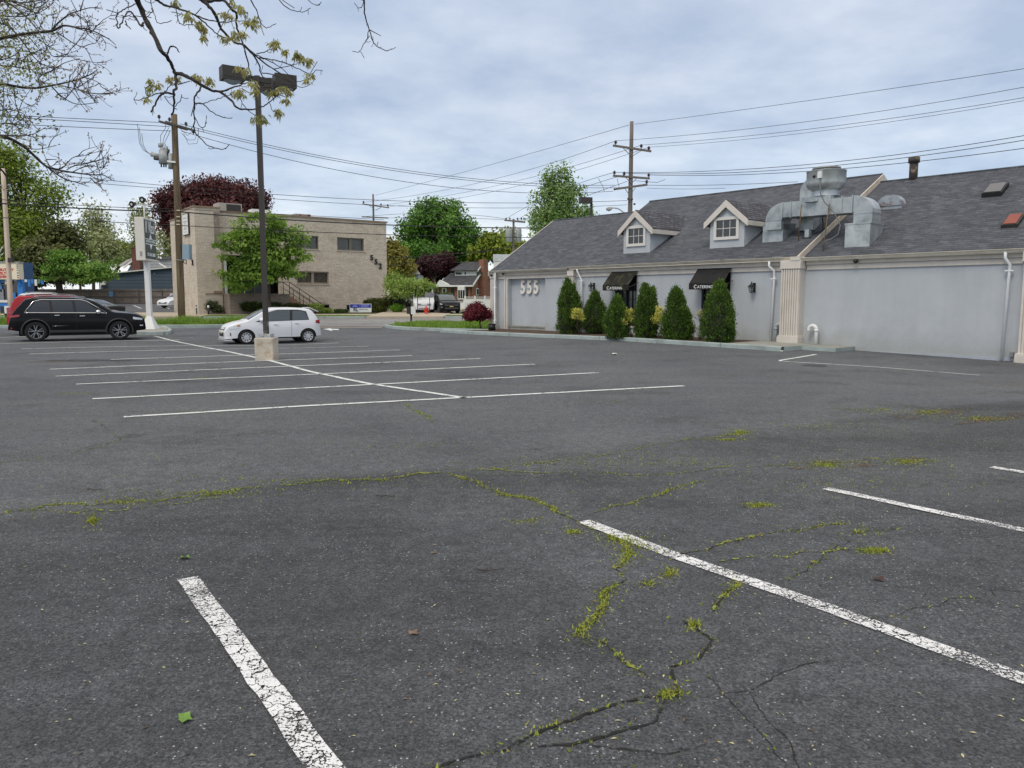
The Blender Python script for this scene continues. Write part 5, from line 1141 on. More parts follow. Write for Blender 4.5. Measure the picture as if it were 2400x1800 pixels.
M_sid = mat('slate_blue_siding', S(74, 88, 104), .8, .06, .5)
def clap(m, h_=.24):
    t, n_, l_, p = nodes_of(m); tcn = [x for x in t.nodes if x.type == 'TEX_COORD'][0]; sp = n_('ShaderNodeSeparateXYZ'); l_(tcn.outputs['Object'], sp.inputs[0])
    q = node_math(t, 'FRACT', node_math(t, 'DIVIDE', sp.outputs[2], h_)); bm = n_('ShaderNodeBump'); bm.inputs['Strength'].default_value = 1; bm.inputs['Distance'].default_value = .03; bm.invert = True; l_(q, bm.inputs['Height']); l_(bm.outputs[0], p.inputs['Normal'])
    dk = node_math(t, 'LESS_THAN', q, .12); mx = n_('ShaderNodeMix'); mx.data_type = 'RGBA'; mx.blend_type = 'MULTIPLY'; l_(node_math(t, 'MULTIPLY', dk, .6), mx.inputs[0]); l_(p.inputs['Base Color'].links[0].from_socket, mx.inputs[6]); mx.inputs[7].default_value = (.3, .3, .3, 1); l_(mx.outputs[2], p.inputs['Base Color'])
clap(M_sid, .42)
M_sidg = mat('light_grey_siding', S(150, 154, 158), .8, .06, .5); clap(M_sidg, .42)
M_dkroof = brick_mat('far_dark_shingle', 'roofx', S(74, 74, 78), S(60, 60, 64), S(46, 46, 50), .5, .2, .01)
M_paleroof = mat('pale_grey_roof', S(150, 148, 144), .9, .06, 1)
Yh = 97; X = lambda px: (px - 1200) / 1803 * Yh; Z = lambda py: P(0, py, Yh)[2]
h0 = (X(330), Yh, gz(X(330), Yh)); t = thing('blue_house', 'slate blue clapboard house with brown brick chimney behind the board fence', 'house', h0)
lx = lambda px: X(px) - h0[0]; lz = lambda py: Z(py) - h0[2]
MB().prism([(lx(240), 0, -.5), (lx(470), 0, -.5), (lx(470), 0, lz(623)), (lx(240), 0, lz(645.5))], (0, 7, 0)).build('wing_wall', M_sid, t)
MB().prism([(lx(236), -.35, lz(645.5)), (lx(470), -.35, lz(622)), (lx(470), -.35, lz(619.5)), (lx(236), -.35, lz(643))], (0, 7.5, 0)).build('wing_roof_edge', M_white, t)
up = MB().prism([(lx(268), 3, lz(650)), (lx(300), 3, lz(602)), (lx(313), 3, lz(597)), (lx(392), 3, lz(632)), (lx(392), 3, lz(650))], (0, 6, 0)).build('upper_wall', M_sid, t)
MB().prism([(lx(270), 2.8, lz(624)), (lx(303), 2.8, lz(599)), (lx(303), 2.8, lz(603)), (lx(273), 2.8, lz(627))], (0, .2, 0)).build('rake_trim', M_white, t)
MB().prism([(lx(228), 9, lz(601)), (lx(302), 9, lz(590)), (lx(303), 2.8, lz(599)), (lx(268), 2.8, lz(624)), (lx(232), 6, lz(618))], (0, 0, .12)).build('roof', M_paleroof, t)
MB().box((lx(320), 2.7, lz(634)), (lx(387), 2.95, lz(607))).build('dormer_wall', M_sidg, t)
MB().prism([(lx(360), 2.5, lz(608)), (lx(387), 2.5, lz(606)), (lx(385), 5, lz(596)), (lx(362), 5, lz(597))], (0, 0, .1)).build('dormer_roof', M_dkroof, t)
MB().obox((lx(362), 2.4, lz(615)), (lx(383), 2.4, lz(627.5)), .1, .16).build('rake_trim', M_white, t)
ch = MB().box((lx(302), 1.9, lz(635)), (lx(318.5), 2.7, lz(579))).box((lx(301), 1.85, lz(579)), (lx(319.5), 2.75, lz(577))).build('chimney', brick_mat('brown_brick', 'wall', S(112, 72, 62), S(92, 60, 54), S(90, 66, 60), .25, .09), t)
MB().box((lx(247), -.4, lz(668)), (lx(257), 0, lz(659))).build('air_conditioner', M_white, t); MB().box((lx(243), -.1, lz(679)), (lx(245), .0, lz(658))).build('downspout', M_white, t)
MB().box((lx(353), -.1, lz(639.5)), (lx(355.5), 0, lz(637.5))).box((lx(370), -.1, lz(642.5)), (lx(371), 0, lz(641))).build('wall_light', M_white, t)
# board fence
M_fence = mat('weathered_fence_wood', S(122, 112, 104), .95, .16, 1.2, .3, 8, base2=S(146, 136, 128))
Yf = 90; t = thing('board_fence', 'long weathered grey board fence behind the side parking lot', 'fence', (P(265, 700, Yf)[0], Yf, gz(-45, Yf)))
fx0, fx1 = P(40, 700, Yf)[0] - t.location.x, P(478, 700, Yf)[0] - t.location.x; ft = P(0, 678, Yf)[2] - t.location.z
mb = MB(); x = fx0; r_f = random.Random(2)
while x < fx1: mb.box((x, 0, -.1), (x + .135, .025 + .02 * r_f.random(), ft + .03 * r_f.random())); x += .15
mb.build('fence_boards', M_fence, t)
MB().box((fx0, -.06, ft - .22), (fx1, -.01, ft - .14)).box((fx0, -.06, ft * .5), (fx1, -.01, ft * .5 + .1)).box((fx0, -.06, .12), (fx1, -.01, .2)).build('fence_rails', mat('fence_rail', S(112, 106, 100), .9), t)
for px in (80, 135, 211, 270, 326, 380, 430): x = P(px, 700, Yf)[0] - t.location.x; MB().box((x - .06, -.14, -.1), (x + .06, -.06, ft + .02)).build('fence_post', MATS['fence_rail'], t)
for px0, px1, a, b, m_, lb in ((256.5, 265.5, 682.5, 695, mat('sign_light_blue', S(110, 170, 215), .6), 'small light blue sign on the board fence'), (350, 355.5, 686, 697, mat('sign_white_red', S(220, 190, 190), .6), 'small white and red sign on the board fence right of the sign pole'), (399, 409, 688, 698, M_white, 'small white sign on the board fence above the white sedan')):
    q = P((px0 + px1) / 2, 700, Yf - .1); ww = (px1 - px0) / 1803 * Yf; z0, z1 = P(0, b, Yf)[2], P(0, a, Yf)[2]
    o = MB().box((-ww / 2, -.03, 0), (ww / 2, .01, z1 - z0)).build('fence_sign', m_); o.location = (q[0], Yf - .10, z0); tag(o, lb, 'sign')

# ------------------------------------------------------------------ brick house, white fence, white building
Yh = 118; X = lambda px: (px - 1200) / 1803 * Yh; Z = lambda py: P(0, py, Yh)[2]
t = thing('brick_house', 'red brick house with dark roof, white dormer band, bay window and chimney', 'house', (X(1107), Yh, 1.15), radians(-20)); Z0 = 1.15
hz = lambda py: Z(py) - Z0; kx = 1 / cos(radians(20)); hx = lambda px: (X(px) - X(1107)) * kx
M_rbrick = brick_mat('red_brick', 'wall', S(158, 106, 84), S(128, 84, 68), S(120, 92, 80), .25, .09, .01)
D_h = 8.5; xl = hx(1030)
MB().box((xl, 0, -.3), (-.02, D_h, hz(669))).prism([(0, 0, -.3), (0, D_h, -.3), (0, D_h, hz(668)), (0, D_h * .5, hz(612) - .2), (0, 0, hz(668))], (-.3, 0, 0)).build('brick_wall', M_rbrick, t)
dormb = MB().box((hx(1054), 1.9, hz(650)), (-.05, D_h * .5, hz(633))).build('dormer_band', M_white, t)
for a, b in ((1062, 1076), (1084, 1087), (1113, 1128)): MB().box((hx(a - 6), 1.84, hz(642)), (hx(b - 6), 1.9, hz(637))).build('window', M_offglass, dormb)
MB().hexa([(xl - .4, -.5, hz(668) - .2), (.35, -.5, hz(668) - .2), (.35, 2.6, hz(640)), (xl + .6, 2.6, hz(640)), (xl - .4, -.5, hz(668)), (.35, -.5, hz(668)), (.35, 2.6, hz(640) + .15), (xl + .6, 2.6, hz(640) + .15)]).build('roof', M_dkroof, t)
MB().hexa([(hx(1046), 1.4, hz(634)), (.35, 1.4, hz(634)), (.35, D_h * .5, hz(610) - .12), (hx(1060), D_h * .5, hz(610) - .12), (hx(1046), 1.4, hz(634) + .12), (.35, 1.4, hz(634) + .12), (.35, D_h * .5, hz(610)), (hx(1060), D_h * .5, hz(610))]).build('roof', M_dkroof, t)
MB().hexa([(xl, D_h + .4, hz(668) - .2), (.35, D_h + .4, hz(668) - .2), (.35, D_h * .5, hz(610) - .12), (xl, D_h * .5, hz(610) - .12), (xl, D_h + .4, hz(668)), (.35, D_h + .4, hz(668)), (.35, D_h * .5, hz(610)), (xl, D_h * .5, hz(610))]).build('roof', M_dkroof, t)
MB().obox((.38, -.5, hz(668) - .1), (.38, 2.6, hz(640) + .0), .06, .3).obox((.38, 1.4, hz(634)), (.38, D_h * .5, hz(610) - .1), .06, .25).box((xl - .4, -.52, hz(668) - .25), (.35, -.42, hz(668) - .02)).build('white_trim', M_white, t)
MB().box((.05, 2.6, -.2), (.9, 4.4, hz(606))).build('chimney', M_rbrick, t)
by = MB().box((hx(1077), -.7, hz(702)), (hx(1093), -.02, hz(672))).build('bay_window', M_white, t)
for i in range(3): x = hx(1078.5) + i * .38; MB().box((x, -.73, hz(699)), (x + .28, -.70, hz(680))).build('window_pane', M_glass, by)
MB().box((hx(1057), -.05, hz(706)), (hx(1065), -.01, hz(676))).build('door', M_dark, t)
w_ = MB().box((hx(1035), -.06, hz(690)), (hx(1046), -.01, hz(675))).build('window', M_white, t); MB().box((hx(1038), -.09, hz(689)), (hx(1043), -.06, hz(677))).build('window_pane', M_glass, w_)
w_ = MB().box((.0, 1.6, hz(692)), (.06, 2.6, hz(675))).build('window', M_white, t); MB().box((.06, 1.75, hz(690)), (.09, 2.45, hz(677))).build('window_pane', M_glass, w_)
MB().box((hx(1072), -.06, hz(699)), (hx(1075.5), -.02, hz(675))).box((hx(1094), -.06, hz(699)), (hx(1097.5), -.02, hz(675))).build('shutter', M_black, t)
MB().prism([(hx(1026), -.9, hz(672)), (hx(1062), -.9, hz(672)), (hx(1060), -.9, hz(669)), (hx(1035), -.9, hz(656)), (hx(1026), -.9, hz(668))], (0, .8, 0)).build('porch_gable', M_white, t)
# distant roof behind the weeping tree
q = P(950, 640, 105); t = thing('grey_roofed_house', 'distant house with pale grey roof partly hidden behind the purple tree', 'house', (q[0], 105, gz(q[0], 105)))
ww = 30 / 1803 * 105; zt = q[2] - t.location.z
MB().box((-ww, 0, -.2), (ww, 6, zt - .2)).build('wall', M_sidg, t); MB().prism([(-ww - .3, -.3, zt - .2), (ww + .3, -.3, zt - .2), (ww - .9, 3, zt + 1.1), (-ww + 1.4, 3, zt + 1.3)], (0, .0, .1)).build('roof', M_paleroof, t)
# white vinyl fence
def vinyl(px0, px1, Y, pt_, label):
    a = P(px0, 700, Y); b = P(px1, 700, Y + .5); z0 = gz(a[0], Y); h_ = P(0, pt_, Y)[2] - z0; w = b[0] - a[0]
    t = thing('vinyl_fence', label, 'fence', (a[0], Y, z0)); n = 3
    MB().box((0, 0, -.1), (w, .04, h_ * .80)).box((0, -.02, h_ * .78), (w, .06, h_ * .83)).box((0, -.02, h_ * .93), (w, .06, h_ * .98)).build('fence_panel', M_white, t)
    for i in range(n + 1): x = w * i / n; MB().box((x - .07, -.06, -.1), (x + .07, .08, h_ + .08)).build('fence_post', M_white, t)
vinyl(1090, 1160, 76, 695, 'tall white vinyl fence with open top rail behind the red maple shrub')
vinyl(1056, 1104, 72, 705, 'lower white vinyl fence beside the black SUV in the driveway')
a = P(1157, 700, 78); t = thing('white_building', 'plain white block building with grey parapet behind the left end of the restaurant', 'building', (a[0], 78, gz(a[0], 78))); hh = P(0, 596, 78)[2] - t.location.z
MB().box((0, 0, -.3), (14, 10, hh - .7)).build('wall', M_white, t); MB().box((-.05, -.05, hh - .7), (14.05, 10.05, hh)).build('parapet', mat('pale_grey_parapet', S(196, 200, 206), .7), t)

# ------------------------------------------------------------------ van, hydrant, meter posts
van = dict(L=5.6, W=2.0, paint=WHT, R=.35, xr=1.1, xf=4.7, top=[(0, .62), (.05, 1.4), (.1, 2.3), (.3, 2.55), (2.5, 2.6), (3.7, 2.55), (4.1, 2.38), (4.6, 1.75), (4.8, 1.45), (5.0, 1.32), (5.3, 1.2), (5.5, .98), (5.58, .8), (5.6, .5)],
           belt=lambda x: 1.3, sill=lambda x: .35, windows=[(3.5, 3.5, 4.6, 4.1, lambda x: 1.38, lambda x: 2.1)], wind=(4.08, 4.82, .88, .9), rearg=(.06, .09, .6, .6), gaps=(3.4, 4.6), handles=((3.6, 1.15),), mirror=(4.5, 1.35), mirrormat=M_black,
           lamps=[('headlight', M_lamp, (5.3, 5.54, .78, .98, .74, .9))], nose=[('grille', M_black, .62, .66, .86, True), ('lower_intake', M_clad, .5, .42, .52, True)], tumble=.12, fa=.14)
v_ = make_car('van', 'white cargo van with blank grille parked under the weeping tree', 'van', place(991, 61.5), radians(-80), van); v_.location.z += .06; v_.scale = (.84, .84, .84)
for q_, c_, y_ in (('Fed', S(96, 60, 150), -.42), ('Ex', S(210, 70, 90), .18)): text_obj('lettering', q_, .34, mat('van_letter_' + q_, c_, .5), v_, (2.36, y_, 1.17), (radians(25), 0, pi / 2), .004, bold=.012)
q = place(1000, 57.5); t = thing('fire_hydrant', 'small red fire hydrant in front of the white van', 'hydrant', q)
M_hyd = mat('hydrant_red', S(206, 62, 44), .5, .08, 6)
MB().lathe([(.16, 0), (.16, .05), (.11, .06), (.11, .48), (.14, .5), (.14, .54), (.10, .64), (.03, .70), (.03, .74), (0, .74)], n=16).build('barrel', M_hyd, t)
MB().cyl((-.2, 0, .38), (.2, 0, .38), .055, .055, 10).build('nozzle', M_hyd, t)
def meter(px, pyb, Y, label, face):
    p = P(px, 700, Y); z = gz(p[0], Y); t = thing('meter_post', label, 'parking meter', (p[0], Y, z), 0, 'meter posts on the verges')
    MB().lathe([(.12, 0), (.10, .08), (.06, .12), (.055, .45), (.10, .58), (.11, .60)], n=12).build('post', M_black, t)
    MB().box((-.25, -.10, .60), (.0, .10, 1.02)).build('meter_head', M_dark, t); MB().box((.01, -.12, .58), (.27, .10, 1.04)).build('meter_head', face, t)
meter(963, 760, 46, 'black meter post with white plate on the right grass verge', M_white); meter(11, 747, 47.5, 'black meter post with white plate at the far left verge', M_white)
MB_ = thing('street_sign', 'thin dark sign post with small plate beside the white van', 'sign', place(1008, 58.5)); MB().cyl((0, 0, 0), (0, 0, 1.7), .025, .025, 8).build('post', M_dark, MB_); MB().box((-.35, -.03, 1.35), (.35, -.0, 1.7)).build('plate', M_gp, MB_)
MB_ = thing('street_sign', 'thin dark post standing between the weeping tree and the white van', 'sign', place(980, 58)); MB().cyl((0, 0, 0), (0, 0, 2.2), .03, .03, 8).build('post', M_dark, MB_)
# painted verge islands with kerbs
lv = [gp(-260, 770), gp(0, 769.5), gp(300, 769), gp(470, 768.8), gp(555, 767)]
sheet('grass_verge', [p + V3((0, .16, 0)) for p in lv], [(p[0] + .3, p[1] + 4.2, 0) for p in lv], M_turf, nx=60, ny=8, off=.155, skirt=.3, side_m=M_kerb)
def kerb_line(pts, w=.16, h_=.15, name='kerb'):
    pts = [V3(p) for p in pts]; d = np.r_[0, np.cumsum([np.linalg.norm((b - a)[:2]) for a, b in zip(pts[:-1], pts[1:])])]; n = max(6, int(d[-1] / .5)); s = np.linspace(0, d[-1], n)
    q = np.c_[np.interp(s, d, [p[0] for p in pts]), np.interp(s, d, [p[1] for p in pts])]; tt = np.gradient(q, axis=0); tt /= np.linalg.norm(tt, axis=1)[:, None]; nn = np.c_[-tt[:, 1], tt[:, 0]]
    rows = []
    for o_, z_ in ((0, -.1), (0, h_ - .02), (.02, h_), (w, h_), (w, -.1)):
        a = q + nn * o_; rows.append(np.c_[a, zg(q[:, 0], q[:, 1]) + z_])
    return MB().grid(rows, smooth=False).build(name, M_kerb, kind='structure')
kerb_line(lv, h_=.17)
kerb_line([(-110, 54.1, 0), (-34, 54.1, 0)], h_=.14); kerb_line([(-21.6, 54.1, 0), (-10.3, 54.1, 0)], h_=.14); kerb_line([(-4.7, 54.1, 0), (60, 54.1, 0)], h_=.14)
isl = [gp(240, 785), gp(330, 785.5), gp(392, 785), gp(404, 781), gp(400, 776), gp(385, 770)]
sheet('sign_island', [isl[0], isl[1], isl[2] + V3((0, .1, 0))], [gp(240, 770), gp(330, 770), gp(390, 770.5)], M_conc, nx=14, ny=5, off=.15, skirt=.2, side_m=M_kerb)
kerb_line(isl, h_=.155)
rv = [gp(901, 767), gp(912, 770), gp(950, 773), gp(1010, 775.5), gp(1110, 778), gp(1150, 779)]
sheet('grass_verge', [p + V3((.05, .15, 0)) for p in rv], [gp(905, 766.5), gp(918, 764), gp(950, 760), gp(1010, 757.5), gp(1110, 757), gp(1160, 757)], M_turf, nx=40, ny=8, off=.13, skirt=.25, side_m=M_kerb)
kerb_line(rv, h_=.145)
kerb_line([rv[-1], bl(-16.6, -2.42)], h_=.14)
# tall verge grass
def grass(name, region, n, hmin, hmax, label, seed, off=.14):
    r = np.random.RandomState(seed); u = r.rand(n); w_ = r.rand(n); A0, B_0, A1, B_1 = [V3(p)[:2] for p in region]
    p = (A0[None] * (1 - u)[:, None] + B_0[None] * u[:, None]) * (1 - w_)[:, None] + (A1[None] * (1 - u)[:, None] + B_1[None] * u[:, None]) * w_[:, None]
    clump = .55 + .45 * np.sin(p[:, 0] * 2.3 + 1.3 * np.sin(p[:, 1] * 3)); hh = (hmin + (hmax - hmin) * r.rand(n)) * clump; a = r.uniform(0, 2 * pi, n); w2 = r.uniform(.008, .018, n)
    z = zg(p[:, 0], p[:, 1]) + off; dx = np.cos(a) * w2; dy = np.sin(a) * w2; ln = r.normal(0, .35, (n, 2)) * hh[:, None]
    v = np.empty((n, 3, 3)); v[:, 0] = np.c_[p[:, 0] - dx, p[:, 1] - dy, z]; v[:, 1] = np.c_[p[:, 0] + dx, p[:, 1] + dy, z]; v[:, 2] = np.c_[p[:, 0] + ln[:, 0], p[:, 1] + ln[:, 1], z + hh]
    o = obj(name, arr_mesh(name, v.reshape(-1, 3), np.arange(3 * n).reshape(n, 3), np.repeat(r.rand(n), 3)), M_grass, kind='stuff'); tag(o, label, 'grass')
M_grass = mat('grass_blades', (0, 0, 0), .8, tint=[S(78, 110, 34), S(110, 148, 48), S(140, 174, 66), S(168, 180, 100)], transl=.4)
grass('verge_grass', [lv[0] + V3((0, .3, 0)), lv[-1] + V3((-.2, .3, 0)), lv[0] + V3((0, 4, 0)), lv[-1] + V3((0, 4, 0))], 34000, .16, .55, 'long uncut green grass on the left verge behind the pole sign', 1)
grass('verge_grass', [rv[1] + V3((.3, .3, 0)), rv[-1] + V3((0, .3, 0)), gp(925, 762), gp(1155, 757)], 12000, .06, .22, 'short green grass on the right verge beside the red maple shrub', 2, .13)
grass('lawn_grass', [(-22, 54.5), (-10.5, 54.5), (-22, 56), (-10.5, 56)], 6000, .04, .1, 'narrow strip of short lawn between the road and the sidewalk', 3, .12)

# ------------------------------------------------------------------ poles, lamps, pole sign
def lamp_box(parent, c, d, l=.56, w=.36, h_=.33):
    """box luminaire: long axis along d, lens below"""
    d = V3((d[0], d[1], 0)); d /= np.linalg.norm(d); c = V3(c)
    o = MB().obox(c - d * l / 2, c + d * l / 2, w, h_).build('lamp_head', M_bronze, parent)
    MB().obox(c - d * l / 2 - (0, 0, h_ / 2 - .07), c + d * l / 2 - (0, 0, h_ / 2 - .07), w + .012, .02).build('lens_frame', M_bronze, o)
    s_ = np.cross(d, (0, 0, 1)); rows = []
    for i in range(7):
        u = i / 6 * 2 - 1; rows.append([tuple(c + d * u * l * .38 + s_ * v * w * .38 + V3((0, 0, -h_ / 2 - .10 * (1 - u * u) * (1 - v * v)))) for v in np.linspace(-1, 1, 7)])
    MB().grid(rows).build('lamp_lens', mat('lamp_lens_glass', S(150, 162, 168), .15, .08, 10), o)
    return o
M_bronze = mat('bronze_brown_paint', S(62, 58, 54), .55, .06, 4, spec=.4)
q = gp(626, 843); t = thing('parking_lot_lamp', 'tall dark brown lamp post with three box heads on square concrete base', 'lamp post', tuple(q))
zt = P(613, 178, q[1])[2] - q[2]
M_base = mat('stained_concrete_base', S(196, 188, 172), .9, .08, 3, .5, 30, stain=S(150, 112, 78), sscale=4.5, samt=.8)
MB().box((-.25, -.25, -.1), (.25, .25, .60)).build('concrete_base', M_base, t, bevel=.02)
MB().box((-.19, -.19, .60), (.19, .19, .615)).box((-.16, -.16, .615), (.16, .16, .70)).build('base_plate', mat('peeling_plate', S(120, 124, 128), .6, .3, 8, base2=S(190, 192, 190)), t)
MB().box((-.060, -.060, .70), (.060, .060, zt)).build('pole', M_bronze, t)
MB().box((-.063, -.063, .70), (.063, .063, 1.05)).build('peeling_paint_patch', mat('peeling_pole_paint', S(66, 62, 60), .7, .1, 9, stain=S(190, 192, 192), sscale=9, samt=1.0), t)
for ang, l_ in ((214, .52), (30, .58), (88, .70)):
    d = V3((cos(radians(ang)), sin(radians(ang)), 0)); c = V3((0, 0, zt - .10)) + d * (l_ + .12)
    MB().obox(V3((0, 0, zt - .09)), V3((0, 0, zt - .09)) + d * .35, .10, .13).build('arm', M_bronze, t)
    lamp_box(t, c + V3((0, 0, .04)), d)
q = P(1386, 470, 56); t = thing('parking_lot_lamp', 'dark box lamp on square post rising behind the restaurant roof', 'lamp post', (q[0], 56, gz(q[0], 56))); zt = q[2] - t.location.z
MB().box((-.08, -.08, 0), (.08, .08, zt + .1)).build('pole', M_bronze, t); lamp_box(t, (-.42, -.1, zt - .0), (-1, -.3), .85, .5, .4)

def pole_thing(name, label, cat, px, pyb_or_none, pyt, Y, r0, r1, m_, lean=0.0, group='utility poles'):
    p = P(px, 700, Y); z = gz(p[0], Y); t = thing(name, label, cat, (p[0], Y, z), 0, group); zt = P(px, pyt, Y)[2] - z
    mb = MB().tube([(lean * k / 8 * zt, 0, zt * k / 8 - (.3 if k == 0 else 0)) for k in range(9)], [r0 + (r1 - r0) * k / 8 for k in range(9)], 14); mb.build('pole', m_, t)
    return t, zt
def loc_in(t, px, py, dY=0.0):
    q = P(px, py, t.location.y + dY); return V3((q[0] - t.location.x, dY, q[2] - t.location.z))
def insul(mb, p, k=1.0): mb.lathe([(.02, -.12 * k), (.03, -.04 * k), (.10 * k, 0), (.06 * k, .04 * k), (.13 * k, .07 * k), (.05 * k, .11 * k), (.09 * k, .14 * k), (.03, .19 * k)], tuple(p), 10); return mb
# big brown pole with switchgear
t, zt = pole_thing('utility_pole', 'tall brown wooden utility pole with grey switch equipment and blue-grey box', 'utility pole', 424, None, 268, 46, .215, .17, M_wood, lean=.008)
xl_ = lambda z: .008 * z
MB().obox((-.44 + xl_(11.3), -1.0, 11.5), (.36 + xl_(11.3), .9, 11.45), .09, .11).build('crossarm', M_greywood, t)
MB().obox((-.12 + xl_(11.3), -.9, 11.5), (.60 + xl_(11.3), 1.0, 11.45), .09, .11).build('crossarm', M_greywood, t)
for x, y, z in ((-.40, -1.05, 11.68), (-.05, -.5, 11.66), (.45, .55, 11.64), (.66, 1.05, 11.3)): insul(MB(), (x + xl_(11), y, z), .9).build('insulator', M_insul, t)
M_eq = mat('grey_equipment', S(168, 172, 172), .5, .08, 5, stain=S(110, 110, 108), sscale=6, samt=.6)
sw = MB().cyl(loc_in(t, 384, 384) , loc_in(t, 383, 352), .27, .25, 16).build('recloser_tank', M_eq, t)
MB().cyl(loc_in(t, 382, 352), loc_in(t, 381, 346), .20, .12, 14).cyl(loc_in(t, 377, 345), loc_in(t, 376, 336), .14, .14, 12).build('bushing', M_eq, sw)
MB().cyl(loc_in(t, 374, 366), loc_in(t, 355, 361), .10, .15, 12).build('bushing', M_eq, sw); MB().cyl(loc_in(t, 377, 374), loc_in(t, 362, 370), .08, .12, 12).build('bushing', M_insul, sw)
MB().cyl(loc_in(t, 389, 356), loc_in(t, 390, 343), .12, .10, 12).build('bushing', M_eq, sw); MB().cyl(loc_in(t, 392, 362), loc_in(t, 396, 350), .09, .06, 10).build('bushing', M_insul, sw)
MB().cyl(loc_in(t, 400, 396), loc_in(t, 400, 360), .13, .13, 12).build('arrester_tank', M_eq, sw)
for px in (378, 384, 389): MB().cyl(loc_in(t, px, 384), loc_in(t, px, 392), .05, .04, 8).build('lower_bushing', M_insul, sw)
MB().obox(loc_in(t, 392, 378, -.2), loc_in(t, 411, 380, -.25), .06, .10).build('bracket', M_white, t)
MB().obox(loc_in(t, 412, 384), loc_in(t, 388, 366), .05, .05).build('bracket', M_eq, t)
bx = MB().obox(loc_in(t, 438, 608, -.05), loc_in(t, 438, 573, -.05), .42, .32, up=(0, 1, 0)).build('control_box', mat('blue_grey_box', S(142, 164, 176), .5, .04, 3), t)
MB().obox(loc_in(t, 446, 608, -.05), loc_in(t, 446, 573, -.05), .05, .34, up=(0, 1, 0)).build('box_door', mat('blue_grey_door', S(122, 146, 158), .5, .04), bx)
MB().tube([loc_in(t, 430, 608), loc_in(t, 430, 615), loc_in(t, 437, 619), loc_in(t, 437, 611), loc_in(t, 432, 609)], .025, 6).build('cable_loop', M_cable, t)
for py in (494, 509, 519, 527): MB().box(tuple(loc_in(t, 414, py, -.21) - V3((0, .03, 0))), tuple(loc_in(t, 422, py - 2, -.21))).build('number_tag', mat('tag_yellow_white', S(214, 208, 180), .6), t)
MB().tube([loc_in(t, 409, 609, -.2) + V3((.0, 0, 0)), loc_in(t, 429, 610, -.2)], .02, 5).build('strap', M_eq, t)
for a in (((-.3, -.5, 11.5), (388, 300), (376, 318), (377, 336)), ((-.2, -.3, 11.3), (386, 318), (382, 332), (386, 345)), ((-.2, -.1, 11.2), (392, 322), (386, 334), (389, 345))):
    MB().tube([V3(a[0]) + V3((xl_(11), 0, 0))] + [loc_in(t, *q) for q in a[1:]], .014, 5).build('jumper_wire', M_cable, t)
for a in (((322, 290), (327, 335), (336, 352), (357, 364)), ((326, 298), (331, 338), (342, 355), (360, 366)), ((332, 312), (336, 340), (345, 356), (362, 368))):
    MB().tube([loc_in(t, *q) for q in a], .014, 5).build('jumper_wire', M_cable, t)
for a in (((421, 300), (440, 318), (450, 308), (450, 300)), ((425, 312), (440, 328), (456, 328), (462, 314)), ((430, 312), (442, 338), (462, 336), (465, 322))):
    MB().tube([loc_in(t, *q) for q in a], .012, 5).build('jumper_wire', M_cable, t)
# right pole behind the roof
t, zt = pole_thing('utility_pole', 'grey utility pole with three crossarms standing behind the restaurant roof', 'utility pole', 1473, None, 285, 57, .22, .13, M_greywood, lean=.002)
def zoomR(x, y): return (1380 + x * .1447, 270 + y * .1447)
def arm(a, b, w=.12):
    return MB().obox(loc_in(t, *zoomR(*a), -.15), loc_in(t, *zoomR(*b), -.15), w, .14).build('crossarm', M_greywood, t)
arm((390, 490), (1012, 585)); arm((390, 980), (988, 1025)); arm((440, 1195), (950, 1125)); 
for (a, b) in (((550, 525), (690, 665)), ((850, 575), (700, 665)), ((600, 1010), (690, 1110)), ((770, 1025), (690, 1110)), ((590, 1195), (640, 1265)), ((755, 1175), (700, 1250))): MB().obox(loc_in(t, *zoomR(*a), -.2), loc_in(t, *zoomR(*b), -.2), .04, .04).build('brace', M_greywood, t)
for x, y in ((435, 470), (850, 530), (972, 565), (415, 960), (573, 975), (970, 1000), (937, 1110)): insul(MB(), loc_in(t, *zoomR(x, y - 14), -.15), 1.1).build('insulator', M_insul, t)
for x, y in ((640, 1355), (700, 1360), (740, 1440), (420, 1200)): MB().lathe([(.0, -.08), (.08, -.05), (.08, .05), (0, .08)], tuple(loc_in(t, *zoomR(x, y), -.25)), 8).build('spool_insulator', M_insul, t)
for a in (((155, 1020), (175, 1060), (240, 1180), (248, 1240)), ((462, 1020), (470, 1090), (488, 1130), (488, 1180)), ((740, 1060), (960, 1080), (1110, 1090), (1240, 1040))): MB().tube([loc_in(t, *zoomR(*q), -.2) for q in a], .016, 5).build('jumper_wire', M_cable, t)
# cobra head street light on its arm
sl = thing('street_light', 'small grey cobra-head street light on curved arm behind the roof ridge', 'street lamp', (t.location.x, t.location.y, gz(t.location.x, 57)))
MB().tube([loc_in(t, *zoomR(*q), -.3) for q in ((640, 1600), (560, 1570), (480, 1515), (420, 1502), (365, 1503))], .045, 8).build('arm', M_eq, sl)
a = loc_in(t, *zoomR(370, 1510), -.3); b = loc_in(t, *zoomR(282, 1522), -.3); MB().tube([a, (a + b) / 2 - V3((0, 0, .03)), b], [.10, .16, .09], 10).build('lamp_head', M_eq, sl)
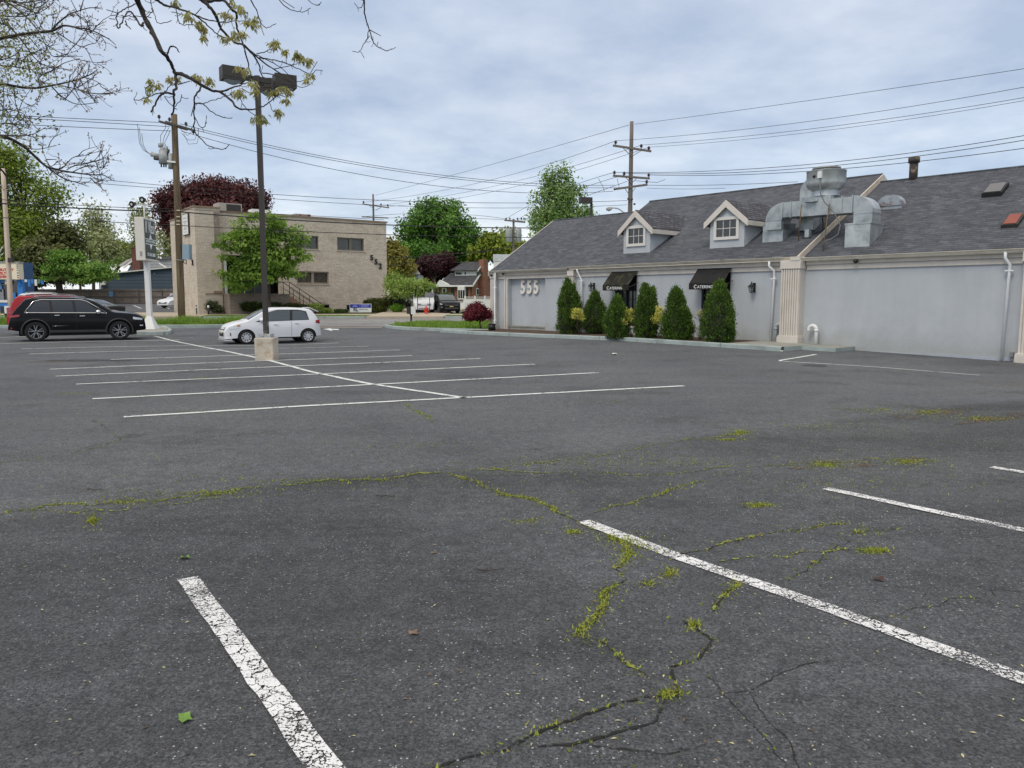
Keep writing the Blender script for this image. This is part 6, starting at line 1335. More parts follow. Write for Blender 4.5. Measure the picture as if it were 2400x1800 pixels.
# far poles
t, zt = pole_thing('utility_pole', 'far utility pole with two grey transformers and slanted crossarm', 'utility pole', 1203, None, 513, 88, .17, .12, M_greywood, lean=.003)
MB().obox(loc_in(t, 1182, 516, -.15), loc_in(t, 1231, 521, -.15), .14, .16).build('crossarm', M_greywood, t)
for px, k in ((1193, .40), (1216, .30)): MB().lathe([(0, -.85), (k, -.83), (k, .5), (k * .9, .62), (0, .66)], tuple(loc_in(t, px, 549, -.1)), 16).build('transformer', M_eq, t)
for px in (1186, 1195, 1213, 1222, 1228): insul(MB(), loc_in(t, px, 514, -.15), 1.0).build('insulator', M_insul, t)
t, zt = pole_thing('utility_pole', 'thin distant utility pole above the tan building roof', 'utility pole', 879, None, 455, 100, .15, .11, M_greywood)
MB().obox(loc_in(t, 849, 478, -.15), loc_in(t, 912, 487, -.15), .12, .14).build('crossarm', M_greywood, t); MB().obox(loc_in(t, 848, 508, -.15), loc_in(t, 910, 511, -.15), .12, .14).build('crossarm', M_greywood, t)
for px, py in ((852, 475), (893, 481), (909, 483)): insul(MB(), loc_in(t, px, py, -.15), 1.2).build('insulator', M_insul, t)
MB().obox(loc_in(t, 866, 482, -.15), loc_in(t, 878, 491, -.15), .06, .06).obox(loc_in(t, 893, 486, -.15), loc_in(t, 880, 493, -.15), .06, .06).build('brace', M_greywood, t)
t, zt = pole_thing('utility_pole', 'pale leaning utility pole in front of the shop at the far left', 'utility pole', 24, None, 395, 61, .20, .15, M_palewood, lean=.012)
MB().tube([(-.15, -.25, 5.2), (-.6, -.3, 4.4), (-1.2, -.3, 4.0), (-1.35, -.3, 4.7)], .05, 6).build('conduit', M_eq, t); MB().box((.2, -.3, 4.0), (.55, -.05, 4.35)).build('meter_box', M_dark, t)

# overhead wires
def wire(pts, r=.016, label=None, m_=None, n=36):
    """pts: 3 picture points with distances (ends and the sagging middle)"""
    (a, b, c) = [P(*p) for p in pts]; u = np.linspace(0, 1, n)
    tm = np.linalg.norm(b - a) / (np.linalg.norm(b - a) + np.linalg.norm(c - b))
    La = (u - tm) * (u - 1) / (tm); Lb = u * (u - 1) / (tm * (tm - 1)); Lc = u * (u - tm) / (1 - tm)
    q = a[None] * La[:, None] + b[None] * Lb[:, None] + c[None] * Lc[:, None]
    o0 = q[0].copy(); o = MB().tube([p - o0 for p in q], r, 5).build('overhead_wire', m_ or M_cable); o.location = tuple(o0)
    tag(o, label, 'wire', 'overhead wires')
U1 = 'thin wire running left from the top of the brown pole, '
wire([(-60, 266, 38), (180, 278, 42), (398, 288, 46)], label=U1 + 'uppermost one')
wire([(-60, 270, 38), (180, 284, 42), (398, 297, 46)], label=U1 + 'middle one')
wire([(-60, 286, 38), (180, 298, 42), (400, 307, 46)], label=U1 + 'lowest one')
U2 = 'wire between the brown pole and the pole behind the roof, '
wire([(421, 290, 46), (950, 399, 50), (1440, 434, 57)], label=U2 + 'highest of three')
wire([(423, 296, 46), (950, 404, 50), (1452, 440, 57)], label=U2 + 'second of three')
wire([(425, 307, 46), (950, 426, 50), (1438, 448, 57)], label=U2 + 'lowest of three')
U3 = 'medium height wire crossing in front of the treetops, '
wire([(150, 412, 42), (280, 425, 44), (410, 437, 46)], .014, U3 + 'left of the brown pole, upper'); wire([(150, 423, 42), (280, 434, 44), (410, 444, 46)], .014, U3 + 'left of the brown pole, lower')
wire([(410, 437, 46), (1000, 473, 52), (1470, 470, 57)], .016, U3 + 'upper, between the two big poles'); wire([(410, 445, 46), (1000, 485, 52), (1470, 480, 57)], .014, U3 + 'lower, between the two big poles')
U4 = 'thick black cable crossing the tan building, '
wire([(-60, 472, 38), (200, 489, 42), (413, 496, 46)], .035, 'thick black cable reaching the brown pole from the left'); wire([(413, 496, 46), (880, 526, 51), (1320, 534, 56)], .035, U4 + 'upper one')
wire([(-60, 462, 38), (200, 482, 42), (413, 490, 46)], .016, 'thin cable just above the thick one left of the brown pole'); wire([(413, 490, 46), (640, 501, 48), (900, 515, 51)], .014, 'thin cable just above the thick one at the tan building roof')
wire([(-60, 508, 38), (200, 518, 42), (413, 528, 46)], .02, 'lowest cable left of the brown pole'); wire([(413, 528, 46), (880, 549, 51), (1300, 557, 56)], .022, U4 + 'lower one')
U5 = 'thin wire rising rightwards from the pole behind the roof, '
wire([(1488, 291, 57), (1900, 235, 46), (2440, 155, 36)], .013, U5 + 'topmost'); wire([(1443, 330, 57), (1900, 284, 46), (2440, 197, 36)], .013, U5 + 'second from top')
wire([(1503, 340, 57), (1950, 296, 46), (2440, 222, 36)], .013, U5 + 'third from top'); wire([(1521, 345, 57), (1950, 304, 46), (2440, 229, 36)], .011, U5 + 'fourth from top')
wire([(1440, 404, 57), (1900, 385, 46), (2440, 311, 36)], .017, U5 + 'upper of the low trio'); wire([(1463, 406, 57), (1900, 393, 46), (2440, 322, 36)], .017, U5 + 'middle of the low trio'); wire([(1520, 410, 57), (1900, 401, 46), (2440, 342, 36)], .017, U5 + 'lowest of the low trio')
wire([(1516, 434, 57), (1650, 434, 54), (1870, 426, 50)], .015, 'short level wire between the pole and the roof ridge, upper'); wire([(1516, 441, 57), (1600, 443, 55), (1700, 441, 53)], .012, 'short level wire between the pole and the roof ridge, lower')
U6 = 'thin far wire slanting down leftwards from the pole behind the roof, '
wire([(1474, 293, 57), (1128, 392, 78), (879, 458, 100)], .016, U6 + 'topmost'); wire([(1443, 330, 57), (1128, 427, 78), (852, 474, 100)], .016, U6 + 'second'); wire([(1503, 340, 57), (1160, 436, 78), (895, 481, 100)], .015, U6 + 'third'); wire([(1521, 345, 57), (1160, 448, 78), (909, 484, 100)], .015, U6 + 'fourth')
wire([(1440, 404, 57), (1330, 440, 68), (1186, 513, 88)], .018, 'wire from the pole behind the roof to the transformer pole, upper'); wire([(1463, 410, 57), (1340, 450, 68), (1213, 516, 88)], .018, 'wire from the pole behind the roof to the transformer pole, middle'); wire([(1470, 425, 57), (1340, 472, 68), (1228, 518, 88)], .018, 'wire from the pole behind the roof to the transformer pole, lower')
wire([(1186, 513, 88), (1020, 500, 95), (850, 508, 100)], .02, 'far wire between the transformer pole and the thin distant pole, upper'); wire([(1228, 518, 88), (1040, 510, 95), (910, 511, 100)], .02, 'far wire between the transformer pole and the thin distant pole, lower')
wire([(910, 604, 60), (1050, 596, 58), (1330, 560, 56)], .02, 'dark wire drooping from the tan building corner across the purple tree'); wire([(905, 622, 60), (1080, 600, 60), (1240, 566, 60)], .016, 'pale thin wire crossing below the big green tree')

# the tall pole sign
q = gp(352, 771, .15); t = thing('pole_sign', 'tall white pole sign with green and black restaurant panel and three flood lamps', 'sign', tuple(q)); t.rotation_euler = (0, 0, radians(95))
zz_ = lambda py: P(352, py, q[1])[2] - q[2]
MB().box((-.11, -.11, 0), (.11, .11, zz_(612))).build('pole', M_white, t)
ft_ = MB()
for i in range(8):
    pass
ft_.hexa([(-.34, -.34, 0), (.34, -.34, 0), (.34, .34, 0), (-.34, .34, 0), (-.11, -.11, .62), (.11, -.11, .62), (.11, .11, .62), (-.11, .11, .62)]).build('flared_foot', M_white, t)
b0_, b1_ = zz_(612), zz_(512); wS, dS = 1.46, .21
cab = MB().box((-wS / 2, -dS, b0_), (wS / 2, dS, b1_)).build('sign_cabinet', mat('aged_white_cabinet', S(218, 214, 204), .6, .04, 2, stain=S(180, 176, 160), sscale=2, samt=.5), t, bevel=.02)
M_sgreen = mat('sign_dark_green', S(28, 42, 34), .35, .05, 3); M_sblack = mat('sign_black', S(22, 24, 24), .35)
pz0, pz1 = b0_ + .10, b1_ - .10; ph = pz1 - pz0
fc = MB().box((-wS / 2 + .06, -dS - .012, pz0), (wS / 2 - .06, -dS, pz1)).build('sign_face', M_sgreen, cab)
MB().box((-wS / 2 + .06, -dS - .016, pz0 + ph * .56), (wS / 2 - .06, -dS - .012, pz1)).build('face_upper', M_sblack, cab)
M_sl = mat('sign_silver', S(238, 240, 238), .6)
text_obj('lettering', 'Il Vlasi', .80, M_sl, fc, (-wS / 2 + .10, -dS - .022, pz0 + ph * .67), (pi / 2, 0, 0), .004, shear=.25, sx=.50, bold=.004, spacing=1.08)
for zc in (.50, .37): MB().box((-wS / 2 + .06, -dS - .02, pz0 + ph * zc), (wS / 2 - .06, -dS - .016, pz0 + ph * zc + .03)).build('rule', M_sl, fc)
MB().box((-wS / 2 + .06, -dS - .019, pz0 + ph * .405), (wS / 2 - .06, -dS - .0165, pz0 + ph * .49)).build('band', mat('band_grey_green', S(104, 118, 110), .5), fc)
text_obj('lettering', 'RISTORANTE & CATERING', .13, M_sl, fc, (0, -dS - .022, pz0 + ph * .425), (pi / 2, 0, 0), .003, sx=.72, align='CENTER')
for s_, zb in ((1, .51), (-1, .37)):
    zc = pz0 + ph * zb + (.03 if s_ > 0 else 0); MB().prism([(-.16, -dS - .018, zc), (.16, -dS - .018, zc), (0, -dS - .018, zc + s_ * .24)], (0, -.004, 0)).build('diamond', M_sl, fc)
text_obj('lettering', '516-541-2002', .21, M_sl, fc, (0, -dS - .022, pz0 + ph * .07), (pi / 2, 0, 0), .003, sx=.82, align='CENTER', bold=.006)
MB().box((-wS / 2 - .012, -.08, b0_ + .2), (-wS / 2, .02, b0_ + .42)).build('side_hatch', mat('hatch_grey', S(150, 150, 146), .6), cab)
MB().cyl((0, 0, b1_), (0, 0, b1_ + .72), .035, .035, 8).obox((.1, -.5, b1_ + .62), (-.1, .5, b1_ + .62), .05, .05).build('lamp_mast', M_white, t)
for i, (dx, dy, dz) in enumerate(((-.1, .42, .66), (0.0, 0.0, .88), (.05, -.42, .60))):
    c = V3((dx, dy, b1_ + dz)); dr = V3(((-.9, .35, -.25), (-.95, .15, -.2), (-.5, -.8, -.35))[i]); dr /= np.linalg.norm(dr)
    o = MB().tube([c - dr * .12, c + dr * .02, c + dr * .14, c + dr * .15], [.06, .10, .155, .14], 16, cap=True).build('flood_lamp', M_dark if i < 2 else M_white, t)
    MB().tube([c + dr * .151, c + dr * .156], [.135, .135], 16).build('lamp_reflector', M_black, o); MB().tube([c + dr * .157, c + dr * .166], [.06, .05], 12).build('lamp_bulb', M_white, o)

# ------------------------------------------------------------------ vegetation
def leaves(clumps, per, size, cr, seed, up=.35, center=None, droop=0.0, aspect=.55):
    """clumps: (k,4) xyz + brightness; returns rhombic leaf quads spread round each clump centre"""
    r = np.random.RandomState(seed); clumps = np.asarray(clumps); k = len(clumps); n = k * per
    c = np.repeat(clumps[:, :3], per, 0); tb = np.repeat(clumps[:, 3], per)
    off = np.clip(r.normal(0, 1, (n, 3)), -1.7, 1.7); p = c + off * (np.array(cr) if hasattr(cr, '__len__') else cr)
    if droop: p[:, 2] -= np.abs(r.normal(0, droop, n))
    ctr = clumps[:, :3].mean(0) if center is None else center
    nrm = (p - ctr); nrm /= np.linalg.norm(nrm, axis=1)[:, None] + 1e-6
    nrm = nrm * .6 + r.normal(0, .55, (n, 3)) + np.array([0, 0, up]); nrm /= np.linalg.norm(nrm, axis=1)[:, None]
    t1 = np.cross(nrm, r.normal(0, 1, (n, 3))); t1 /= np.linalg.norm(t1, axis=1)[:, None] + 1e-9; t2 = np.cross(nrm, t1)
    s = size * r.uniform(.55, 1.25, n)[:, None]
    v = np.empty((n, 4, 3)); v[:, 0] = p - t1 * s; v[:, 1] = p + t2 * s * aspect; v[:, 2] = p + t1 * s; v[:, 3] = p - t2 * s * aspect
    tint = np.clip(tb * .65 + r.rand(n) * .35, 0, 1)
    return v.reshape(-1, 3), np.arange(4 * n).reshape(n, 4), np.repeat(tint, 4)
def blob_clumps(blobs, n, seed, shell=.45, zlight=True):
    r = np.random.RandomState(seed); vol = np.array([b[3] * b[4] * b[5] for b in blobs]) ** .75; out = []
    for b, q in zip(blobs, vol / vol.sum()):
        k = max(3, int(n * q)); d = r.normal(0, 1, (k, 3)); d /= np.linalg.norm(d, axis=1)[:, None]; rad = r.rand(k) ** shell
        p = np.array(b[:3]) + d * rad[:, None] * np.array(b[3:6]); out.append(np.c_[p, r.rand(k)])
    return np.vstack(out)
def pal(*c): return [S(*x) for x in c]
def make_tree(name, label, cat, base, blobs, palette, n, per, size, cr, seed, trunk_r=.25, bark=None, shell=.45, limbs=True, group=None, droop=0.0, transl=.3, aspect=.55, nlimb=26, matname=None):
    """blobs in world metres (x, y, z, rx, ry, rz); the trunk rises from base into them"""
    base = V3(base); t = thing(name, label, cat, tuple(base), 0, group)
    m = mat(matname or (label[:24] + '_leaf'), (0, 0, 0), .7, tint=palette, transl=transl)
    c3 = (cr, cr, cr) if not hasattr(cr, '__len__') else cr
    blobs = [tuple(b[:3]) + tuple(max(.35 * b[3 + i], b[3 + i] - 1.25 * c3[i]) for i in range(3)) for b in blobs]
    cl = blob_clumps(blobs, n, seed, shell); cl[:, :3] -= base
    v, f, ti = leaves(cl, per, size, cr, seed + 1, droop=droop, aspect=aspect)
    obj('crown', arr_mesh('crown', v, f, ti), m, t)
    r = random.Random(seed); mb = MB(); ctr = np.average([b[:3] for b in blobs], axis=0, weights=[b[3] * b[5] for b in blobs]) - base
    zlo = min(b[2] - b[5] for b in blobs) - base[2]; top = V3((ctr[0], ctr[1], ctr[2])); fork = V3((ctr[0] * .25, ctr[1] * .25, max(.3, min(zlo + .4, ctr[2] * .6))))
    mb.tube([(0, 0, -.3), (0, 0, .05), fork * .5 + V3((r.gauss(0, .05), 0, 0)), fork, (fork + top) / 2, top], [trunk_r * 1.3, trunk_r * 1.1, trunk_r, trunk_r * .85, trunk_r * .55, trunk_r * .2], 9)
    if limbs:
        for i in range(nlimb):
            tgt = cl[r.randrange(len(cl)), :3]; u = r.random() * .8; st = fork + (top - fork) * u; mid = (st + tgt) / 2 + V3((r.gauss(0, .2), r.gauss(0, .2), .12 * np.linalg.norm(tgt - st)))
            rr__ = trunk_r * (.42 - .2 * u); mb.tube([st, mid, tgt], [rr__, rr__ * .6, rr__ * .18], 6)
    mb.build('trunk', bark or M_bark, t)
    return t
def PB(px, py, Y, rx, ry, dz=1.0, dy=0):   # blob given by its picture centre, half sizes (px) and distance
    q = P(px, py, Y); k = Y / 1803.0; return (q[0], Y + dy, q[2], rx * k, rx * k * dz, ry * k)
def gbase(px, Y, off=0): x = (px - 1200) / 1803 * Y; return (x, Y, gz(x, Y) + off)
GREEN = pal((32, 60, 18), (52, 88, 26), (84, 124, 38), (122, 158, 62))
BRIGHT = pal((50, 84, 20), (78, 118, 30), (112, 152, 44), (156, 186, 76))
LIME = pal((76, 96, 22), (110, 130, 32), (146, 160, 50), (176, 184, 84))
DKPURP = pal((50, 26, 30), (76, 38, 42), (102, 54, 54), (132, 80, 74))
PALEG = pal((110, 118, 72), (140, 148, 98), (170, 176, 128), (196, 198, 160))
EVER = pal((62, 70, 38), (86, 94, 50), (110, 116, 62), (136, 136, 84))
# trees across the road
make_tree('purple_tree', 'large dark purple-leaved tree towering behind the tan brick building', 'tree', gbase(500, 80), [PB(430, 476, 80, 72, 46), PB(500, 458, 80, 80, 46), PB(560, 470, 80, 70, 46), PB(610, 482, 80, 34, 30), PB(380, 482, 80, 30, 28), PB(500, 500, 80, 120, 50), PB(405, 520, 80, 40, 34)], DKPURP, 420, 120, .17, .55, 21, .4, nlimb=30)
make_tree('maple_tree', 'bright green young maple in front of the tan building entrance', 'tree', gbase(634, 56.2), [PB(612, 628, 56, 76, 46, .8), PB(580, 570, 56, 66, 42, .8), PB(640, 560, 56, 60, 60, .8), PB(662, 618, 56, 50, 46, .8), PB(560, 655, 56, 46, 30, .8), PB(690, 580, 56, 36, 40, .7), PB(716, 560, 56, 9, 22, .7), PB(612, 520, 56, 16, 32, .7), PB(560, 530, 56, 22, 26, .7), PB(535, 560, 56, 20, 22, .7), PB(520, 640, 56, 18, 9, .7), PB(575, 515, 56, 8, 16, .6), PB(630, 505, 56, 7, 18, .6), PB(515, 575, 56, 10, 9, .6), PB(530, 605, 56, 16, 8, .6), PB(712, 606, 56, 14, 10, .6), PB(560, 680, 56, 26, 9, .6), PB(700, 640, 56, 26, 14, .7), PB(596, 506, 56, 8, 16, .7), PB(690, 540, 56, 16, 22, .7), PB(650, 520, 56, 16, 26, .7)],
          pal((74, 104, 36), (104, 138, 48), (136, 168, 66), (174, 198, 104)), 300, 44, .13, (.34, .34, .13), 31, .14, transl=.5, group=None, nlimb=40)
make_tree('broadleaf_tree', 'big round deep green tree beyond the driveway, behind the brick house', 'tree', gbase(1030, 136), [PB(1030, 520, 136, 84, 56), PB(975, 545, 136, 50, 46), PB(1085, 555, 136, 54, 46), PB(1020, 590, 136, 100, 44), PB(1100, 590, 136, 42, 34), PB(1010, 485, 136, 46, 22), PB(1060, 483, 136, 24, 20), PB(948, 570, 136, 26, 26), PB(1050, 622, 136, 60, 20)], pal((52, 88, 28), (76, 118, 40), (106, 150, 56), (144, 180, 88)), 460, 60, .30, .70, 41, .6, nlimb=60)
make_tree('tall_thin_tree', 'tall light green tree with feathery top rising behind the restaurant roof', 'tree', gbase(1315, 84), [PB(1308, 500, 84, 62, 34), PB(1310, 455, 84, 56, 34), PB(1290, 420, 84, 30, 30), PB(1325, 410, 84, 24, 34), PB(1350, 450, 84, 24, 30), PB(1260, 470, 84, 24, 24), PB(1265, 510, 84, 34, 30), PB(1370, 500, 84, 34, 26), PB(1322, 396, 84, 9, 14), PB(1292, 404, 84, 8, 16), PB(1300, 545, 84, 70, 20)], pal((84, 114, 54), (114, 146, 74), (148, 176, 104), (188, 206, 146)), 400, 30, .18, .5, 51, .3, nlimb=60)
make_tree('yellow_green_tree', 'yellow-green tree left of the transformer pole', 'tree', gbase(1165, 128), [PB(1150, 575, 128, 34, 36), PB(1180, 590, 128, 36, 26), PB(1120, 600, 128, 30, 20), PB(1235, 590, 128, 50, 18)], LIME, 160, 50, .40, .8, 61, .3)
make_tree('pale_bare_tree', 'sparse pale spring tree behind the transformer pole', 'tree', gbase(1195, 140), [PB(1190, 560, 140, 34, 30)], PALEG, 70, 12, .3, .9, 62, .25, nlimb=40)
make_tree('olive_tree', 'soft olive-yellow tree between the tan building and the big green tree', 'tree', gbase(935, 105), [PB(930, 605, 105, 26, 30), PB(915, 640, 105, 26, 30), PB(955, 630, 105, 20, 20), PB(915, 575, 105, 14, 26)], pal((110, 104, 36), (140, 132, 54), (166, 156, 80), (120, 130, 60)), 150, 40, .28, .6, 71, .25)
make_tree('purple_plum_tree', 'low dark purple tree in front of the big green tree', 'tree', gbase(1020, 121), [PB(1018, 624, 124, 50, 26), PB(985, 642, 124, 28, 20), PB(1045, 614, 124, 30, 22), PB(1000, 655, 124, 42, 16), PB(1050, 634, 124, 28, 18)], pal((36, 14, 22), (54, 22, 32), (76, 32, 42), (100, 52, 56)), 200, 50, .26, .6, 81, .25)
make_tree('weeping_tree', 'small weeping tree with hanging pale green foliage over the white van', 'tree', gbase(975, 60.5, .1), [PB(960, 662, 60.5, 56, 14, .8), PB(925, 668, 60.5, 28, 14, .8), PB(1000, 666, 60.5, 26, 14, .8), PB(925, 650, 61, 26, 20, .8), PB(960, 682, 60.5, 58, 7, .7)], pal((96, 126, 46), (130, 158, 66), (164, 186, 96), (202, 212, 140)), 230, 46, .12, (.22, .22, .12), 91, .12, droop=.26, aspect=.3)
for i, (px, py, Yt, rx, ry, lb) in enumerate(((225, 520, 112, 46, 60, 'sparse pale blossoming tree just right of the big evergreen'), (245, 575, 108, 34, 40, 'low sparse pale tree above the blue house roof'), (330, 520, 115, 30, 70, 'sparse pale tree behind the pole sign'), (400, 560, 104, 40, 60, 'sparse pale tree between the pole sign and the tan building'))):
    make_tree('pale_tree', lb, 'tree', gbase(px, Yt), [PB(px, py, Yt, rx, ry), PB(px + 14, py + ry * .5, Yt, rx * 1.1, ry * .6), PB(px - 10, py + ry, Yt, rx, ry * .5)], PALEG, 150, 22, .22, .8, 100 + i, .22, nlimb=46, shell=.6, group='pale spring trees in the distance', matname='pale_tree_leaf')
make_tree('yellow_green_tree', 'rounded yellow-green tree behind the brown chimney', 'tree', gbase(270, 125), [PB(262, 588, 125, 38, 22), PB(290, 594, 125, 34, 18), PB(330, 596, 125, 40, 22)], LIME, 120, 44, .42, .8, 111, .3)
make_tree('big_evergreen', 'huge dark tree with lime new growth filling the left side behind the shop', 'tree', gbase(90, 84), [PB(60, 430, 84, 50, 60), PB(20, 380, 84, 60, 70), PB(110, 470, 84, 56, 60), PB(60, 540, 84, 90, 70), PB(150, 540, 84, 40, 50), PB(100, 610, 84, 90, 60), PB(-40, 480, 84, 80, 120), PB(170, 590, 84, 30, 50), PB(20, 640, 84, 90, 40)], pal((74, 90, 34), (104, 124, 44), (138, 158, 56), (176, 194, 82)), 640, 60, .19, (1.1, 1.1, .45), 121, .55, nlimb=90, transl=.4)
make_tree('evergreen_tree', 'dark drooping conifer behind the board fence at the left', 'tree', gbase(150, 79), [PB(120, 600, 79, 80, 50), PB(150, 560, 79, 46, 50), PB(80, 640, 79, 70, 36), PB(170, 640, 79, 50, 30)], EVER, 420, 56, .22, (.55, .55, .25), 125, .35)
make_tree('young_maple', 'small bright green tree in front of the board fence behind the parked cars', 'tree', gbase(197, 60), [PB(160, 608, 60, 50, 24, .8), PB(200, 632, 60, 66, 22, .8), PB(140, 630, 60, 44, 18, .8), PB(235, 645, 60, 44, 16, .8), PB(130, 596, 60, 24, 18, .8), PB(200, 656, 60, 50, 12, .8), PB(262, 622, 60, 20, 18, .8), PB(110, 655, 60, 20, 10, .8)], pal((60, 98, 32), (88, 128, 44), (118, 156, 62), (158, 188, 98)), 200, 38, .12, (.38, .38, .12), 131, .10)
# shrubs across the road
def shrub(name, label, blobs, palette, n, per, size, cr, seed, base, **k): return make_tree(name, label, 'shrub', base, blobs, palette, n, per, size, cr, seed, trunk_r=.05, nlimb=10, **k)
shrub('clipped_hedge', 'long low clipped dark hedge below the building terrace', [PB(600, 718, 57.6, 26, 11, .6), PB(575, 718, 57.6, 24, 11, .6), PB(640, 718, 57.8, 28, 10, .6), PB(690, 719, 58, 28, 9, .6)], pal((30, 42, 14), (46, 60, 18), (66, 82, 26), (92, 108, 40)), 260, 60, .06, .10, 141, gbase(600, 57.6, .1), shell=.3)
shrub('clipped_hedge', 'tall rounded clipped hedge at the right end of the tan building', [PB(884, 712, 61, 30, 14, .8), PB(884, 724, 61, 28, 14, .8), PB(862, 712, 61, 12, 12, .8)], pal((40, 50, 16), (60, 70, 20), (84, 92, 30), (112, 118, 44)), 200, 60, .07, .12, 142, gbase(884, 61, .1), shell=.3)
shrub('round_bush', 'bright green rounded bush right of the clipped hedge', [PB(931, 722, 60.5, 17, 11, .9)], pal((60, 96, 16), (84, 126, 24), (112, 156, 34), (140, 180, 60)), 90, 60, .05, .08, 143, gbase(931, 60.5, .1), shell=.3)
shrub('variegated_bush', 'pale yellow-green variegated bush in front of a basement window', [PB(740, 722, 59.2, 22, 12, .8), PB(765, 729, 59.2, 20, 6, .8)], pal((90, 120, 40), (130, 156, 60), (176, 190, 100), (206, 212, 140)), 110, 50, .06, .11, 144, gbase(742, 59.2, .1))
shrub('dark_bush', 'loose dark green bush at the left corner of the tan building', [PB(492, 716, 57.6, 20, 14, .8), PB(508, 724, 57.6, 18, 8, .8)], pal((34, 48, 22), (54, 70, 34), (80, 92, 50), (120, 120, 90)), 80, 34, .07, .14, 145, gbase(494, 57.6, .1))
shrub('round_bush', 'clipped olive green bush in front of the brick house door', [PB(1046, 697, 100, 18, 12, .9)], pal((40, 56, 14), (60, 78, 20), (84, 104, 30), (100, 120, 40)), 90, 50, .1, .2, 146, gbase(1046, 100), shell=.3)
shrub('low_plants', 'dark low plants growing by the blue sign', [PB(800, 730, 59.8, 22, 4, .6)], pal((30, 52, 20), (50, 76, 30), (70, 96, 40), (90, 110, 50)), 40, 30, .06, .1, 147, gbase(800, 59.8, .1))
shrub('dark_shrubs', 'shadowy dark shrubs beneath the weeping tree', [PB(925, 706, 64, 30, 18, .8), PB(958, 716, 64, 14, 14, .8)], pal((16, 22, 10), (26, 34, 16), (40, 50, 24), (56, 64, 34)), 120, 44, .09, .18, 148, gbase(930, 64, .1))
# red japanese maple by the restaurant corner
q = gp(1127, 770, .13); Yq = q[1]
make_tree('red_maple_shrub', 'rounded dark red Japanese maple shrub at the left corner of the restaurant', 'shrub', tuple(q), [PB(1118, 732, Yq, 32, 21, .9), PB(1098, 742, Yq, 18, 13, .9), PB(1140, 738, Yq, 16, 16, .9), PB(1115, 720, Yq, 22, 12, .9)], pal((58, 14, 24), (92, 24, 36), (124, 38, 50), (150, 60, 66)), 170, 60, .055, .10, 151, .035, nlimb=24)
q = gp(1153, 774, .13); o = thing('garden_spotlight', 'small black cylindrical garden spotlight at the restaurant corner', 'lamp', tuple(q)); MB().cyl((0, 0, 0), (0, 0, .28), .17, .17, 14).build('housing', M_black, o); MB().cyl((0, 0, .28), (0, 0, .31), .19, .17, 14).build('rim', M_dark, o)
# arborvitae along the wall
def arbor(px, pyb, pxw, pyt, seed, label, tips, pal_=None, skew=0.0):
    q = gp(px, pyb, .11); Y = q[1]; k = Y / 1803.0; R_ = pxw / 2 * k; H_ = (pyb - pyt) * k * 1.0; r = np.random.RandomState(seed)
    t = thing('arborvitae', label, 'shrub', tuple(q), 0, 'conical evergreens along the restaurant wall')
    def prof(h): return np.interp(h, [0, .06, .2, .38, .6, .8, .93, 1.0], [.62, .84, 1.0, .98, .80, .50, .22, .05])
    cl = []; 
    for (dx, hh_, wf) in tips:
        n = int(330 * wf)
        h = 1 - np.sqrt(1 - r.rand(n) * .985); h = r.rand(n) ** .85; a = r.uniform(0, 2 * pi, n); rad = prof(h) * R_ * wf * (.78 + .26 * r.rand(n) + .14 * (r.rand(n) < .10)) * (1 + .10 * np.sin(a * 3 + seed * 2.1) + .09 * np.sin(h * 11 + a * 2 + seed) + .05 * np.sin(h * 23 + a * 5))
        cl.append(np.c_[np.cos(a) * rad + dx * R_, np.sin(a) * rad, h * H_ * hh_, r.rand(n)])
    cl = np.vstack(cl); n = len(cl); per = 40
    c = np.repeat(cl, per, 0); N_ = n * per; off_ = r.normal(0, 1, (N_, 3)); p = c[:, :3] + off_ * np.array([.052, .052, .062])
    ctr = np.zeros((N_, 3)); ctr[:, 2] = p[:, 2] - .12; ctr[:, 0] = 0
    outw = p - ctr; outw /= np.linalg.norm(outw, axis=1)[:, None] + 1e-9; t1 = outw * .55 + np.array([0, 0, .75]) + r.normal(0, .32, (N_, 3)); t1 /= np.linalg.norm(t1, axis=1)[:, None]
    t2 = np.cross(t1, r.normal(0, 1, (N_, 3))); t2 /= np.linalg.norm(t2, axis=1)[:, None]; s_ = r.uniform(.022, .05, N_)[:, None]
    v = np.empty((N_, 4, 3)); v[:, 0] = p - t1 * s_; v[:, 1] = p + t2 * s_ * .38; v[:, 2] = p + t1 * s_ * 1.2; v[:, 3] = p - t2 * s_ * .38
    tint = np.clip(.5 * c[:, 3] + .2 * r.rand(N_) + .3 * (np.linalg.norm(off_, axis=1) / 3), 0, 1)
    obj('foliage', arr_mesh('foliage', v.reshape(-1, 3), np.arange(4 * N_).reshape(N_, 4), np.repeat(tint, 4)), mat('arborvitae_green', (0, 0, 0), .75, tint=pal((78, 74, 36), (58, 84, 26), (84, 116, 36), (122, 150, 56)), transl=.25), t)
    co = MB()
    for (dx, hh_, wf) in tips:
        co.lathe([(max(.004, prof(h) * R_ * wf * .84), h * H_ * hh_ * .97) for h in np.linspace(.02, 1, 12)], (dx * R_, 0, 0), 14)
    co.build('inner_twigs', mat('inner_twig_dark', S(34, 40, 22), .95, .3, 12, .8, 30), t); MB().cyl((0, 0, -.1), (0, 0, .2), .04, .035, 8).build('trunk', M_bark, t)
arbor(1332, 783, 55, 658, 1, 'conical evergreen with twin tips, leftmost, in front of the left fluted pilaster', [(-.1, 1.0, .88), (.34, .90, .72)])
arbor(1394, 783, 50, 687, 2, 'conical evergreen under the first wall lantern', [(0, 1.0, 1.0)])
arbor(1446, 792, 52, 698, 3, 'shorter round-topped evergreen in front of the left window', [(-.05, 1.0, .98), (.3, .86, .6)])
arbor(1514, 793, 52, 670, 4, 'slender evergreen with a second thin tip, just right of the left window', [(-.14, 1.0, .92), (.5, .93, .46)])
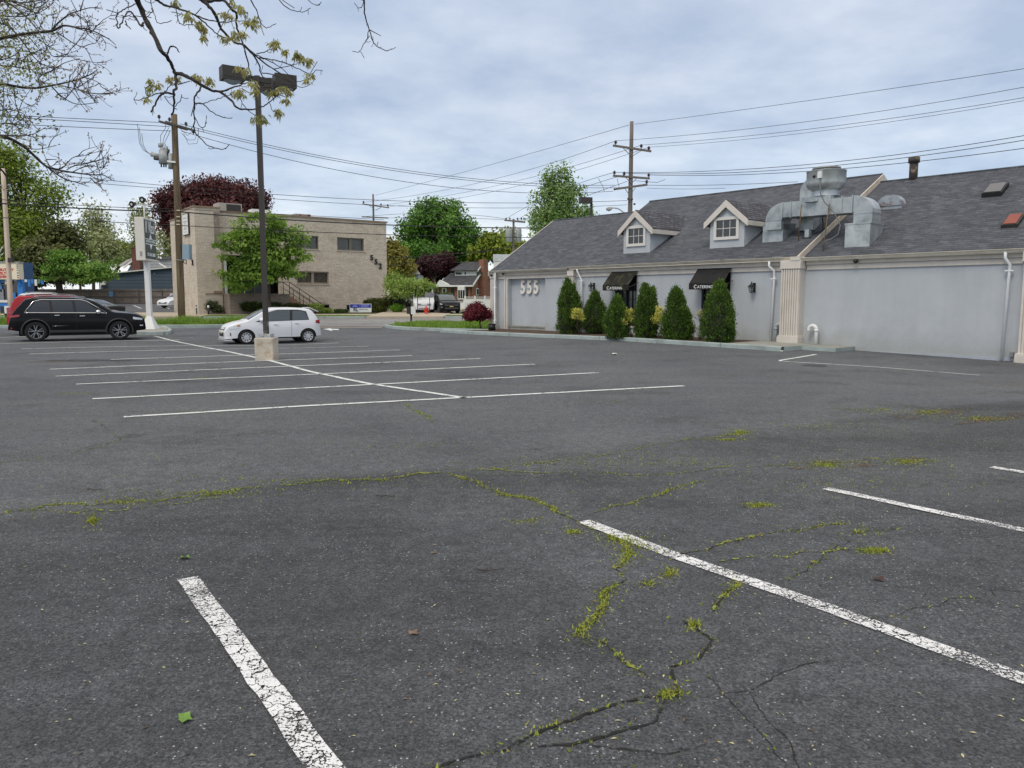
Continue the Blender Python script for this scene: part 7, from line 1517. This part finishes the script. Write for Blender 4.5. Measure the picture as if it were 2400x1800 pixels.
arbor(1587, 797, 66, 678, 5, 'pear-shaped evergreen leaning wide to the right, midway between the two awnings', [(-.16, 1.0, .84), (-.02, .95, .8), (.5, .60, .55)])
arbor(1682, 803, 72, 663, 6, 'largest and rightmost evergreen, in front of the right window', [(0.02, 1.0, .98), (.45, .74, .6)])
# yellow variegated shrubs between them
for i, (px, pyb, bl_, lb) in enumerate(((1358, 783, [(1353, 731, 11, 9), (1346, 742, 7, 6), (1362, 744, 7, 8)], 'yellow variegated shrub between the first two evergreens'), (1478, 790, [(1474, 734, 11, 12), (1463, 751, 11, 10), (1480, 745, 8, 10)], 'brightest yellow variegated shrub below the left window'), (1548, 792, [(1545, 728, 9, 11), (1538, 747, 10, 11), (1550, 744, 8, 10)], 'yellow variegated shrub right of the slender evergreen'), (1641, 797, [(1641, 735, 6, 7)], 'nearly bare pale shrub just left of the largest evergreen'))):
    q = gp(px, pyb, .12); Yq = q[1] - .22
    t = make_tree('variegated_shrub', lb, 'shrub', tuple(q), [PB(a, b, Yq - .45, c * 1.35, d * 1.25, .8) for a, b, c, d in bl_], pal((140, 150, 60), (200, 200, 84), (228, 222, 116), (236, 232, 170)) if i < 3 else pal((140, 140, 100), (180, 180, 140), (200, 200, 160), (210, 206, 170)), 44 if i < 3 else 10, 26, .034, .06, 160 + i, .009, nlimb=14, group='yellow shrubs along the restaurant wall', matname='variegated_leaf' if i < 3 else 'pale_sparse_leaf')
    r = random.Random(i); mb = MB()
    for k in range(9):
        a = V3((r.gauss(0, .05), r.gauss(0, .05), 0)); b = V3((r.gauss(0, .22), r.gauss(0, .16), .45 + .4 * r.random())); m = (a + b) / 2 + V3((r.gauss(0, .05), r.gauss(0, .05), 0)); mb.tube([a, m, b], [.011, .009, .004], 5)
    mb.build('stems', mat('grey_brown_stem', S(96, 84, 74), .9, .2, 20), t)

# ------------------------------------------------------------------ overhanging branches in the foreground
def smooth(pts, n=4):
    pts = [V3(p) for p in pts]
    if len(pts) < 3: return pts
    out = []
    for i in range(len(pts) - 1):
        p0 = pts[max(i - 1, 0)]; p1 = pts[i]; p2 = pts[i + 1]; p3 = pts[min(i + 2, len(pts) - 1)]
        for k in range(n):
            t = k / n; out.append(.5 * ((2 * p1) + (-p0 + p2) * t + (2 * p0 - 5 * p1 + 4 * p2 - p3) * t * t + (-p0 + 3 * p1 - 3 * p2 + p3) * t ** 3))
    return out + [pts[-1]]
M_branch = mat('dark_branch_bark', S(66, 60, 56), .95, .22, 14, .7, 60)
def zB(x, y): return (250 + x * .3165, y * .3165)
OAK = [  # (points, start px thickness, end thickness, depth)
 ([(195, -60), (240, 30), (290, 150), (350, 260), (400, 370), (450, 430), (490, 500), (510, 560), (515, 640), (495, 680), (500, 780), (480, 850)], 12, 3.0, 6.0),
 ([(510, 545), (560, 550), (640, 590), (700, 630), (780, 670), (840, 680), (920, 740), (970, 800), (1050, 810), (1130, 800), (1200, 760), (1270, 700)], 8, 1.8, 6.0),
 ([(840, 680), (930, 650), (1010, 625), (1060, 600)], 4.5, 1.5, 6.0), ([(1000, 655), (1060, 690)], 1.5, 1, 6.0), ([(980, 720), (1030, 800), (1100, 860)], 2, 1, 6.0), ([(1205, 760), (1230, 820), (1270, 840)], 1.6, 1, 6.0), ([(1270, 700), (1330, 720)], 1.6, 1, 6.0),
 ([(700, 640), (655, 720), (650, 800), (650, 960), (690, 1020), (760, 1080), (860, 1105), (910, 1070)], 3.6, 1.4, 5.9),
 ([(650, 765), (710, 770), (780, 830), (860, 870), (930, 870)], 2.4, 1.2, 5.9), ([(650, 770), (625, 860)], 2, 1.2, 5.9), ([(655, 870), (680, 930), (715, 945), (740, 905)], 1.8, 1, 5.9), ([(710, 768), (770, 745), (860, 720), (880, 690)], 1.6, 1, 5.9),
 ([(505, 700), (440, 690), (400, 705), (355, 780), (330, 830)], 4, 3.0, 6.0), ([(440, 692), (380, 690), (320, 712), (240, 742), (200, 735)], 2.4, 1.2, 6.0), ([(300, 710), (290, 660), (320, 630)], 1.6, 1, 6.0),
 ([(430, 715), (470, 770), (520, 810)], 1.8, 1, 6.0), ([(505, 790), (550, 740), (555, 700)], 1.6, 1, 6.0), ([(530, 625), (620, 600)], 2, 1.2, 6.0), ([(400, 705), (470, 640), (510, 625)], 2.0, 1.4, 6.0),
 ([(640, -60), (690, -10), (760, 50), (810, 120), (840, 200), (900, 270), (960, 320), (1010, 330), (1100, 410), (1200, 490), (1290, 545)], 8, 2.2, 6.4),
 ([(1010, 330), (1080, 400), (1130, 480), (1140, 540), (1165, 580)], 4, 1.8, 6.4),
 ([(700, 0), (760, 12), (860, 0), (920, 60), (960, 100), (960, 180), (985, 260), (1010, 330), (1030, 400), (1060, 520), (1080, 590), (1130, 640)], 7, 1.6, 6.3),
 ([(330, -30), (380, 5), (440, 40), (550, 70), (650, 110), (750, 190), (830, 260), (900, 290)], 6, 1.6, 6.2), ([(650, 110), (760, 150), (870, 165), (960, 155), (1060, 160)], 3, 1.2, 6.2), ([(660, 105), (700, 60)], 2, 1, 6.2), ([(870, 165), (900, 100), (930, 60)], 1.6, 1, 6.2), ([(870, 160), (820, 250)], 1.6, 1, 6.2),
 ([(1120, 430), (1200, 440), (1300, 460), (1380, 490), (1500, 545), (1560, 520), (1600, 525)], 2.6, 1.1, 6.4), ([(1240, 510), (1380, 480), (1460, 450)], 1.8, 1, 6.4), ([(1110, 395), (1200, 370), (1250, 330)], 2, 1, 6.4), ([(1380, 490), (1400, 420)], 1.4, 1, 6.4), ([(1330, 475), (1328, 400)], 1.4, 1, 6.4), ([(1510, 540), (1560, 455)], 1.4, 1, 6.4),
 ([(1150, 540), (1250, 560), (1350, 600), (1400, 610), (1480, 590)], 2.2, 1, 6.4), ([(1290, 545), (1370, 610), (1440, 645), (1500, 630)], 1.8, 1, 6.4), ([(1010, 330), (1100, 400), (1240, 470), (1340, 545), (1400, 600)], 2.4, 1, 6.4),
 ([(1030, -40), (1065, 0), (1110, 80), (1140, 160), (1180, 205), (1255, 175)], 3, 1.2, 6.6), ([(1135, 160), (1150, 220), (1165, 262)], 1.6, 1, 6.6),
 ([(1240, -50), (1280, 0), (1340, 60), (1450, 90), (1510, 60)], 2.4, 1.1, 6.6), ([(1300, 0), (1390, 60)], 1.4, 1, 6.6), ([(1480, -10), (1550, 40), (1590, 15)], 1.6, 1, 6.6),
 ([(1900, -40), (1905, 0), (1915, 120), (1945, 220), (1970, 300), (2000, 340), (2080, 375), (2140, 350)], 3.6, 1.2, 6.8), ([(1945, 220), (2030, 265)], 2, 1.2, 6.8), ([(1945, 220), (1925, 290), (1900, 330), (1870, 385), (1820, 378)], 2, 1.1, 6.8), ([(1900, -10), (1895, 40), (1865, 58), (1835, 20)], 1.8, 1, 6.8), ([(1880, 380), (1908, 430)], 1.3, .9, 6.8), ([(2000, 345), (2010, 310)], 1.3, .9, 6.8),
 ([(270, 165), (255, 190), (225, 150), (190, 95), (160, 85), (130, 130), (85, 205), (72, 150), (85, 98), (150, 60), (215, 30)], 3.6, 1.8, 5.9), ([(85, 98), (0, 72)], 1.6, 1, 5.9), ([(110, 118), (160, 120), (260, 122), (330, 130)], 1.5, 1, 5.9), ([(140, 150), (145, 185), (178, 215)], 1.3, .9, 5.9), ([(60, 143), (20, 138)], 1.3, .9, 5.9),
 ([(450, 400), (480, 342), (520, 358), (535, 385)], 3, 1.8, 5.9), ([(322, -10), (350, 100), (380, 170), (480, 150)], 1.8, 1, 6.1), ([(515, 60), (530, 150), (560, 185), (640, 185), (690, 240), (720, 260)], 2, 1, 6.2), ([(480, 88), (520, 95), (560, 105)], 1.4, .9, 6.2), ([(270, 150), (335, 90), (330, 60)], 1.4, 1, 5.9), ([(120, -20), (160, 20), (160, 50)], 2, 1, 6)]
ok = thing('oak_tree', 'overhanging oak boughs with dark bark and hanging yellow-green leaf tufts across the upper left sky', 'tree', (-5.2, -1.5, 0))
ob = V3(ok.location); mb = MB(); rb = random.Random(5)
for pts, w0, w1, Y in OAK:
    q = [P(*zB(*p), Y + .10 * sin(i * 1.3 + w0) + .004 * (p[0] - 600) / 10) for i, p in enumerate(pts)]; q = smooth(q, 5); n = len(q)
    q = [p + V3((rb.gauss(0, .0018), rb.gauss(0, .006), rb.gauss(0, .0018))) if 0 < i < n - 1 else p for i, p in enumerate(q)]
    mb.tube([p - ob for p in q], [max(.0028, 1.22 * (w0 + (w1 - w0) * (i / (n - 1)) ** .7) / 1803 * Y / 2 * (1 + .08 * rb.gauss(0, 1))) for i in range(n)], 7)
    if w0 < 5:
        for k in range(int(n / 7)):   # short spurs and buds
            i = rb.randrange(0, n); d = V3((rb.gauss(0, 1), rb.gauss(0, .6), rb.gauss(-.3, 1))); d /= np.linalg.norm(d); mb.tube([q[i] - ob, q[i] + d * .035 - ob, q[i] + d * .05 + V3((0, 0, .012)) - ob], [.0024, .002, .0028], 4)
mb.build('branches', M_branch, ok)
hi = [V3((-5.2, -1.5, 0)), V3((-5.1, -1.2, 2.5)), V3((-4.8, -.2, 4.6)), V3((-4.2, 2.5, 5.7)), V3((-3.4, 5.6, 6.1)), V3((-1.6, 6.4, 6.3)), V3((.6, 6.8, 6.2))]
MB().tube([p - ob for p in smooth(hi, 5)], list(np.linspace(.26, .03, 31)), 12).build('trunk', M_branch, ok)
mb = MB()
for a, b in (((195, -60, 6.0), 4), ((640, -60, 6.4), 4), ((700, 0, 6.3), 4), ((330, -30, 6.2), 4), ((1030, -40, 6.6), 5), ((1240, -50, 6.6), 5), ((1900, -40, 6.8), 6), ((1480, -10, 6.6), 6), ((120, -20, 6), 4)):
    p = P(*zB(a[0], a[1]), a[2]); e_ = hi[b]; mb.tube([p - ob, (p + e_) / 2 + V3((0, 0, .1)) - ob, e_ - ob], [.012, .02, .03], 7)
mb.build('upper_boughs', M_branch, ok)
TUFT = [(600, 100), (615, 130), (700, 190), (725, 215), (680, 160), (510, 20), (985, 50), (1005, 75), (870, 100), (920, 120), (1100, 140), (1090, 180), (1040, 160), (940, 235), (965, 270), (1005, 245), (720, 275), (325, 605), (385, 630), (325, 655), (290, 730), (670, 560), (690, 580), (765, 585), (765, 610), (465, 580), (518, 575), (970, 495), (1030, 520), (1075, 610), (1095, 635), (985, 670), (1000, 695), (935, 690), (1100, 680), (1225, 690), (1280, 670), (1325, 650), (1340, 675), (1330, 740), (1270, 825), (1275, 845), (1100, 880), (1155, 865), (1160, 890), (1225, 320), (1250, 340), (1325, 380), (1405, 395), (1420, 410), (1445, 435), (1495, 440), (1495, 465), (1520, 550), (1482, 585), (855, 275), (900, 290), (1260, 310), (925, 5), (1240, 680)]
r = np.random.RandomState(9); vs = []; ti = []
for i, (x, y) in enumerate(TUFT):
    c = P(*zB(x, y), 6.2 + r.uniform(-.15, .15) if x < 1200 else 6.4) - ob; tb = r.rand()
    for k in range(r.randint(26, 42)):
        st = c + r.normal(0, .012, 3); d = np.array([r.normal(0, .55), r.normal(0, .55), -1 + .5 * r.rand()]); d /= np.linalg.norm(d); l = r.uniform(.025, .062); s_ = np.cross(d, r.normal(0, 1, 3)); s_ /= np.linalg.norm(s_); w = r.uniform(.0035, .0085)
        m_ = st + d * l * .55 + np.array([0, 0, .006]); vs += [st, m_ + s_ * w, st + d * l, m_ - s_ * w]; ti += [np.clip(tb * .5 + .5 * r.rand(), 0, 1)] * 4
obj('leaf_tufts', arr_mesh('leaf_tufts', np.array(vs), np.arange(len(vs)).reshape(-1, 4), ti), mat('oak_spring_leaf', (0, 0, 0), .8, tint=pal((128, 126, 72), (164, 162, 96), (194, 190, 124), (160, 142, 108)), transl=.4), ok)

# budding maple at the left edge
mt = thing('budding_maple', 'budding maple boughs with bare twigs reaching in from the left edge', 'tree', (-13.5, 9.5, 0)); mo = V3(mt.location)
def z1(x, y): return (x * .3014, y * .3014)
MPL = [([(-140, 320), (0, 300), (180, 265), (400, 240), (490, 200), (600, 215), (720, 240), (840, 300), (900, 350)], 8, 1.0), ([(400, 240), (450, 180), (540, 110), (600, 90), (700, 60), (790, 70)], 4, 1), ([(440, 250), (560, 330), (600, 350), (680, 380)], 2.4, 1), ([(590, 220), (700, 250), (850, 300)], 1.8, 1),
       ([(-140, 640), (0, 650), (230, 685), (400, 665), (560, 630), (680, 590), (760, 540)], 7, 1.2), ([(400, 670), (480, 750), (600, 810), (770, 795)], 2.6, 1), ([(310, 665), (305, 600), (400, 550), (500, 490), (620, 455)], 3, 1), ([(560, 630), (620, 700), (700, 725), (875, 728)], 2, 1), ([(640, 600), (720, 620), (815, 670)], 2, 1), ([(460, 660), (620, 700), (740, 730)], 1.6, .9),
       ([(-160, 1020), (0, 1060), (80, 1080), (200, 1150), (330, 1270), (400, 1310), (560, 1340), (720, 1360), (800, 1360), (870, 1400)], 9, 1.2), ([(330, 1270), (480, 1380), (600, 1420), (690, 1450)], 3.5, 1), ([(400, 1305), (480, 1310), (560, 1230), (650, 1200)], 2.6, 1), ([(520, 1320), (600, 1280), (720, 1260), (800, 1240)], 2, 1), ([(560, 1340), (680, 1290), (830, 1310)], 2, 1), ([(700, 1380), (760, 1430), (805, 1415)], 1.6, .9), ([(0, 1050), (140, 1055), (250, 1045), (355, 990)], 3, 1),
       ([(200, 1150), (300, 1160), (440, 1130)], 2, 1), ([(360, 1240), (440, 1240)], 2, 1), ([(-60, 1280), (20, 1330), (100, 1460), (160, 1520)], 5, 1.6), ([(-60, -40), (120, 60), (250, 180), (330, 300), (400, 430), (480, 440)], 4, 1), ([(-60, 40), (80, 0), (280, 60), (400, -20)], 3.5, 1), ([(-60, 180), (60, 200), (180, 330), (260, 440), (330, 500), (400, 530)], 3.5, 1), ([(-60, 500), (120, 520), (260, 540), (380, 520)], 3, 1), ([(-60, 480), (90, 440), (160, 380), (200, 260)], 2.4, 1), ([(110, 690), (120, 800), (150, 870)], 2, 1), ([(0, 0), (200, 20), (420, -20)], 3, 1), ([(-50, 110), (120, 130), (300, 100), (420, 20)], 3, 1), ([(25, 670), (30, 780), (20, 900)], 2, 1), ([(-60, 880), (60, 850), (190, 890), (200, 960)], 2.4, 1), ([(-60, 960), (100, 960), (240, 1010)], 2, 1)]
mb = MB(); rb = random.Random(12); bud = []; lf = []
def twig(p, d, L_, r0, dep):
    n = 4; pts = [p]; 
    for i in range(n):
        d = d + V3((rb.gauss(0, .22), rb.gauss(0, .22), rb.gauss(.05, .22))); d /= np.linalg.norm(d); pts.append(pts[-1] + d * L_ / n)
    mb.tube([q - mo for q in pts], [max(.0030, r0 * (1 - .6 * i / n)) for i in range(n + 1)], 5)
    bud.append(pts[-1]); 
    if rb.random() < .5: bud.append(pts[2])
    if dep > 0:
        for k in range(rb.choice((1, 2, 2))):
            i = rb.randrange(1, n); dd = d + V3((rb.gauss(0, .7), rb.gauss(0, .5), rb.gauss(.1, .7))); twig(pts[i], dd / np.linalg.norm(dd), L_ * .55, r0 * .6, dep - 1)
for bi, (pts, w0, w1) in enumerate(MPL):
    Y = 12.5 + rb.uniform(-.8, .8); q = smooth([P(*z1(*p), Y + .25 * sin(i * .9 + bi)) for i, p in enumerate(pts)], 4); n = len(q)
    mb.tube([p - mo for p in q], [max(.0045, 1.3 * (w0 + (w1 - w0) * (i / (n - 1)) ** .6) / 1803 * Y / 2) for i in range(n)], 7)
    nt_ = int(np.linalg.norm(q[-1] - q[0]) * (4 if pts[0][0] < 50 else 8))
    for k in range(nt_ if n > 3 else 0):
        i = rb.randrange(1, n - 1); d = q[i + 1] - q[i - 1]; d /= np.linalg.norm(d); d = d * .7 + V3((rb.gauss(0, .5), rb.gauss(0, .5), rb.gauss(.15, .55))); d /= np.linalg.norm(d)
        twig(q[i], d, rb.uniform(.2, .5), .007, 1)
# extra fine crown towards the trunk (upper left corner)
for k in range(60):
    px = rb.uniform(-60, 100) ; py = rb.uniform(-30, 330); Y = rb.uniform(11.5, 15); d = V3((rb.uniform(.2, 1), rb.gauss(0, .5), rb.gauss(-.1, .6))); d /= np.linalg.norm(d); twig(P(px, py, Y), d, rb.uniform(.3, .7), .008, 1)
    for _ in range(2): lf.append(P(min(px, 100) + rb.gauss(0, 10), py + rb.gauss(0, 10), Y))
mb.build('branches', M_branch, mt)
MB().tube([p - mo for p in smooth([V3((-13.5, 9.5, 0)), V3((-13.4, 9.7, 2)), V3((-12.6, 10.5, 4.5)), V3((-11.5, 11.5, 7)), V3((-11, 12, 9))], 5)], list(np.linspace(.34, .12, 21)), 12).build('trunk', M_branch, mt)
mb = MB()
for a, zt_ in (((-140, 320), 4.2), ((-140, 640), 3.4), ((-160, 1020), 2.6), ((-60, -40), 6.5), ((-60, 1280), 2.2), ((-60, 500), 4.5), ((-60, 180), 5.5), ((-50, 110), 6), ((-60, 40), 6.5), ((0, 0), 6.5)):
    p = P(*z1(*a), 12.5); f0 = V3((np.interp(zt_, [0, 2, 4.5, 7, 9], [-13.5, -13.4, -12.6, -11.5, -11]), np.interp(zt_, [0, 2, 4.5, 7, 9], [9.5, 9.7, 10.5, 11.5, 12]), zt_)); mb.tube([p - mo, f0 - mo], [.03, .06], 7)
mb.build('limbs', M_branch, mt)
r = np.random.RandomState(4); bd = np.array(bud) - mo; cl = np.c_[bd, r.rand(len(bd))]
v, f, ti = leaves(cl, 4, .017, .014, 3); obj('buds', arr_mesh('buds', v, f, ti), mat('reddish_buds', (0, 0, 0), .8, tint=pal((84, 66, 60), (126, 96, 84), (158, 134, 110), (170, 164, 126)), transl=.2), mt)
lf = np.array(lf) - mo; cl = np.c_[lf, r.rand(len(lf))]; v, f, ti = leaves(cl, 26, .03, (.2, .2, .17), 8); obj('young_leaves', arr_mesh('young_leaves', v, f, ti), mat('young_maple_leaf', (0, 0, 0), .8, tint=pal((86, 96, 44), (124, 132, 70), (164, 168, 112), (190, 190, 146)), transl=.4), mt)
